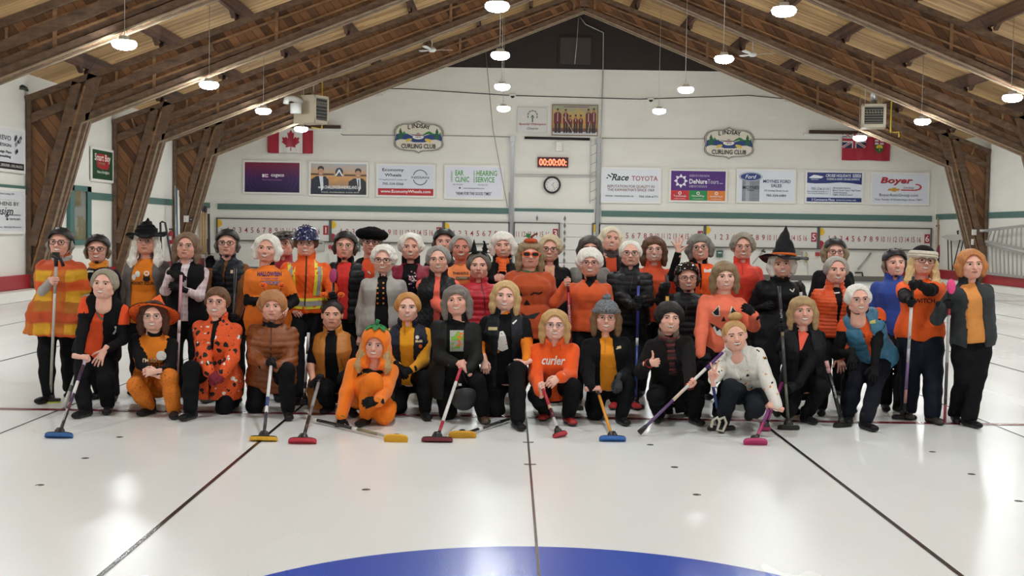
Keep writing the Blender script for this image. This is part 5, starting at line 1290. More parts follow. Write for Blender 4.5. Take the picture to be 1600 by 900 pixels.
def person(pid, label, h, Y, **k):
    g = k.get
    C = np.array(at(h[0], h[1], Y)); hs = g('hs', 1.16); yaw, roll, nod = [math.radians(a) for a in g('face', (0, 0, 0))]
    if not g('face'): yaw = -math.atan2(C[0]-CAMX, C[1])*-1*0-math.atan2(C[0]-CAMX, C[1])*.6
    seed = sum(map(ord, pid)) % 97; rnd = random.Random(seed)
    bulk = g('bulk', 1.08); lean = g('lean', (0, .03, -.188))
    Nk = C+np.array(lean)*np.array([1, 1, 1]); P = np.array(at(g('P')[0], g('P')[1], Y+(g('P')[2] if len(g('P')) > 2 else 0))) if g('P') else np.array([C[0]+g('px', 0), C[1]+.04, .515*(C[2]+.12)])
    byaw = math.radians(g('byaw', 0)); Wd = Nk-P; w = norm(Wd); U = norm(np.array([math.cos(byaw), math.sin(byaw), 0])-w*(w @ [math.cos(byaw), math.sin(byaw), 0])); V = np.cross(U, w)
    if V[1] > 0: V = -V
    sw = g('sw', .155)*(1+(bulk-1)*.5); ar = g('arm', 1.0)*(1+(bulk-1)*.4)
    SH = {'a': Nk-U*sw-w*.08, 'b': Nk+U*sw-w*.08}
    root_xy = np.array([P[0], P[1], 0]); root = empty('person', tuple(root_xy), label, 'person', g('group', 'people gathered on the ice'))
    rel = lambda v: v-root_xy
    # legs
    FT = {}; KN = {}; HP = {s_: P+U*(-.085 if s_ == 'a' else .085)*bulk for s_ in 'ab'}; toe = {}
    ll = .5*(C[2]+.12)*.98 if not g('kneel') else .8
    for s_, sx in (('a', -1), ('b', 1)):
        f = g('f'+s_)
        if f == 'kd':
            kq = g('k'+s_); K0 = np.array(at(kq[0], kq[1], Y+kq[2])); K0[2] = max(K0[2], .07); FT[s_] = K0+np.array([sx*.02, .36, .03]); toe[s_] = norm([0, .35, -1])
        elif f and len(f) == 2: q = np.array(onz(f[0], f[1], 0.)); FT[s_] = q+[0, .10, .075]; toe[s_] = norm([sx*.25, -1, 0])
        elif f: q = np.array(at(f[0], f[1], Y+f[2])); FT[s_] = q; toe[s_] = norm(f[3] if len(f) > 3 else [sx*.2, -1, 0])
        else: FT[s_] = np.array([P[0]+sx*.1, P[1]+.03, .075]); toe[s_] = norm([sx*.25, -1, 0])
        FT[s_][2] = max(FT[s_][2], .06)
        kq = g('k'+s_)
        if kq: KN[s_] = np.array(at(kq[0], kq[1], Y+kq[2])); KN[s_][2] = max(KN[s_][2], .07)
        else: KN[s_] = ik(HP[s_], FT[s_], .40, .40, (sx*.15, -1, .1))
    # arms and hands
    WR = {}; EL = {}; HM = {}; glv = g('gl', None)
    al, bl = .275*g('al', 1), .235*g('al', 1)
    for s_, sx in (('a', -1), ('b', 1)):
        q = g('w'+s_); S = SH[s_]; hint = g('e'+s_, (sx*.4, .25, -.85))
        if q is None: q = ('r',)
        pose = 'relax'; fdir = None
        if q[0] == 'g':                                    # grip a broom
            A_, B_ = [np.array(v) for v in BROOMS[q[1]]]; Gp = A_*(1-q[2])+B_*q[2]; up = norm(A_-B_)*(q[3] if len(q) > 3 else 1); pose = 'grip'
            fdir = norm(Gp-(S+np.array([0, -.02, -.25])))
            X = norm(fdir-up*(fdir @ up)); Yt = up*(1 if s_ == 'a' else -1)*1.; Z = np.cross(X, Yt)
            if Z[1] > .35: X = -X*0+norm(np.array([-sx, -.3, 0.])-up*(up @ np.array([-sx, -.3, 0.]))); Z = np.cross(X, Yt)
            Wp = Gp-X*.062*g('hsz', 1)+Z*.024
        else:
            if q[0] == 'r': Wp = S+np.array([sx*.06, -.03, -.5])
            else: Wp = np.array(at(q[0], q[1], Y+q[2])); pose = q[3] if len(q) > 3 else 'relax'
            E0 = ik(S, Wp, al, bl, hint); X = norm(q[4]) if len(q) > 4 and q[4] else norm(Wp-E0)
            Z = np.array(q[5] if len(q) > 5 else (0, -1, .35), float); Z = norm(Z-X*(Z @ X)); Yt = np.cross(Z, X)
        E0 = ik(S, Wp, al, bl, hint)
        if g('x'+s_): E0 = np.array(at(g('x'+s_)[0], g('x'+s_)[1], Y+g('x'+s_)[2]))
        WR[s_], EL[s_] = Wp, E0
        M = np.eye(4); M[:3, 0] = X; M[:3, 1] = Yt; M[:3, 2] = Z; M[:3, 3] = Wp
        if s_ == 'b': M[:3, :3] = M[:3, :3] @ np.diag([1, -1, 1.])
        # right hand template: person's right is image-left
        HM[s_] = (M, pose)
    def bounds(pts, pad): pts = np.array(pts); return pts.min(0)-pad, pts.max(0)+pad
    # --- body: one mesh (head, neck, trunk, limbs, bare hands)
    Hm = np.array(Matrix.Translation(tuple(C)) @ Matrix.Rotation(yaw, 4, 'Z') @ Matrix.Rotation(roll, 4, 'Y') @ Matrix.Rotation(nod, 4, 'X') @ Matrix.Diagonal((hs*g('wd', 1.12), hs, hs*g('lg', .97), 1)))
    sm = g('sm', 1); hv, hF, hmi = head_mesh(sm, g('old', 1)); allv = [rel(xform(hv, Hm))]; allF = [hF]; allm = [hmi]; nv = len(hv)
    lo, hi_ = bounds(list(SH.values())+list(EL.values())+list(WR.values())+[P, Nk]+list(KN.values())+list(FT.values()), .22)
    B_ = Field(lo, hi_, .017); B_.tube_table(P, U, V, Wd, torso_tab(bulk, -.1), .03, 0, -.022)
    B_.cap(Nk-w*.05, C+np.array([0, .02, -.06]), .052, .05, .02)
    for s_ in 'ab':
        B_.chain([SH[s_], EL[s_], WR[s_]], [.042*ar, .036*ar, .024], .03)
        B_.chain([HP[s_], KN[s_], FT[s_]], [.07*bulk, .05, .032], .03)
    bv, bF = B_.mesh(); allv.append(rel(bv)); allF.append(bF+nv); allm.append(np.zeros(len(bF), int)); nv += len(bv)
    gl = {'a': g('gla', glv), 'b': g('glb', glv)}
    for s_ in 'ab':
        M, pose = HM[s_]
        vs, F = hand_mesh(pose, .0025 if gl[s_] else 0.)
        vs = xform(vs, M); F2 = F[:, ::-1] if s_ == 'b' else F
        if gl[s_]:
            gm = fabric(gl[s_], 'nylon'); vs2 = rel(vs); o = link('glove', np_mesh('glove', vs2, F2, [gm]), root)
        else: allv.append(rel(vs)); allF.append(F2+nv); allm.append(np.zeros(len(F2), int)); nv += len(vs)
    brow = plain(g('brow', '#6b5848'), .7, 0, 'brow'); sk = skin(g('skin', SKN[seed % 5]))
    link('body', np_mesh('body', np.concatenate(allv), np.concatenate(allF), [sk, m_lip, m_teeth, m_eyew, m_iris, brow], np.concatenate(allm)), root)
    # --- clothes
    objs = {}
    def cloth(name, F_, mats, tagged=False, fold=.006, puff=0, dirw=None, quilt=None):
        vs, F = F_.mesh()
        if len(vs) == 0: return None
        n = vnormals(vs, F); q = rel(vs)
        dsp = fold*(np.abs(wob(q*np.array([1, 1, .6]), 14, seed))*-1+.35)+fold*.5*wob(q, 33, seed+3)
        if puff:
            t_ = ((vs-P) @ w)/puff; ds = np.abs(np.sin(math.pi*t_))**.55; dsp += .012*(ds-.7)+.003*wob(q, 40, seed)
        if quilt:
            u_ = (vs-P) @ U; t_ = (vs-P) @ w; a = np.abs(np.sin(math.pi*(u_+t_)/quilt))*np.abs(np.sin(math.pi*(u_-t_)/quilt)); dsp += .006*(a**.5-.6)
        vs = vs+n*dsp[:, None]; mi = None
        if tagged: mi = F_.tags_at(vs[F].mean(1)).astype(int); mi = np.minimum(mi, len(mats)-1)
        o = link(name, np_mesh(name, rel(vs), F, mats, mi), root); objs[name] = o; return o
    def fm(x, kind='plain'): return fabric(x, kind) if isinstance(x, str) else x
    # trousers
    lg = g('legs', '#0f1013'); lw = g('lw', 1.0)*(1+(bulk-1)*.8); h_ = .0115
    lo, hi_ = bounds([P]+list(HP.values())+list(KN.values())+list(FT.values()), .2)
    T = Field(lo, hi_, h_); T.ell(P+w*.02, (.165*bulk, .125*bulk, .13), .03); T.ell(P-w*.06+np.array([0, .03, 0]), (.16*bulk, .125*bulk, .10), .04)
    fl = g('flare', .062)
    for s_ in 'ab':
        sh = FT[s_]-KN[s_]; an = FT[s_]-norm(sh)*.02
        T.chain([HP[s_], HP[s_]*.5+KN[s_]*.5, KN[s_]], [.098*lw, .086*lw, .07*lw], .04); T.chain([KN[s_], KN[s_]*.5+an*.5, an], [.07*lw, .066*lw, fl], .03)
    T.cut(lambda X, Y_, Z: .055-Z+0*X+0*Y_) if not g('kneel') else T.cut(lambda X, Y_, Z: .004-Z+0*X+0*Y_)
    cloth('trousers', T, [fm(lg)], fold=.008)
    # shoes
    sv, sF, smi = gear('shoe', shoe_mesh); sc = g('shoe', '#17171a')
    for s_ in 'ab':
        tz = toe[s_]; up = np.array([0, 0, 1.]) if abs(tz[2]) < .6 else np.array([0, 1., 0]); Yv = -tz; Xv = norm(np.cross(Yv, up)); Zv = np.cross(Xv, Yv)
        M = np.eye(4); M[:3, 0] = Xv; M[:3, 1] = Yv; M[:3, 2] = Zv; M[:3, 3] = FT[s_]-Zv*.075 if abs(tz[2]) < .6 else FT[s_]-Zv*.08
        v2 = xform(sv*1.0, M); v2 = v2-np.array([0, 0, min(0, v2[:, 2].min()-.003)])
        link('shoe', np_mesh('shoe', rel(v2), sF, [fabric(sc, 'leather'), m_sole, fabric(g('lace', '#2a2a2c'))], smi), root)
    # shirt
    top = g('top', {}); over = g('over', None)
    tc = fm(top.get('c', '#141416'), top.get('k', 'plain')); slc = fm(top['sc'], top.get('k', 'plain')) if top.get('sc') else tc
    lo, hi_ = bounds(list(SH.values())+list(EL.values())+list(WR.values())+[P, Nk, P-w*.2], .24)
    def garment(name, grow, t0, mats, sleeves, short, puff=0, op=None, collar=None, fold=.006, quilt=None, arm_r=1., flare=0., t1=1.03, shoulder=0):
        G_ = Field(lo, hi_, h_ if grow > .01 else .012); tb = torso_tab(bulk, t0, t1)
        if flare: tb = [(t, a+flare*max(0, (.4-t)), b+flare*max(0, (.4-t))*.8, c) for t, a, b, c in tb]
        G_.tube_table(P, U, V, Wd, tb, .03, 0, grow)
        if g('bust', 1): 
            for sx in (-1, 1): G_.ell(P+Wd*.68+U*sx*.075+V*.085, (.075*bulk, .065*bulk, .07*bulk), .05)
        if op:
            Pf, Uf, Vf, wf, Lw = [np.array(x, f32) for x in (P, U, V, w, np.linalg.norm(Wd))]
            def fn(X, Y_, Z):
                X, Y_, Z = X-Pf[0], Y_-Pf[1], Z-Pf[2]; u = X*Uf[0]+Y_*Uf[1]+Z*Uf[2]; v = X*Vf[0]+Y_*Vf[1]+Z*Vf[2]; t = (X*wf[0]+Y_*wf[1]+Z*wf[2])/Lw
                ow = np.interp(t, [-.3, .45, .9, 1.1], [op[1], op[1]*.7+op[0]*.3, op[0], op[0]*1.25]).astype(f32)
                return np.minimum(ow-np.abs(u-f32(op[2] if len(op) > 2 else 0)), v-.015)
            G_.cut(fn)
        arm_r = 1+(arm_r-1)*.65
        if sleeves:
            for s_ in 'ab':
                r0, r1, r2 = .052*ar*arm_r+grow*.5, .044*ar*arm_r+grow*.4, .033*arm_r+grow*.5; wr = WR[s_]-norm(WR[s_]-EL[s_])*.02
                if short: G_.chain([SH[s_], SH[s_]*(1-short)+EL[s_]*short], [r0+.004, r1+.016], .03, 0)
                if sleeves == 1: G_.chain([SH[s_], EL[s_], wr], [r0, r1, r2], .03, 1)
                if sleeves == 2: G_.chain([SH[s_], SH[s_]*.3+EL[s_]*.7], [r0, r1+.006], .03, 1)
        elif name != 'shirt' or not hidden:
            for s_ in 'ab': G_.ell(SH[s_]+(Nk-SH[s_])*.3, (.045+grow*.8, .058+grow*.8, .05+grow*.8), .04, 0)
        if name == 'shirt' and g('tneck'):
            G_.cap(Nk, C+np.array([0, .02, -.10]), .066, .062, .015, 2)
        if collar:
            hgt, gap, rad = collar; pts = []; rr = rad
            for i in range(15):
                a = gap+(2*math.pi-2*gap)*i/14; pts.append(Nk+w*(.018+hgt*.5)+U*(rr*math.sin(a))+V*(rr*math.cos(a)*.95-.012)+np.array([0, 0, -.012*math.cos(a)]))
            for i in range(14):
                for z_ in np.linspace(-.5, .5, max(2, int(hgt/.014))): G_.cap(pts[i]+w*hgt*z_, pts[i+1]+w*hgt*z_, .012, .012, .012, 2)
        return cloth(name, G_, mats, True, fold, puff, None, quilt)
    hem = top.get('hem', -.12 if not g('kneel') else -.05)
    hidden = over and over.get('sl', 0) == 1 and not top.get('force')
    garment(top.get('n', 'shirt'), .006+top.get('g', 0), hem, [tc, slc, fm(top['cc']) if top.get('cc') else tc], 0 if hidden else top.get('sl', 1), 0 if hidden else top.get('short', 0), collar=top.get('collar', (.03, 0., .056) if top.get('tn', 1) else None), fold=top.get('fold', .005), flare=top.get('flare', 0), arm_r=top.get('ar', 1), puff=top.get('puff', 0), quilt=top.get('quilt'))
    if over:
        oc = fm(over['c'], over.get('k', 'nylon')); garment(over.get('n', 'jacket' if over.get('sl') else 'vest'), .024+over.get('g', 0), over.get('hem', hem-.03), [oc, fm(over['sc'], over.get('k', 'nylon')) if over.get('sc') else oc, fm(over['cc'], 'fleece') if over.get('cc') else oc], over.get('sl', 0), over.get('short', 0), over.get('puff', 0), over.get('op'), over.get('collar', (.055, .55, .076)), over.get('fold', .006), over.get('quilt'), over.get('ar', 1.08), over.get('flare', 0))
    for s_ in 'ab':
        if g('cuff'+s_) or g('cuff'):
            d_ = norm(WR[s_]-EL[s_]); MB().tube([Vector(rel(WR[s_]-d_*.055)), Vector(rel(WR[s_]-d_*.02)), Vector(rel(WR[s_]+d_*.012))], [.043, .046, .04], n=16).build('cuff', fabric(g('cuff'+s_) or g('cuff'), 'knit'), root)
    # cuffs for bare hands under jackets are part of the sleeve; hair, headwear and glasses sit in head coordinates
    HmR = Matrix([list(r_) for r_ in Hm]); HL = Matrix.Translation(tuple(-root_xy)) @ HmR
    def wear(name, data, mats, sub=None, M=None):
        me = data if isinstance(data, bpy.types.Mesh) else (data.mesh(name, mats) if isinstance(data, MB) else np_mesh(name, data[0], data[1], mats))
        o = link(name, me, sub or root)
        if sub is None: o.matrix_local = HL @ M if M is not None else HL
        return o
    hr = g('hair')
    if hr: wear('hair', gear(('hair', hr[0], seed % 3), lambda: hair_mesh(hr[0], seed % 3)), [hairm(*hr[1:])])
    gs = g('glass')
    if gs:
        fr_, ln = gear(('gl', gs[0]), lambda: glasses_mesh(gs[0])); o = wear('glasses', fr_, [plain(gs[1], .3, .0 if gs[0] != 'thin' else .5, 'spectacle_frame')]); ln.build('lens', m_dlens if gs[0] == 'sun' else m_lens, o)
    ht = g('hat')
    if ht: HATS[ht[0]](wear, root, *ht[1:])
    info = dict(root=root, objs=objs, C=C, Nk=Nk, P=P, U=U, V=V, w=w, SH=SH, EL=EL, WR=WR, Hm=HmR, HL=HL, rel=rel, rxy=root_xy, FT=FT, Wd=Wd)
    sc_ = g('scarf')
    if sc_:
        F_ = Field(Nk-[.16, .16, .35], Nk+[.16, .16, .14], .008); R1 = .072
        for j in range(sc_[1] if len(sc_) > 1 else 2):
            for i in range(16):
                a, b = 2*math.pi*i/16, 2*math.pi*(i+1)/16; zz = .01+.03*j
                p0, p1 = [Nk+w*zz+U*(R1*math.sin(q))+V*(R1*math.cos(q)-.005)+np.array([0, 0, -.02*math.cos(q)-.01*math.sin(3*q)]) for q in (a, b)]; F_.cap(p0, p1, .024, .024, .008)
        if len(sc_) > 2:
            for dx in sc_[2]: F_.chain([Nk+V*.09+U*dx*.3, Nk+V*.155+U*dx-w*.12, Nk+V*.165+U*dx*1.1-w*.27], [.03, .028, .03], .02)
        vs, F = F_.mesh(); n = vnormals(vs, F); vs = vs+n*(np.sin(((vs-Nk) @ w)*180+wob(vs, 20)*3)*.003)[:, None]
        link('scarf', np_mesh('scarf', rel(vs), F, [fm(sc_[0], 'knit') if isinstance(sc_[0], str) else sc_[0]]), root)
    PEOPLE[pid] = info; return info
def decal(info, objname, name, polys, mats, off=.005, sub=12, parent=None, back_ok=False):
    """polys: list of (pixel points, material index); laid on the garment where the photo shows it"""
    objs_ = [info['objs'][o] for o in (objname if isinstance(objname, (list, tuple)) else [objname]) if o in info['objs']]
    vs = []; fs = []; b = 0
    for o in objs_:
        me = o.data; co = np.zeros(len(me.vertices)*3, f32); me.vertices.foreach_get('co', co); vs += [Vector(x) for x in (co.reshape(-1, 3)+info['rxy'])]
        for p in me.polygons: fs.append([i+b for i in p.vertices])
        b = len(vs)
    bvh = BVHTree.FromPolygons(vs, fs); bm = bmesh.new()
    for pts, mi in polys:
        try: f = bm.faces.new([bm.verts.new((x, y, 0)) for x, y in pts]); f.material_index = mi
        except ValueError: pass
    bmesh.ops.triangulate(bm, faces=bm.faces)
    for _ in range(4):
        e = [e for e in bm.edges if e.calc_length() > sub]
        if not e: break
        bmesh.ops.subdivide_edges(bm, edges=e, cuts=1); bmesh.ops.triangulate(bm, faces=bm.faces)
    last = None; C0 = Vector(_C); bad = []
    for v in bm.verts:
        d = Vector(_F*FPX+_R*(v.co.x-800)+_U*(450-v.co.y)).normalized(); hit = bvh.ray_cast(C0, d)
        if hit[0] is not None: q = hit[0]-d*off; v.co = q-Vector(info['rxy'])
        else: bad.append(v)
    bmesh.ops.delete(bm, geom=bad, context='VERTS')
    me = bpy.data.meshes.new(name); bm.to_mesh(me); bm.free()
    for m_ in mats: me.materials.append(m_)
    if parent is None: parent = objs_[-1]
    o = link(name, me, parent); return o
def tpolys(s_, cx, cy, hpx, wpx=None, mi=0, bold=.02, shear=0., ang=0.):
    co, fs = text_mesh(s_, hpx, bold*1., shear, 'CENTER', wpx)
    ca, sa = math.cos(ang), math.sin(ang)
    P_ = [(cx+x*ca-y*sa, cy-(x*sa+y*ca)) for x, y, _ in co]
    return [([P_[i] for i in f], mi) for f in fs]
def rectp(x0, y0, x1, y1, mi=0): return [([(x0, y0), (x1, y0), (x1, y1), (x0, y1)], mi)]
def linep(pts, w_, mi=0):
    o = []
    for (x0, y0), (x1, y1) in zip(pts[:-1], pts[1:]):
        l_ = math.hypot(x1-x0, y1-y0)+1e-6; nx, ny = -(y1-y0)/l_*w_/2, (x1-x0)/l_*w_/2
        o.append(([(x0+nx, y0+ny), (x1+nx, y1+ny), (x1-nx, y1-ny), (x0-nx, y0-ny)], mi))
    return o
def discp(cx, cy, rx, ry=None, mi=0, n=14): ry = ry or rx; return [([(cx+rx*math.cos(2*math.pi*i/n), cy+ry*math.sin(2*math.pi*i/n)) for i in range(n)], mi)]
def polyp(pts, mi=0): return [(pts, mi)]

# headwear builders: called with wear(name, mesh, materials)
HATS = {}
def h_helmet(wear, root, gloss=0, studs=0):
    m_ = plain('#141416', .16 if gloss else .5, 0, 'helmet_shell'); o = wear('helmet', gear(('helm', gloss), lambda: helmet_mesh(gloss)), [m_]); o2 = wear('chin_strap', gear('strap', lambda: strap_mesh()), [m_plast])
    if not gloss:
        mb = MB()
        for x in (-.045, 0.0, .045): mb.lathe([(0, .004), (.011, .003), (.012, 0)], c=(x, -.02+.0, .134-.12*abs(x)), n=8, sx=.7, sy=1.6)
        mb.build('vent', m_sole, o)
    if studs:
        mb = MB(); rs = random.Random(3)
        for i in range(26):
            a = rs.uniform(0, 6.28); e = rs.uniform(.25, 1.3); d = Vector((math.cos(a)*math.cos(e), math.sin(a)*math.cos(e), math.sin(e)))
            p_ = Vector((d.x*.098, .01+d.y*.119, .036+d.z*.101)); mb.lathe([(0, .003), (.004, .002), (.0045, 0)], c=p_, n=6, M=Vector((0, 0, 1)).rotation_difference(d).to_matrix().to_4x4())
        mb.build('stud', plain('#d8d8da', .2, .6, 'stud'), o)
HATS['helmet'] = h_helmet
def h_hard(wear, root):
    mb = MB(); mb.lathe([(.0, .165), (.03, .163), (.06, .15), (.083, .125), (.095, .09), (.1, .055), (.102, .045), (.125, .036), (.127, .031), (.098, .036)], c=(0, .012, 0), n=36, sy=1.14)
    for x in (-.02, 0, .02): mb.tube([(x, -.1, .07), (x, -.07, .135), (x, .0, .168), (x, .07, .15), (x, .12, .08)], .008, n=8)
    mb.poly([(-.085, -.09, .034), (-.05, -.135, .028), (0, -.15, .026), (.05, -.135, .028), (.085, -.09, .034)], ext=(0, 0, .008))
    m_, nt, b = newmat('blue_shell'); vo = N(nt, 'ShaderNodeTexVoronoi'); vo.inputs['Scale'].default_value = 34; L(nt, coords(nt), vo.inputs['Vector'])
    L(nt, mixc(nt, mth(nt, 'LESS_THAN', vo.outputs[0], .22), srgb('#161c4a'), srgb('#d6d8e6')), b.inputs['Base Color']); b.inputs['Roughness'].default_value = .25
    wear('hard_hat', mb, [m_])
HATS['hard'] = h_hard
def h_witchbig(wear, root):
    m_ = fabric('#1b1b1f', 'nylon'); M = Matrix.Translation((.015, 0, -.01)) @ Matrix.Rotation(math.radians(9), 4, 'Y') @ Matrix.Rotation(math.radians(-7), 4, 'X')
    o = wear('witch_hat', cone_hat(.195, .25, .092, wav=.022, bend=.01, crump=.12, z0=.06), [m_], M=M); band(.094, .082, .024).build('hat_band', fabric('#d9682a'), o)
HATS['witchbig'] = h_witchbig
def h_witchorange(wear, root):
    m_ = spots('bat_print', '#f2641e', [('#1c1210', 55, .24, 1), ('#1c1210', 38, .16, 2)]); M = Matrix.Translation((0, .035, .0)) @ Matrix.Rotation(math.radians(-37), 4, 'X') @ Matrix.Rotation(math.radians(3), 4, 'Y')
    o = wear('witch_hat', cone_hat(.178, .15, .086, wav=.006, bend=.02, crump=.05, z0=.012), [m_], M=M); mb = MB(); mb.tube([(.178*math.cos(a), .01+.178*math.sin(a), .012+.006*math.sin(2*a+.6)) for a in np.linspace(0, 6.28, 49)[:-1]], .004, close=True, n=6); mb.build('piping', m_black, o)
HATS['witchorange'] = h_witchorange
def h_witchfloppy(wear, root):
    M = Matrix.Rotation(math.radians(-4), 4, 'Y')
    wear('witch_hat', cone_hat(.16, .11, .09, wav=.028, bend=.02, crump=.16, z0=.05), [fabric('#111113', 'felt')], M=M)
HATS['witchfloppy'] = h_witchfloppy
def h_flat(wear, root):
    F_ = Field((-.13, -.17, .0), (.13, .15, .16), .005); F_.ell((0, .0, .085), (.108, .12, .04), .02); F_.ell((0, .02, .055), (.088, .1, .04), .02); F_.ell((0, -.105, .05), (.07, .04, .012), .012)
    vs, F = F_.mesh(); m_, nt, b = newmat('cap_cloth'); L(nt, ramp(nt, noise(nt, coords(nt, (1, .15, 1)), 42, 2), [(.4, srgb('#1b1a1c')), (.6, srgb('#77746f'))]), b.inputs['Base Color']); b.inputs['Roughness'].default_value = .35
    wear('flat_cap', (vs, F), [m_])
HATS['flat'] = h_flat
def h_fur(wear, root):
    F_ = Field((-.16, -.16, .0), (.16, .17, .17), .004)
    for i in range(18):
        a, b = 2*math.pi*i/18, 2*math.pi*(i+1)/18; F_.cap((.088*math.sin(a), .005+.1*math.cos(a), .07), (.088*math.sin(b), .005+.1*math.cos(b), .07), .04, .04, .01)
    F_.ell((0, .005, .09), (.09, .1, .05), .02); vs, F = F_.mesh(); n = vnormals(vs, F); r_ = np.random.RandomState(2); vs = vs+n*(wob(vs, 90)*.004+r_.uniform(-.003, .008, len(vs)))[:, None]
    wear('fur_hat', (vs, F), [fabric('#0e0d0e', 'fleece')])
HATS['fur'] = h_fur
def h_beanie(wear, root):
    F_ = Field((-.12, -.14, -.02), (.12, .15, .22), .0045); F_.ell((0, .016, .055), (.09, .106, .095), .02)
    F_.cut(lambda X, Y, Z: .022-Z-.3*np.clip(Y, 0, .1)+0*X)
    for i in range(20):
        a, b = 2*math.pi*i/20, 2*math.pi*(i+1)/20; F_.cap((.083*math.sin(a), .012+.098*math.cos(a), .045-.02*math.cos(a)), (.083*math.sin(b), .012+.098*math.cos(b), .045-.02*math.cos(b)), .02, .02, .008)
    F_.ell((0, .02, .165), (.03, .03, .024), .006); vs, F = F_.mesh(); n = vnormals(vs, F); a = np.arctan2(vs[:, 0], vs[:, 1]); vs = vs+n*(np.sin(a*38)*.0018+np.sin(vs[:, 2]*420)*.0012+(vs[:, 2] > .145)*wob(vs, 90)*.006)[:, None]
    m_, nt, b = newmat('grey_knit'); L(nt, ramp(nt, noise(nt, coords(nt), 150, 3), [(.35, srgb('#2c2e33')), (.6, srgb('#8b8e93'))]), b.inputs['Base Color']); b.inputs['Roughness'].default_value = .95
    wear('beanie', (vs, F), [m_])
HATS['beanie'] = h_beanie
def h_band(wear, root):
    F_ = Field((-.13, -.15, .0), (.13, .15, .17), .0045); F_.ell((0, .014, .05), (.09, .105, .088), .02); F_.cut(lambda X, Y, Z: .05-Z+0*X+0*Y); vs, F = F_.mesh(); wear('toque', (vs, F), [fabric('#141316', 'knit')])
    F_ = Field((-.13, -.15, .0), (.13, .15, .12), .0045)
    for i in range(22):
        a, b = 2*math.pi*i/22, 2*math.pi*(i+1)/22
        for z in (.038, .062): F_.cap((.087*math.sin(a), .012+.102*math.cos(a), z), (.087*math.sin(b), .012+.102*math.cos(b), z), .018, .018, .008)
    vs, F = F_.mesh(); n = vnormals(vs, F); a = np.arctan2(vs[:, 0], vs[:, 1]); vs = vs+n*(np.sin(a*34+vs[:, 2]*160)*np.sin(a*34-vs[:, 2]*160)*.004)[:, None]; wear('knit_headband', (vs, F), [fabric('#cfc6b6', 'knit')])
HATS['band'] = h_band
def h_pumpkin(wear, root):
    F_ = Field((-.07, -.09, .07), (.07, .06, .17), .004); F_.ell((0, -.02, .115), (.055, .055, .028), .01); vs, F = F_.mesh(); n = vnormals(vs, F); a = np.arctan2(vs[:, 0], vs[:, 1]+.02); vs = vs-n*(np.abs(np.cos(a*4))**6*.004)[:, None]
    o = wear('pumpkin_hat', (vs, F), [fabric('#b5471e', 'felt')]); MB().tube([(0, -.02, .135), (.012, -.02, .16), (.035, -.02, .178), (.05, -.02, .182)], [.010, .008, .007, .009], n=8).build('stem', fabric('#6a3a22', 'felt'), o)
    MB().poly([(-.01, -.03, .14), (-.03, -.035, .145), (-.05, -.035, .16), (-.035, -.03, .165), (-.04, -.03, .185), (-.02, -.03, .175), (-.008, -.03, .185), (-.005, -.03, .16)], ext=(0, .004, 0)).build('leaf', fabric('#2a7a42'), o)
HATS['pumpkin'] = h_pumpkin
def h_hood(wear, root):
    F_ = Field((-.15, -.16, -.2), (.15, .17, .2), .005); F_.ell((0, .022, .035), (.108, .125, .12), .02); F_.chain([(-.07, .01, -.04), (-.085, .0, -.12), (-.06, -.05, -.17)], [.05, .045, .04], .03); F_.chain([(.07, .01, -.04), (.085, .0, -.12), (.06, -.05, -.17)], [.05, .045, .04], .03); F_.ell((0, .05, -.08), (.11, .07, .1), .03)
    F_.ell((0, -.13, -.03), (.074, .15, .1), .01, 0, 's'); F_.ell((0, .012, .0), (.082, .1, .1), .01, 0, 's'); F_.ell((0, -.09, -.15), (.05, .1, .07), .01, 0, 's')
    vs, F = F_.mesh(); n = vnormals(vs, F); vs = vs+n*(wob(vs, 25)*.003)[:, None]; o = wear('hood', (vs, F), [fabric('#ef7a1a', 'fleece')])
    mb = MB()
    for i in range(7):
        a = 2*math.pi*i/7+.2; c, s_ = math.cos(a), math.sin(a); t_ = Vector((-s_, c, 0)); d = Vector((c, s_, 0))
        def q(r_, k_, dz=.006): x = d*r_+t_*k_; return Vector((x.x, x.y*1.1+.015, .035+.121*math.sqrt(max(0, 1-(x.x/.11)**2-(x.y/.127)**2))+dz))
        pts = [q(.0, 0), q(.03, .022), q(.06, .024), q(.09, .006), q(.094, 0), q(.09, -.006), q(.06, -.024), q(.03, -.022)]; mb.poly(pts, ext=(0, 0, .006))
    mb.build('leaf_cap', fabric('#2a8046', 'fleece'), o); MB().tube([(0, .01, .15), (.0, .0, .18), (.008, .0, .205)], [.016, .014, .015], n=10).build('stem', fabric('#2a8046', 'fleece'), o)
HATS['hood'] = h_hood
def h_fasc(wear, root):
    m_ = fabric('#101012', 'nylon'); mb = MB(); mb.tube([(.095*math.cos(a), .01, .03+.1*math.sin(a)) for a in np.linspace(.1, 3.04, 14)], .004, n=6); o = wear('headband', mb, [m_])
    a_ = MB(); a_.lathe([(.05, .0), (.048, .006), (.026, .01), (.018, .05), (.0, .125)], c=(-.04, -.01, .118), n=16); a_.build('tiny_witch_hat', m_, o)
    b_ = MB(); b_.lathe([(.045, .0), (.043, .006), (.02, .01), (.018, .04), (.012, .08)], c=(.045, .0, .112), n=16); b_.tube([(.045, 0, .19), (.04, 0, .215), (.03, 0, .22)], .008); b_.poly([(.02, -.02, .16), (.05, -.02, .17), (.075, -.02, .15), (.06, -.02, .13), (.03, -.02, .14)], ext=(0, .004, 0)); b_.build('tiny_witch_hat', m_, o)
HATS['fasc'] = h_fasc
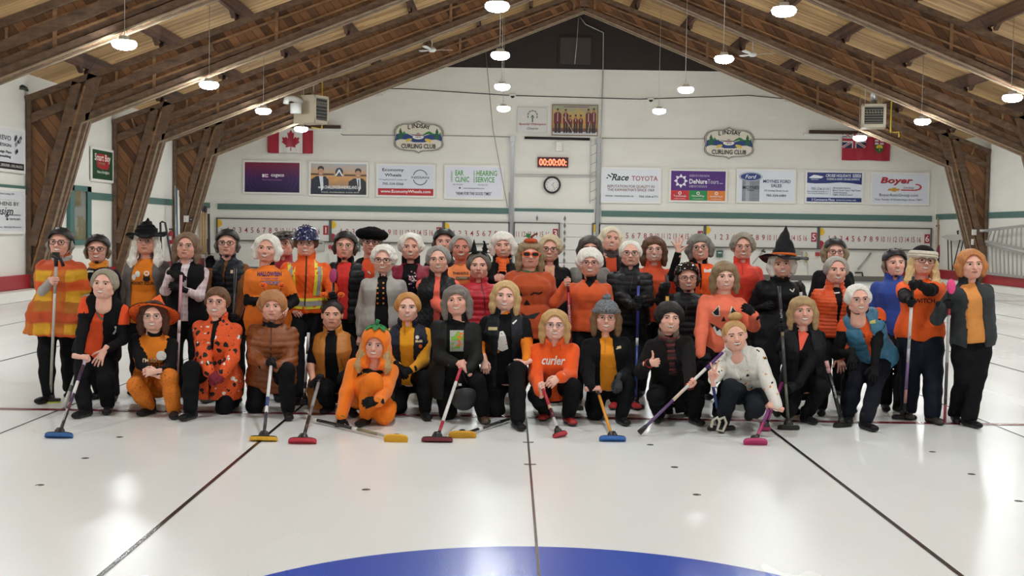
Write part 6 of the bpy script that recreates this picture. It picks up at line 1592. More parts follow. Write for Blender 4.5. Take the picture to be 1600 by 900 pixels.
def h_bopper(wear, root):
    mb = MB(); mb.tube([(.09*math.cos(a), .01, .03+.092*math.sin(a)) for a in np.linspace(.1, 3.04, 14)], .004, n=6); o = wear('headband', mb, [m_plast])
    for x in (-1, 1):
        c = Vector((x*.066, -.01, .172)); MB().tube([(x*.045, .01, .11), (x*.06, .0, .14), c], .0025, n=5).build('spring', m_plast, o)
        d = MB(); d.lathe([(0, .006), (.022, .005), (.028, 0), (.022, -.005), (0, -.006)], M=Matrix.Rotation(math.pi/2, 4, 'X'), c=c, n=16, sy=.85).build('pumpkin', fabric('#e8601c', 'felt'), o)
        f = MB()
        for pts in ([(-.013, .004), (-.004, .004), (-.009, .012)], [(.013, .004), (.009, .012), (.004, .004)], [(-.014, -.004), (.014, -.004), (.006, -.012), (-.006, -.012)]): f.poly([c+Vector((a, -.0065, b)) for a, b in pts], ext=(0, -.001, 0))
        f.build('pumpkin_face', ink_k, o)
HATS['bopper'] = h_bopper
ink_k = ink('#141214', .8)
# ---------------------------------------------------------------- the brooms (built first: hands close on them)
K, WH, SV = '#151517', '#dedddb', 'chrome'
broom('b1', (87.5, 416, 11.42), (78.5, 624), [(.2, '#aaa6a0'), (1, '#b9b5ae')], 'stab', '#c8d83a', 'grey delivery pole with black clip held by the woman in the striped poncho', name='delivery_stick', cat='stick', tilt=0, hw=.2, yaw=.1)
q = at(87.5, 416, 11.42)-BROOMS['b1'][1]; MB().tube([(0, 0, 0), (0, 0, .1)], .02).tube([(-.03, -.02, .1), (.05, -.01, .07), (.07, 0, .0)], .017).box((0, 0, .11), (.06, .04, .05)).build('clip', m_plast, bpy.data.objects['delivery_stick'], q)
broom('b2', (135, 558, 10.62), (92.5, 678.5), [(.12, '#b8b2c0'), (.34, '#3a2546'), (.5, WH), (.62, '#3a2546'), (.7, '#5a2038'), (1, K)], 'pad', '#2b5f9c', 'purple and white broom with blue head at the far left', tilt=.5, txt=('GOLDLINE', .78, '#d8d8d8'))
broom('b3', (123, 575, 11.2), (100, 636), [(.45, WH), (.6, '#77767a'), (1, WH)], None, '#e0dfdc', 'white and grey broom handle behind the purple one, left', r=.02)
broom('b4', (283, 430, 11.55), (275, 634), [(.35, '#c99aa4'), (.45, '#d8c9cc'), (.8, '#b9a8b0'), (1, '#d8a0aa')], 'pad', '#e08a9a', 'pale pink broom of the woman in the plaid hoodie', tilt=.2, hw=.16, txt=('HARDLINE', .62, '#2a2226'))
broom('b5', (368, 420, 11.95), (360, 622), [(1, K)], 'pad', '#8d2030', 'black broom in front of the raised hand woman in black helmet', tilt=.2, hw=.2, txt=('bpPro', .72, '#c9c9c9'))
broom('b6', (424, 566, 10.8), (412, 683.5), [(.5, WH), (.62, '#27407a'), (.7, WH), (1, K)], 'pad', '#d9a520', 'white and blue broom with yellow head, held by the woman in the brown puffer', tilt=.35, txt=('HARDLINE', .8, '#2a3a6a'))
broom('b7', (500, 590, 10.75), (473, 687.5), [(.1, K), (.5, '#8f8c90'), (.65, '#6a6468'), (1, K)], 'pad', '#b9283a', 'silver and black broom with red head held by the kneeling young woman', tilt=.6)
broom('b8', (521, 440, 11.87), (523, 620), [(1, K)], None, '#c23a7a', 'black broom held upright with magenta pad on top, beside the orange safety vest')
broom('b8b', (482, 520, 11.55), (475.5, 628), [(.25, WH), (.3, K), (.7, WH), (.8, K), (.86, WH), (1, K)], 'pad', '#26262a', 'white banded broom standing between the brown puffer and the tan vest', tilt=.1, hw=.16)
broom('b9', (489, 655), (619, 684.5), [(.06, WH), (.12, K), (.5, '#26262a'), (.56, WH), (.8, '#8f8468'), (1, '#c9c4bc')], 'pad', '#e0a424', 'broom lying on the ice with yellow head beside the pumpkin suit', tilt=1.25, yaw=-.05, hw=.2, thick=.025)
broom('b10', (724, 563, 10.72), (683, 685), [(.3, '#b52a3c'), (.36, WH), (.8, WH), (1, '#a8283c')], 'pad', '#6e1f2c', 'white and red broom with dark red head held in both hands', tilt=.35, hw=.26)
broom('b11', (795, 655), (722.5, 678.5), [(.25, K), (.6, '#3a3438'), (.68, WH), (1, K)], 'pad', '#cf9a22', 'broom lying on the ice with yellow head under the blonde woman in black vest', tilt=1.1, yaw=.08, hw=.235, thick=.025)
broom('b12', (887, 432, 11.62), (896, 636), [(.06, '#a06a48'), (.12, '#6e1a28'), (.6, '#a42434'), (1, '#8f2030')], 'pad', '#17171a', 'red broom held upright by the woman in the orange V neck sweater', tilt=.1, hw=.2, txt=('BALANCEPLUS', .3, '#e0d4d4'))
broom('b13', (846, 600, 10.62), (874, 677.5), [(.45, '#b3283c'), (.52, '#c9b48a'), (.7, '#5a1f2c'), (.88, '#c9c9cc'), (1, K)], 'pad', '#b5303f', 'red and black broom with small red head under the curler hoodie', tilt=.6, yaw=.9, hw=.16)
broom('b14', (933, 608, 10.72), (957, 684), [(.15, K), (1, '#d9952a')], 'pad', '#2f66ae', 'yellow handled broom with blue head held by the grey beanie woman', tilt=.55, hw=.225)
broom('b15', (998, 430, 11.8), (993, 634), [(.08, K), (.48, '#2a3a8a'), (.54, '#c9c9c9'), (1, '#223a86')], 'pad', '#1b1b20', 'dark blue broom held upright before the black leather puffer', tilt=.1, hw=.18)
broom('b16', (1042, 430, 11.5), (1044, 560, 11.5), [(.25, K), (1, '#c99a3a')], None, '#000000', 'black gripped golden broom handle left of the studded black helmet', r=.018)
broom('b17', (1134, 546, 10.55), (999, 676), [(.04, WH), (.24, '#5a2f78'), (.5, WH), (.62, '#d9c4b4'), (1, '#5f4272')], 'chrome', '#1c1c20', 'long purple and white broom held slanting by the black haired woman', tilt=.9, yaw=1.2, hw=.14)
broom('b18', (1105, 560, 11.15), (1127, 667), [(.3, '#26262a'), (.45, '#2a56a4'), (.75, '#274a86'), (1, K)], 'pad', '#17171a', 'blue and black broom of the woman in the pumpkin face sweatshirt', tilt=.2, hw=.26, yaw=.2)
broom('b19', (1204, 634, 10.25), (1180, 689.5), [(.5, '#7a2f72'), (1, '#b03a70')], 'pad', '#b8356c', 'magenta broom with magenta head, held by the crouching woman in white vest', tilt=.9, hw=.2)
broom('b19b', (1222, 598, 10.95), (1195, 668), [(1, '#8a2a66')], 'pad', '#a82a62', 'second magenta broom standing behind the crouching woman in white vest', tilt=.2, hw=.1)
broom('b20', (1217.5, 447, 10.85), (1232, 666), [(.3, K), (.36, '#8f8468'), (.7, '#3a3834'), (1, '#57544c')], 'pad', '#17171a', 'black broom held upright by the kneeling blonde in black', tilt=.1, hw=.2, txt=('bpPro', .2, '#a8a8a8'))
broom('b21', (1250, 438, 11.8), (1258, 560, 11.8), [(.15, K), (.3, '#c9c9c9'), (.45, '#7a1f2c'), (1, K)], None, '#000000', 'black, white and maroon broom handle in front of the witch cloak')
broom('b22', (1291, 564, 10.95), (1316, 662), [(.12, '#d09a98'), (.2, '#b98a88'), (1, K)], 'pad', '#141416', 'black broom with pale top between the orange puffer and the teal vest', tilt=.1, hw=.2, yaw=.5, txt=('Goldline', .5, '#c9c9c9'), r=.02)
broom('b23', (1427, 432, 10.86), (1413, 650), [(.2, K), (.5, WH), (.6, '#c8c2cc'), (.8, '#8a6a9a'), (.9, '#d89a94'), (1, K)], 'pad', '#17171a', 'white broom held by the woman in the knit headband', tilt=.05, hw=.24, txt=('bp', .42, '#7a3a5a'))
broom('b24', (1484, 450, 10.95), (1476, 661), [(.12, K), (.2, '#9c2a3a'), (.55, '#b3b0ae'), (.8, '#3a3438'), (.86, '#26262a'), (1, '#7a2030')], None, '#f04a8c', 'broom held upside down with bright pink pad on top, beside the rightmost woman')
def toppad(broomname_key, px, py, Y, rx, rz, col, rot=0):
    o = [b for b in bpy.data.objects if b.name.startswith('curling_broom') and (b.location-BROOMS[broomname_key][1]).length < 1e-4][0]
    c = at(px, py, Y)-o.location; M = Matrix.Rotation(math.pi/2, 4, 'X') @ Matrix.Rotation(rot, 4, 'Z')
    pr = [(0, .0), (.93, .0), (1, .006), (1, .028), (.93, .034), (0, .034)]
    mb = MB(); mb.lathe([(r*1., z) for r, z in pr], n=28, M=M @ Matrix.Diagonal((rx, rz, 1, 1)), c=c-Vector((0, .02, 0))); mb.build('pad', plain(col, .6, 0, 'pad_'+col[1:]), o)
    mb = MB(); mb.lathe([(r*.95, z) for r, z in pr], n=28, M=M @ Matrix.Diagonal((rx, rz, 1, 1)), c=c+Vector((0.008, .012, 0))); mb.build('head_block', m_plast, o)
toppad('b8', 521.3, 430.5, 11.87, .036, .072, '#b53a72'); toppad('b24', 1484, 447.5, 10.95, .036, .068, '#f2488a', .05)

# ---------------------------------------------------------------- the people
OR = '#e8741c'
m_poncho = stripes('striped_gauze', ['#d9a01e', '#d9581e', '#d9a01e', '#c04a20', '#b06a16'], .52, 2, .12, .75, (0, .31, '#c2501c', .42))
m_hallo = spots('halloween_print', '#e2551e', [('#16110f', 12, .27, 1), ('#e9e0d6', 13, .2, 4), ('#16110f', 34, .18, 7), ('#e9e0d6', 50, .10, 3)])
m_leg = spots('pumpkin_leggings', '#dd7a1c', [('#3a2210', 46, .2, 2), ('#5a3210', 70, .2, 5)])
m_whitep = spots('white_print', '#e2ded6', [('#17151a', 17, .2, 3), ('#d9822a', 15, .16, 8), ('#17151a', 42, .1, 5)])
m_plaid = stripes('pink_plaid', ['#d9c8cc', '#c8b4ba', '#e2d4d6'], .09, 2, .0, .8, (0, .035, '#f2eaec', .18))
ORC, CORAL = '#d9582a', '#ee6a4e'
p1 = person('p1', 'person in a yellow and orange striped poncho and black helmet, far left', (94.3, 378.8), 11.75, face=(4, 3, -2), hair=('under', '#8d8578'), hat=('helmet',), glass=('round', '#2a2426'), scarf=('#9d9a98', 2), px=-.02, fa=(68, 631), fb=(103, 622), bulk=1.16,
    wa=('g', 'b1', .11), top=dict(c='#a5a09c', k='knit'), over=dict(n='poncho', c=m_poncho, sl=2, g=.02, ar=1.2, hem=-.42, flare=.14, fold=.016), shoe='#131315')
p2 = person('p2', 'person in black jacket, black helmet and orange neck gaiter behind the grey haired one', (152.4, 388.9), 12.15, hair=('under', '#7d6a52'), hat=('helmet',), glass=('rect', '#4a3c34'), scarf=('#e8912a', 2), fa=(150, 624), fb=(172, 629), top=dict(c='#15161a', k='nylon', g=.012))
p4 = person('p4', 'person in floppy black witch hat with long white hair and SPOOKY SQUAD shirt', (228.9, 377), 12.15, face=(5, 0, -4), hair=('long', '#e6e2da', '#a9a49a'), hat=('witchfloppy',), glass=('thin', '#8a8078'), sm=0, bulk=1.15, top=dict(c='#dd7a18', hem=-.25, tn=0), over=dict(c='#66605e', k='plain', sl=1, op=(.09, .14), hem=-.25), skin='#d8a48e')
p6 = person('p6', 'person with brown hair, pink plaid hoodie and black gloves crossed on the chest', (292, 384.4), 11.95, face=(2, 3, -3), hair=('mid', '#7a6450', '#4e3e32'), glass=('thin', '#8a7a70'), sm=0, wa=(269, 428, -.3, 'relax', (.8, -.3, -.3)), wb=(285, 452, -.3, 'relax', (-.8, -.3, .3)), gl='#111113', top=dict(c=m_plaid, sc=m_plaid, cc='#d9c8cc', collar=(.05, .5, .075)), over=dict(c='#121216', k='fleece', op=(.035, .05), hem=-.2))
p8 = person('p8', 'person in black helmet and black puffer vest with brown sleeves, gloved hand raised', (355.3, 380), 12.4, face=(6, 0, -2), hair=('under', '#6a645c'), hat=('helmet',), glass=('rect', '#2a2628'), sm=0, bulk=1.14, fa=(326, 630), fb=(368, 629), shoe='#4a3f2a', gl='#131416',
    wa=(326, 418, -.18, 'relax', (.1, -.1, 1), (-.3, 1, 0)), xa=(321, 452, -.1), wb=('g', 'b5', .38), top=dict(c='#7a4a22', k='felt', ar=1.15), over=dict(c='#1b1f26', k='puffer', puff=.062, op=(.012, .002), hem=-.1))
p9 = person('p9', 'smiling person with white bob hair, orange shirt over black sleeves', (417.6, 388), 11.85, face=(0, 6, 0), hair=('bob', '#e6e2da', '#8f8a84'), bulk=1.12, wa=(408, 470, -.2), wb=(447, 482, -.2), top=dict(c='#ea7a24', sc='#121214', short=.6, cc='#121214', hem=-.38, flare=.06))
p10 = person('p10', 'person in shiny black and grey flat cap with red collar, beside the hard hat', (443.3, 380.9), 12.8, face=(0, -4, 0), hair=('short', '#8a8278'), hat=('flat',), glass=('thin', '#5a4a44'), top=dict(c='#9c1f2c', k='nylon', g=.01, collar=(.05, .4, .075)))
p11 = person('p11', 'person in dark blue starred hard hat and orange and yellow reflective jacket', (478, 380), 12.3, hair=('short', '#6a4c3a'), hat=('hard',), glass=('thin', '#5a4a44'), bulk=1.16, sw=.18, wb=('g', 'b8', .12, -1), glb='#131416', wa=(457, 480, -.1), top=dict(c='#131417', hem=-.3), over=dict(c='#f2621c', k='nylon', sl=1, g=.004, ar=1.15, quilt=.075, hem=-.02, collar=(.085, .15, .08)), fa=(466, 633), fb=(500, 630))
p14 = person('p14', 'person in black helmet, red sweater and open black puffer vest', (539.3, 383.5), 12.35, face=(3, 3, 0), hair=('under', '#4a3a30'), hat=('helmet',), glass=('thin', '#6a5a50'), sm=0, bulk=1.12, top=dict(c='#d2332c', collar=(.035, .3, .065)), over=dict(c='#15171b', k='puffer', puff=.075, op=(.07, .05), cc='#121216', hem=-.18))
p15 = person('p15', 'person in big furry black hat and dark glasses with orange shirt', (580, 377.8), 12.85, face=(6, 4, 0), hair=('short', '#8a8278'), hat=('fur',), glass=('rect', '#3a1f28'), sm=0, top=dict(c='#e4582a', cc='#141416'), over=dict(c='#17191d', k='plain', op=(.09, .09), collar=None))
p16 = person('p16', 'person with curly white hair, dark glasses and pale grey zip jacket', (599, 405), 12.0, face=(0, 2, 4), hair=('curly', '#e6e2da', '#8f8a84'), glass=('rect', '#2a2224'), bulk=1.12, sm=1, top=dict(c='#121214'), over=dict(c='#aaa8a4', k='fleece', sl=1, op=(.045, .07), cc='#b3b1ad', hem=-.25))
p19 = person('p19', 'person with short white hair, maroon jacket and black shirt with sparkling print', (641.8, 385.9), 12.65, hair=('puff', '#e6e2da', '#a39e96'), top=dict(c='#131214', tn=0, bulk=1), over=dict(c='#8a1f36', k='nylon', sl=1, op=(.07, .09), cc='#151517', collar=(.07, .6, .085)), bulk=1.15)
p20 = person('p20', 'person with short grey hair and glasses, coral sweater under black quilted vest', (684.8, 405), 11.8, face=(0, -4, 0), hair=('short', '#8f8c88', '#5e5b58'), glass=('thin', '#7a6a60'), bulk=1.1, wa=(708, 494, -.28), top=dict(c='#ec6a58', k='fleece', ar=1.15), over=dict(c='#17191c', k='puffer', quilt=.06, op=(.025, .035), collar=(.07, .6, .08), hem=-.15))
p21 = person('p21', 'person in black helmet almost hidden behind the grey haired one in coral', (694.2, 377.9), 13.05, hair=('under', '#5a4232'), hat=('helmet',), top=dict(c='#1a1a1d', k='nylon', g=.015, collar=(.07, .3, .08)), sm=0)
p22 = person('p22', 'broad smiling person with short grey hair and pale orange lettered shirt', (720.7, 386.6), 12.5, hair=('short', '#9d9892', '#66625e'), bulk=1.15, top=dict(c='#f08a52', cc='#141416'), skin='#cf8a78')
p24 = person('p24', 'person in red puffer jacket with two tiny black witch hats on the head', (748.2, 414.7), 12.15, hair=('short', '#6a645e', '#44403c'), hat=('fasc',), top=dict(c='#c8283a', k='puffer', g=.02, puff=.055, ar=1.25, collar=(.07, .5, .078)), sm=0)
p25 = person('p25', 'smiling person with white bob hair, bright orange scarf and black coat', (785.6, 382.3), 12.85, face=(0, -3, 5), hair=('bob+bang', '#e6e2da', '#9a948a'), scarf=('#f06a2a', 2, (-.02, .02)), wa=(770, 436, -.25, 'relax', (.9, -.2, .1)), top=dict(c='#151517'), over=dict(c='#141417', k='nylon', sl=1, op=(.07, .07), collar=(.08, .8, .095), g=.01))
p28 = person('p28', 'person in rust jack-o-lantern poncho, orange sunglasses and tiny pumpkin hat', (828.4, 396.9), 11.8, face=(3, 1, 0), hair=('mid+bang', '#8f7a5c', '#5e4c38'), hat=('pumpkin',), glass=('sun', '#e8602c'), sm=0, scarf=('#2f7a3e', 1), bulk=1.12, top=dict(c='#141416'), over=dict(n='poncho', c='#b34a22', k='knit', sl=2, g=.02, ar=1.5, hem=-.3, flare=.2, fold=.012, collar=None))
p29 = person('p29', 'smiling blonde person with glasses and black zip jacket behind the pumpkin poncho', (859.6, 388), 12.75, face=(-4, 2, 4), hair=('curly', '#c8b898', '#8f7f66'), glass=('rect', '#5a3a30'), bulk=1.1, top=dict(c='#d9a088', tn=0), over=dict(c='#151518', k='nylon', sl=1, op=(.05, .02), collar=(.07, .7, .085)))
p30 = person('p30', 'smiling person with white hair, glasses and orange V neck sweater', (921.8, 410.2), 11.85, hair=('puff+bang', '#e6e2da', '#a39f98'), glass=('rect', '#7a5a58'), bulk=1.14,  wa=('g', 'b12', .045), top=dict(c='#d4592c', k='fleece', cc='#121214', ar=1.15, hem=-.1, collar=(.06, 0, .06)))
p32 = person('p32', 'mostly hidden dark haired person with glasses behind the white haired orange sweater', (921.8, 388), 12.85, hair=('mid+bang', '#4a4440', '#2e2a28'), glass=('rect', '#2a1f24'), sm=0, top=dict(c='#77756f', k='fleece', g=.01, collar=(.05, .5, .08)), bulk=1.12)
p33 = person('p33', 'smiling person with white blonde bob and thick brown neck scarf', (954.8, 373.8), 13.4, face=(4, 8, -6), hair=('bob', '#d9d0b8', '#a39880'), scarf=('#4a4242', 3), top=dict(c='#c84a2a'), over=dict(c='#141416', k='nylon', sl=1, op=(.06, .05)))
p34 = person('p34', 'person with cropped white hair, glasses and glossy black puffer, hands clasped on a blue broom', (985.3, 395), 12.2, face=(-5, 0, 0), hair=('flat', '#e6e2da', '#a39f98'), glass=('rect', '#5a5250'), bulk=1.1, wa=('g', 'b15', .24), wb=('g', 'b15', .19), gl='#1b1c1f', top=dict(c='#17181b', k='leather', g=.022, puff=.06, ar=1.2, collar=(.085, .35, .085)), fa=(962, 640), fb=(990, 640), shoe='#c02a2c', sm=0)
p36 = person('p36', 'person with brown hair, thin glasses and brick orange jacket', (1021.8, 389.4), 12.6, hair=('mid+bang', '#5e4130', '#38261c'), glass=('thin', '#8a6a60'), top=dict(c='#d2502e', k='plain', g=.012, collar=(.07, .6, .085)))
p38 = person('p38', 'person with grey bob, orange vest and black sleeve waving an open hand', (1093, 386.2), 12.5, face=(-6, -9, 0), hair=('bob+bang', '#77746f', '#4a4846'), glass=('rect', '#7a6a66'), wa=(1060, 394, -.1, 'wave', (-.12, -.1, 1), (0, 1, 0)), xa=(1050, 432, .0), top=dict(c='#131316'), over=dict(c='#f25c20', k='plain', cc='#141416', op=(.012, .0), g=.005, collar=(.06, .5, .085)))
p41 = person('p41', 'smiling person with curly grey hair and coral red zip top', (1160.7, 385.3), 12.6, hair=('curly', '#8f8678', '#5e564c'), glass=('thin', '#9a8a80'), bulk=1.08, top=dict(c='#e2402e', k='nylon', g=.01, cc='#e2402e', collar=(.05, .5, .078)))
p37 = person('p37', 'smiling person in glossy studded black helmet and black puffer', (1073.6, 432.8), 11.95, face=(0, -4, 3), hair=('under', '#4a3c32'), hat=('helmet', 1, 1), glass=('rect', '#5a5250'), bulk=1.16, lean=(0, .06, -.17), wa=('g', 'b16', .14), gla='#141416', top=dict(c='#15161a', k='puffer', g=.022, puff=.06, ar=1.25, collar=(.06, .4, .085)), sm=2)
p43 = person('p43', 'person in tall black witch hat with orange band and black cloak', (1221, 412.5), 12.2, face=(-8, -8, 0), hair=('bob', '#e6e2da', '#8f887c'), hat=('witchbig',), bulk=1.12, scarf=('#101012', 2), top=dict(c='#141417'), over=dict(n='cloak', c='#131316', k='nylon', sl=2, g=.02, ar=1.5, hem=-.45, flare=.25, fold=.012, collar=(.06, .3, .085)), wa=(1192, 480, -.1), gl='#17181b', fa=(1215, 645), fb=(1240, 648))
p45 = person('p45', 'person in plain black helmet and dark glasses behind the orange puffer', (1304, 393.3), 12.95, face=(-4, 0, 0), hair=('bob', '#8a7a60', '#5e5240'), hat=('helmet',), glass=('rect', '#6a2a34'), top=dict(c='#141417', g=.01), sm=0)
p46 = person('p46', 'person with short grey hair and bright orange fine quilted puffer', (1306.7, 421.8), 11.85, face=(-4, 2, 0), hair=('short', '#a39e96', '#6e6a64'), bulk=1.08, top=dict(c='#141416', cc='#d6d2cc'), over=dict(c='#dd5320', k='puffer', sl=1, puff=.036, op=(.04, .004), hem=-.1, ar=1.15, g=.01, collar=(.05, .5, .08)), wb=(1312, 558, -.25, 'flat', (.2, -.2, -1)), fa=(1287, 650), fb=(1326, 646))
p48 = person('p48', 'smiling person in black helmet and royal blue fleece jacket', (1398.2, 410.7), 12.3, face=(-4, -3, 0), hair=('under', '#8a7a6a'), hat=('helmet',), bulk=1.12, top=dict(c='#2f4a9c', k='fleece', g=.018, ar=1.15, hem=-.2, collar=(.06, .4, .08)), fa=(1388, 643), fb=(1410, 646))
p40 = person('p40', 'person in coral sweatshirt with a black jack-o-lantern face', (1132, 430.7), 11.45, face=(0, -2, 4), hair=('mid+bang', '#8a7458', '#5a4836'), bulk=1.1, lean=(0, .05, -.19), wa=('g', 'b18', .0), wb=(1178, 492, -.3, 'relax', (-.7, -.1, .6)), gl='#141416', top=dict(c='#f27a5c', g=.012, ar=1.25, hem=-.1, fold=.008), fa=(1080, 650), fb=(1125, 655), P=(1122, 540, .08))
p49 = person('p49', 'person in cream knit headband and orange shirt, both gloved hands on a white broom', (1442.4, 407.6), 11.5, face=(-3, 4, -3), hair=('long', '#d2b482', '#9a7c50'), hat=('band',), glass=('big', '#3a3234'), bulk=1.18, wa=('g', 'b23', .18), wb=('g', 'b23', .06), gl='#131316', top=dict(c='#ee5f20', sc='#131315', short=.55, hem=-.2, flare=.04, cc='#131315', ar=1.15), legs='#141a26', lw=1.15, flare=.075, fa=(1425, 656), fb=(1462, 664), shoe='#3a3436')
p50 = person('p50', 'person with red blonde bob, charcoal fleece jacket and pale orange shirt, far right', (1517.4, 412.6), 11.1, face=(-4, -2, 0), hair=('bob', '#b97a48', '#84502c'), byaw=8, px=.05, wa=('g', 'b24', .12), gl='#141417', wb=(1534, 532, -.02, 'relax', (.1, -.2, -1)), top=dict(c='#e2954e'), over=dict(c='#34383a', k='fleece', sl=1, op=(.06, .085, -.045), hem=-.22, ar=1.15, cc='#2a2d30'), fa=(1499, 662), fb=(1520, 669), flare=.075, lw=1.05, sm=0)
# front row, kneeling and crouching
p3 = person('p3', 'grey haired person bending forward, black vest with orange shoulders, hands on the knees', (162.8, 443.1), 10.9, face=(3, 4, -2), hair=('short', '#98907f', '#665f54'), tneck=1, lean=(-.02, .1, -.15), P=(152, 548, .3), wa=('g', 'b2', .03), wb=(163, 548, -.12, 'flat', (-.4, -.3, -.8)), ka=(128, 600, .0), kb=(165, 596, .0), fa=(127, 654), fb=(163, 648), top=dict(c='#ee5426', sc='#121214', short=.35, cc='#121214', collar=(.06, 0, .058)), over=dict(c='#111113', k='fleece', op=(.035, .085), hem=-.1, collar=(.04, .6, .08)))
p5 = person('p5', 'person in orange bat print witch hat and orange patterned leggings, crouching', (239.5, 493), 11.0, kneel=1, hair=('mid', '#4a2c1e', '#2e1a12'), hat=('witchorange',), glass=('thin', '#8a7a70'), P=(241, 598, .3), ka=(212, 603, -.22), kb=(264, 590, -.25), fa=(228, 650), fb=(267, 655), wa=(236, 583, -.28, 'relax', (1, -.2, -.1)), wb=(244, 580, -.32, 'relax', (-1, -.1, -.1)), top=dict(c='#e8821e', sc='#131315', cc='#131315', ar=1.2), legs=m_leg, shoe='#1c1a1a', lw=1.05)
p7 = person('p7', 'kneeling person with short brown hair in orange halloween print jacket', (339.3, 470.7), 11.05, kneel=1, face=(2, 3, 0), hair=('flat+bang', '#6a4a32', '#43301f'), glass=('thin', '#5a3a34'), lg=1.03, P=(336, 590, .1), ka=(298, 577, -.32), fa=(293, 658), kb=(350, 645, -.05), fb='kd', wa=(327, 584, -.3, 'relax', (.8, -.3, -.4)), wb=(347, 586, -.28, 'relax', (-.6, -.3, -.4)), gl='#7d1c30', top=dict(c='#121214'), over=dict(c=m_hallo, sl=1, op=(.02, .006), hem=-.3, flare=.12, ar=1.3, collar=(.05, .7, .072)))
p12 = person('p12', 'kneeling person with auburn hair in brown puffer jacket, hands on a white broom', (425.6, 477.8), 11.1, kneel=1, sm=0, hat=('bopper',), hair=('puff+bang', '#b07c50', '#7a4c2c'), P=(424, 590, .12), ka=(398, 645, -.02), fa='kd', kb=(448, 580, -.3), fb=(447, 657), wa=('g', 'b6', .0), wb=('g', 'b6', .035), gl='#131316', scarf=('#17171a', 2), top=dict(c='#84461c', k='leather', g=.025, puff=.058, ar=1.3, hem=-.22, collar=(.07, .4, .085)), shoe='#1d1d20', bulk=1.12)
p13 = person('p13', 'kneeling young person with dark tied hair, tan leather vest and bare forearm', (519, 491), 11.3, kneel=1, old=0, sm=0, hat=('bopper',), hair=('tied', '#231a18', '#120d0c'), brow='#2a1d18', P=(524, 602, .15), ka=(505, 612, -.28), fa=(514, 652, -.1), kb=(545, 595, -.2), fb=(548, 652), wa=('g', 'b7', .02), xa=(485, 575, -.05), wb=(542, 580, -.25, 'relax', (-.3, -.4, -.6)), gl='#131316', top=dict(c='#121215', sc=None, sl=2), over=dict(c='#c07a30', k='leather', op=(.05, .07), hem=-.35, flare=.12, collar=(.05, .6, .08)), skin='#d9ab94', hs=1.12)
p17 = person('p17', 'person in orange pumpkin suit with green stem hood, crouching with one hand on the ice', (586.7, 537), 10.65, kneel=1, old=0, nod=4, face=(-2, 4, 4), hair=('long', '#b99a6c', '#8a6c44'), hat=('hood',), cuff='#2a8046', lean=(-.02, .08, -.18), hs=1.1, P=(574, 618, .3), ka=(583, 598, -.28), fa=(568, 667), kb=(600, 648, -.15), fb='kd', wa=(533, 652, -.25, 'flat', (-.1, -.3, -1), (-.2, -1, .3)), wb=(590, 628, -.42, 'relax', (-.9, -.2, -.1)), gl='#141416', top=dict(c='#f07c1a', k='fleece', g=.018, ar=1.35, fold=.008, collar=(.05, .3, .085)), legs='#f07c1a', lw=1.15, flare=.06)
p18 = person('p18', 'kneeling person with ginger short hair, mustard sweater and navy quilted vest', (637.3, 479.5), 11.2, kneel=1, hair=('short', '#c08a4c', '#8a5c2c'), bulk=1.15, P=(640, 590, .12), ka=(622, 645, -.02), fa='kd', kb=(664, 592, -.25), fb=(663, 657), wa=(622, 572, -.28, 'relax', (.4, -.3, -.6)), wb=(642, 578, -.3, 'relax', (-.8, -.3, -.3)), gl='#131316', top=dict(c='#e09a1c', k='fleece', ar=1.2, collar=(.05, .5, .07)), over=dict(c='#1c2030', k='puffer', quilt=.055, op=(.065, .06), collar=(.05, .7, .085)))
p23 = person('p23', 'kneeling person with long grey hair, black jacket and bright printed shirt', (713.6, 469), 10.9, kneel=1, face=(-2, -4, -3), hair=('mid+bang', '#77706a', '#4a443e'), bulk=1.12, P=(710, 590, .12), ka=(700, 645, -.02), fa='kd', kb=(745, 596, -.2), fb=(754, 663), shoe='#4a3828', wa=('g', 'b10', .06), wb=('g', 'b10', .09), top=dict(c='#131316'), over=dict(c='#1f201f', k='nylon', sl=1, op=(.075, .08), hem=-.3, flare=.1, ar=1.25, collar=(.06, .7, .085)))
p27 = person('p27', 'kneeling blonde person with black vest and orange sleeves, bare hands on thighs', (790, 461.8), 11.12, kneel=1, face=(-3, 4, 0), hair=('mid', '#c8a878', '#96764a'), bulk=1.14, P=(788, 588, .12), ka=(775, 648, -.02), fa='kd', kb=(808, 578, -.35), fb=(809, 673), wa=(756, 562, -.22, 'relax', (.1, -.2, -1)), wb=(822, 566, -.32, 'flat', (-.9, -.3, -.25), (.1, -.6, .8)), top=dict(c='#131316', sc='#f0851e', short=.5, cc='#f0851e', ar=1.15), over=dict(c='#1b1f25', k='puffer', quilt=.11, op=(.05, .075), hem=-.2, collar=(.06, .7, .085)))
p31 = person('p31', 'crouching person with blonde hair and glasses in orange hoodie lettered curler', (866.7, 506.7), 10.9, kneel=1, hair=('mid', '#c09a68', '#8f6e44'), glass=('thin', '#6a7a8a'), P=(866, 606, .3), ka=(838, 618, -.2), fa=(853, 658), kb=(896, 604, -.25), fb=(889, 665), shoe='#9c2226', wa=('g', 'b13', .06), wb=(874, 590, -.32, 'relax', (-.8, -.3, -.5)), top=dict(c='#ef5a1c', k='fleece', g=.016, ar=1.35, hem=-.05, collar=(.05, .3, .08), fold=.008), bulk=1.08)
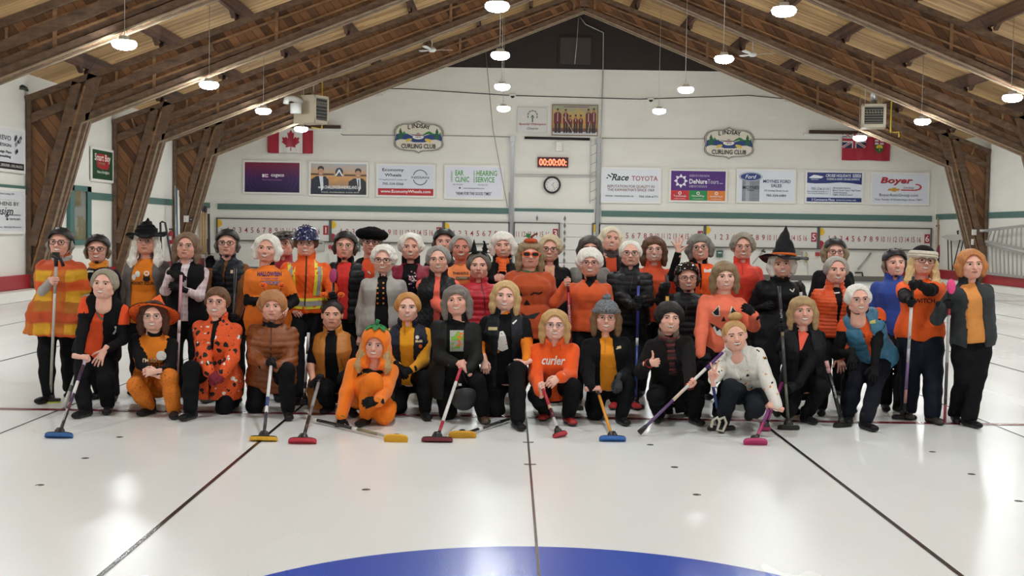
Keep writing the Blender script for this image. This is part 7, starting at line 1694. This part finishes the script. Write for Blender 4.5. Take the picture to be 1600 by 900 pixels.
p35 = person('p35', 'kneeling person in grey pompom beanie, amber shirt and black jacket', (947, 495.5), 11.0, kneel=1, hair=('mid', '#7a5c40', '#4e3826'), hat=('beanie',), glass=('thin', '#5a4a44'), P=(950, 598, .12), ka=(930, 648, -.02), fa='kd', kb=(980, 600, -.15), fb=(972, 665), wa=('g', 'b14', .03), wb=(967, 592, -.25, 'relax', (-.1, -.2, -1)), glb='#34363c', top=dict(c='#e8901c', collar=(.05, .5, .07)), over=dict(c='#131316', k='fleece', sl=1, op=(.055, .085), hem=-.12, ar=1.2))
p39 = person('p39', 'crouching person with curly black hair, patterned scarf and red banded coat, thumb up', (1046.4, 496.4), 10.9, kneel=1, sm=2, cuff='#b3262c', face=(0, 3, 0), hair=('puff+bang', '#1c1718', '#0d0a0b'), brow='#2a1d18', scarf=(stripes('maroon_scarf', ['#3a1a1c', '#6a2a2a', '#1f1616'], .06, 2, .03), 2, (-.01, .02)), P=(1050, 612, .3), ka=(1024, 618, -.2), fa=(1032, 661), kb=(1090, 608, -.1), fb=(1088, 665), wa=(1014, 568, -.25, 'thumb', (.85, -.5, .15), (-.3, -1, 0)), wb=('g', 'b17', .41), top=dict(c='#17171a'), over=dict(c='#1c1a1b', k='felt', sl=1, op=(.03, .01), hem=-.25, ar=1.15, cc='#6e5c4e', collar=(.06, .6, .085)))
p42 = person('p42', 'laughing blonde person crouching in white vest and printed white jacket, making a V sign', (1148.4, 523.3), 10.5, kneel=1, old=0, sm=2, face=(-4, -9, 0), hair=('tied+bun', '#bd9460', '#8a6638'), lean=(.04, .06, -.165), P=(1172, 615, .3), ka=(1142, 606, -.2), fa=(1132, 676), kb=(1180, 640, -.25), fb='kd', wa=(1114, 594, -.35, 'peace', (-.15, -.2, 1), (0, 1, .1)), wb=('g', 'b19', .04), top=dict(c=m_whitep, ar=1.25, g=.01), over=dict(c='#dedcd6', k='puffer', quilt=.12, op=(.05, .03), hem=-.1, collar=(.07, .6, .085)), legs='#1c2026')
p44 = person('p44', 'kneeling blonde person in black jacket with coral collar, gloved hand on a black broom', (1254, 485.8), 11.05, kneel=1, sm=1, face=(-3, -2, -3), hair=('mid+bang', '#a88c64', '#74583a'), P=(1256, 600, .15), ka=(1232, 640, -.1), fa='kd', kb=(1284, 606, -.2), fb=(1264, 663), wa=('g', 'b20', .3), wb=(1246, 602, -.32, 'relax', (-.8, -.3, -.3)), gl='#151518', top=dict(c='#121215', ar=1.15, g=.006), over=dict(c='#1b1c1f', k='nylon', op=(.06, .08), hem=-.15, g=.012, collar=(.08, .7, .095)))
p47 = person('p47', 'white haired person bending forward in teal blue puffer vest and orange shirt', (1341.3, 466.7), 11.1, face=(-3, -4, 2), hair=('short', '#e6e2da', '#8f8b86'), glass=('thin', '#8a8a90'), tneck=1, lean=(.04, .1, -.15), P=(1366, 560, .32), ka=(1335, 600, -.0), kb=(1368, 600, -.02), fa=(1330, 664), fb=(1358, 674), wa=(1332, 552, -.1, 'flat', (-.1, -.3, -1)), wb=(1366, 572, -.12, 'flat', (-.1, -.3, -1)), gl='#131316', top=dict(c='#e4571e', sc='#121214', short=.1, cc='#121214', ar=1.15, collar=(.06, 0, .06)), over=dict(c='#3a7290', k='puffer', puff=.08, op=(.045, .035), hem=-.12, cc='#131316', collar=(.06, .6, .085)), legs='#131620')
# ---------------------------------------------------------------- prints, badges and trim on the clothes
i_k, i_w, i_gr, i_pu, i_or, i_gn, i_ye, i_tan = ink('#141214', .8), ink('#e2dfda', .8), ink('#9a9a98', .5), ink('#6a3f8a', .8), ink('#ea6a1e', .8), ink('#6fa83a', .8), ink('#e8e03a', .6), ink('#cdb98a', .6)
# striped sleeve flash on the black jacket
decal(p2, 'shirt', 'sleeve_stripe', linep([(114, 427), (127, 430), (138, 424), (146, 424)], 2.6), [i_w])
# necklace and badge
decal(p3, ['shirt'], 'necklace', linep([(150, 470), (152, 490), (158, 499), (163, 497), (167, 488), (168, 470)], 3), [ink('#5a5550')])
decal(p3, 'vest', 'ribbon', linep([(177, 522), (182, 515), (180, 510)], 3), [i_w])
# SPOOKY SQUAD
decal(p4, 'shirt', 'print', tpolys('SPOOKY SQUAD', 223, 443, 5, 42, 0, .03)+discp(215, 428, 4, 5, 1)+discp(229, 427, 4.5, 4, 1)+discp(229, 436, 6, 4, 0)+discp(209, 433, 3, 5, 1)+discp(241, 431, 3, 5, 1)+rectp(224, 430, 226, 433, 0)+rectp(232, 430, 234, 433, 0), [i_k, i_w])
decal(p5, 'shirt', 'print', tpolys("I'M SO", 234, 563, 6, 22, 0, .02)+tpolys('BOOJOU', 246, 571, 7, 34, 1, .03)+discp(252, 556, 8, 8, 2), [ink('#e6dcb8'), i_k, i_w])
decal(p9, 'shirt', 'print', tpolys('HALLOWEEN', 421, 428, 6.5, 38, 0, .06)+tpolys('HALLOWEEN', 421, 428, 5.4, 37, 1, .02)+tpolys('is how I roll', 421, 435, 3, 26, 1, .02)+tpolys('WITCHES', 422, 442, 6, 30, 0, .06)+tpolys('WITCHES', 422, 442, 5, 29, 2, .02), [i_k, i_pu, ink('#b9a8d8')])
# high visibility bands, zip
hv = []
for x in (456, 497):
    hv += linep([(x, 404), (x-1 if x < 470 else x+1, 430), (x+1 if x < 470 else x-2, 462)], 12, 0)
decal(p11, 'jacket', 'yellow_band', hv+linep([(452, 473), (478, 475), (512, 473)], 17, 0), [i_ye], off=.004)
hv = []
for x in (455, 499):
    hv += linep([(x, 404), (x-1 if x < 470 else x+1, 430), (x+1 if x < 470 else x-2, 462)], 6, 0)
decal(p11, 'jacket', 'reflective_band', hv+linep([(452, 473), (478, 475), (512, 473)], 8, 0), [i_gr], off=.008)
decal(p11, 'jacket', 'zip', linep([(479, 400), (478, 440), (476, 478)], 2), [i_k], off=.01)
decal(p8, 'vest', 'brand_patch', rectp(360, 422, 364, 427), [i_tan])
decal(p15, 'shirt', 'print', linep([(575, 424), (579, 428)], 2), [i_w])
decal(p16, 'shirt', 'print', sum([discp(599+dx*9, 442+dy*8, 1.6, 1.6, (dx+dy) % 2) for dx in (-1, 0, 1) for dy in range(5)], []), [ink('#c8963a'), ink('#d9661e')])
rs = random.Random(4)
decal(p19, 'shirt', 'print', sum([discp(644+rs.gauss(0, 4.5), 436+rs.gauss(0, 6), 1.2, 1.2, i % 3) for i in range(34)], []), [i_w, ink('#8a5aa0'), ink('#d98a9a')])
decal(p22, 'shirt', 'print', tpolys('THANKFUL', 720, 427, 4.5, 26, 0, .03)+rectp(712, 432, 736, 437, 1), [i_k, ink('#7a6a4a')])
# jack-o-lantern faces
def pface(cx, cy, s, mi=0, wink=False):
    P_ = lambda pts: [(cx+x*s, cy+y*s) for x, y in pts]
    o = polyp(P_([(-20, -8), (-12, -19), (-6, -9), (-12, -8)]), mi)+polyp(P_([(-5, 6), (0, -3), (6, 6)]), mi)
    o += linep(P_([(6, -10), (12, -14), (20, -12), (25, -15)]), 2.2*s, mi) if wink else polyp(P_([(8, -9), (12, -20), (20, -9), (14, -7)]), mi)
    o += polyp(P_([(-10, 16), (-2, 22), (2, 22), (10, 20), (22, 17), (12, 28), (4, 27), (2, 32), (-2, 27), (-6, 26)]), mi)
    return o
decal(p28, 'poncho', 'face_print', pface(823, 471, .98, 0, True), [i_k])
decal(p40, 'shirt', 'face_print', [([(1118, 487), (1119+3, 480), (1123.5, 492)], 1)]+polyp([(1112, 489), (1124, 477), (1125, 494), (1117, 494)], 1)+polyp([(1139, 494), (1143, 478), (1153, 489), (1146, 494)], 1)+polyp([(1108, 502), (1120, 512), (1132, 518), (1146, 514), (1148, 524), (1134, 527), (1120, 523)], 1), [i_k, i_w])
decal(p40, 'shirt', 'face_print', polyp([(1114, 488), (1123, 479), (1123.5, 492.5), (1118, 492.5)])+polyp([(1141, 492.5), (1144.5, 480), (1151.5, 488.5), (1147, 492.5)])+polyp([(1127, 502), (1131, 494), (1134, 502)])+polyp([(1109, 504), (1113, 512), (1117, 509), (1120, 518), (1125, 514), (1129, 523), (1133, 517), (1138, 522), (1141, 516), (1147, 519), (1145, 512), (1131, 517), (1118, 509)]), [i_k], off=.010)
decal(p30, 'shirt', 'neck_insert', polyp([(907, 432), (921, 449), (937, 432), (931, 425), (913, 425)]), [m_black], off=.006)
decal(p44, 'shirt', 'neck_insert', polyp([(1247, 517), (1250, 548), (1253, 546), (1266, 516), (1260, 510), (1250, 510)]), [ink('#f0604a', .8)])
# kneeling people
decal(p23, 'shirt', 'print', rectp(703, 516, 728, 549, 0)+polyp([(704, 517), (727, 517), (727, 548), (716, 544), (706, 546)], 1)+discp(716, 533, 8, 8, 2)+polyp([(712, 519), (727, 521), (724, 527)], 2), [ink('#a8a8a0'), i_gn, i_or], off=.006)
decal(p27, 'shirt', 'print', polyp([(781, 518), (786, 517), (790, 524), (794, 545), (785, 549), (776, 546), (778, 534)], 0)+discp(784, 521, 1, 1.4, 1)+discp(790, 536, 3, 3, 2)+discp(778, 549, 3, 3, 2), [i_w, i_k, ink('#a0602c')], off=.006)
decal(p27, 'vest', 'name_badge', rectp(763, 511, 777, 516), [i_tan]); decal(p27, 'vest', 'emblem', polyp([(800, 505), (807, 499), (808, 501), (802, 507)]), [i_w])
decal(p31, 'shirt', 'lettering', tpolys('curler', 865, 563, 14, 37, 0, .035, .25, -.03), [i_w], off=.006)
decal(p31, 'shirt', 'drawstring', linep([(862, 530), (861, 550)], 1.2)+linep([(875, 530), (876, 548)], 1.2), [ink('#c9481a')], off=.012)
decal(p35, 'jacket', 'name_badge', [([(958, 543), (970, 540), (971, 544), (959, 547)], 0)], [i_tan])
decal(p35, 'shirt', 'placket', linep([(946, 530), (945.5, 552)], 1.4), [ink('#c97a14')])
decal(p38, 'vest', 'name_label', rectp(1100, 420, 1112, 425.5), [i_w])
decal(p38, 'vest', 'zip', linep([(1093, 415), (1091, 437)], 1.6), [i_k])
decal(p18, 'vest', 'pin_badge', discp(652, 527, 3, 3, 0)+discp(657, 541, 3, 3, 1)+rectp(649, 531, 660, 535, 2), [i_w, i_or, i_tan], off=.008)
decal(p18, 'shirt', 'zip', linep([(633, 505), (632, 524)], 1.6), [ink('#b9780f')])
decal(p46, 'jacket', 'name_badge', rectp(1311, 466, 1325, 471), [i_gr], off=.008); decal(p46, 'shirt', 'ring_collar', linep([(1296, 450), (1304, 458), (1312, 457), (1318, 450)], 2), [i_w])
decal(p47, 'vest', 'chest_tag', polyp([(1359, 502), (1368, 499), (1368, 505), (1359, 506)]), [ink('#c9c060')], off=.008)
decal(p47, 'shirt', 'print', tpolys('CURL', 1346, 524, 6, 13, 0, .03)+tpolys('WIN', 1347, 534, 7, 11, 0, .03), [i_k])
decal(p49, 'shirt', 'print', tpolys('WITCH', 1445, 470, 7, 32, 0, .03), [i_k])
decal(p50, 'jacket', 'pocket_zip', linep([(1518, 458), (1520, 476)], 1.2)+linep([(1519, 460), (1524, 456)], 1), [i_gr])
decal(p41, 'shirt', 'zip', linep([(1160, 412), (1160, 430)], 1.4), [ink('#b5241c')])
decal(p43, 'cloak', 'chest_mark', linep([(1234, 452), (1239, 456), (1241, 451)], 1.6), [i_w])
decal(p17, 'shirt', 'tummy_print', polyp([(557, 590), (567, 584), (590, 586), (605, 580), (606, 572), (588, 578), (566, 574), (560, 580)], 0)+linep([(562, 574), (566, 583), (576, 585)], 2.4, 1), [i_k, ink('#e8a03a')])
decal(p29, 'shirt', 'necklace', linep([(858, 418), (861, 424), (866, 417)], 1.4), [ink('#c9a860')])
decal(p13, 'vest', 'placket', linep([(532, 560), (537, 575)], 1.5), [ink('#8a5220')])
for info, pts in ((p12, [(424, 512), (423, 545), (423, 575)]), (p24, [(751, 440), (757, 465), (758, 490)]), (p34, [(990, 425), (984, 460), (982, 490)]), (p37, [(1073, 460), (1072, 490)])):
    decal(info, 'shirt', 'zip', linep(pts, 1.4), [ink('#2a1a14')], off=.007)
# the black helmet hanging from the kneeling person's hand
q = at(724, 620, 10.72)
t = empty('hanging_helmet', q, 'black helmet with chin strap hanging below the hands holding the white and red broom', 'helmet')
vs, F = helmet_mesh(0); o = link('shell', np_mesh('shell', vs*1.25, F, [plain('#1a1b1e', .5, 0, 'helmet_shell2')]), t); o.rotation_euler = (math.radians(150), 0, .2); o.location = (0, 0, .04)
MB().tube([(-.05, -.03, .06), (-.03, -.06, .16), (-.015, -.05, .24), (.02, -.05, .16), (.07, -.03, .06)], .005, n=6).build('strap', m_plast, t)
MB().box((-.03, -.07, .12), (.03, .02, .02)).build('buckle', m_white, t)
# mitten strap loops on the boot
t = empty('strap_loops', tuple(at(1124, 668, 10.2)), 'pale fabric strap loops lying at the toe of the crouching white vested person', 'strap')
MB().tube([(-.07, 0, 0), (-.06, 0, .06), (-.02, -.01, .09), (0, -.01, .05), (-.02, -.01, -.02), (.03, -.01, -.03), (.06, 0, .04), (.04, 0, .09), (.0, 0, .07)], .012, n=8).build('loop', ink('#bdb6a8', .8), t)
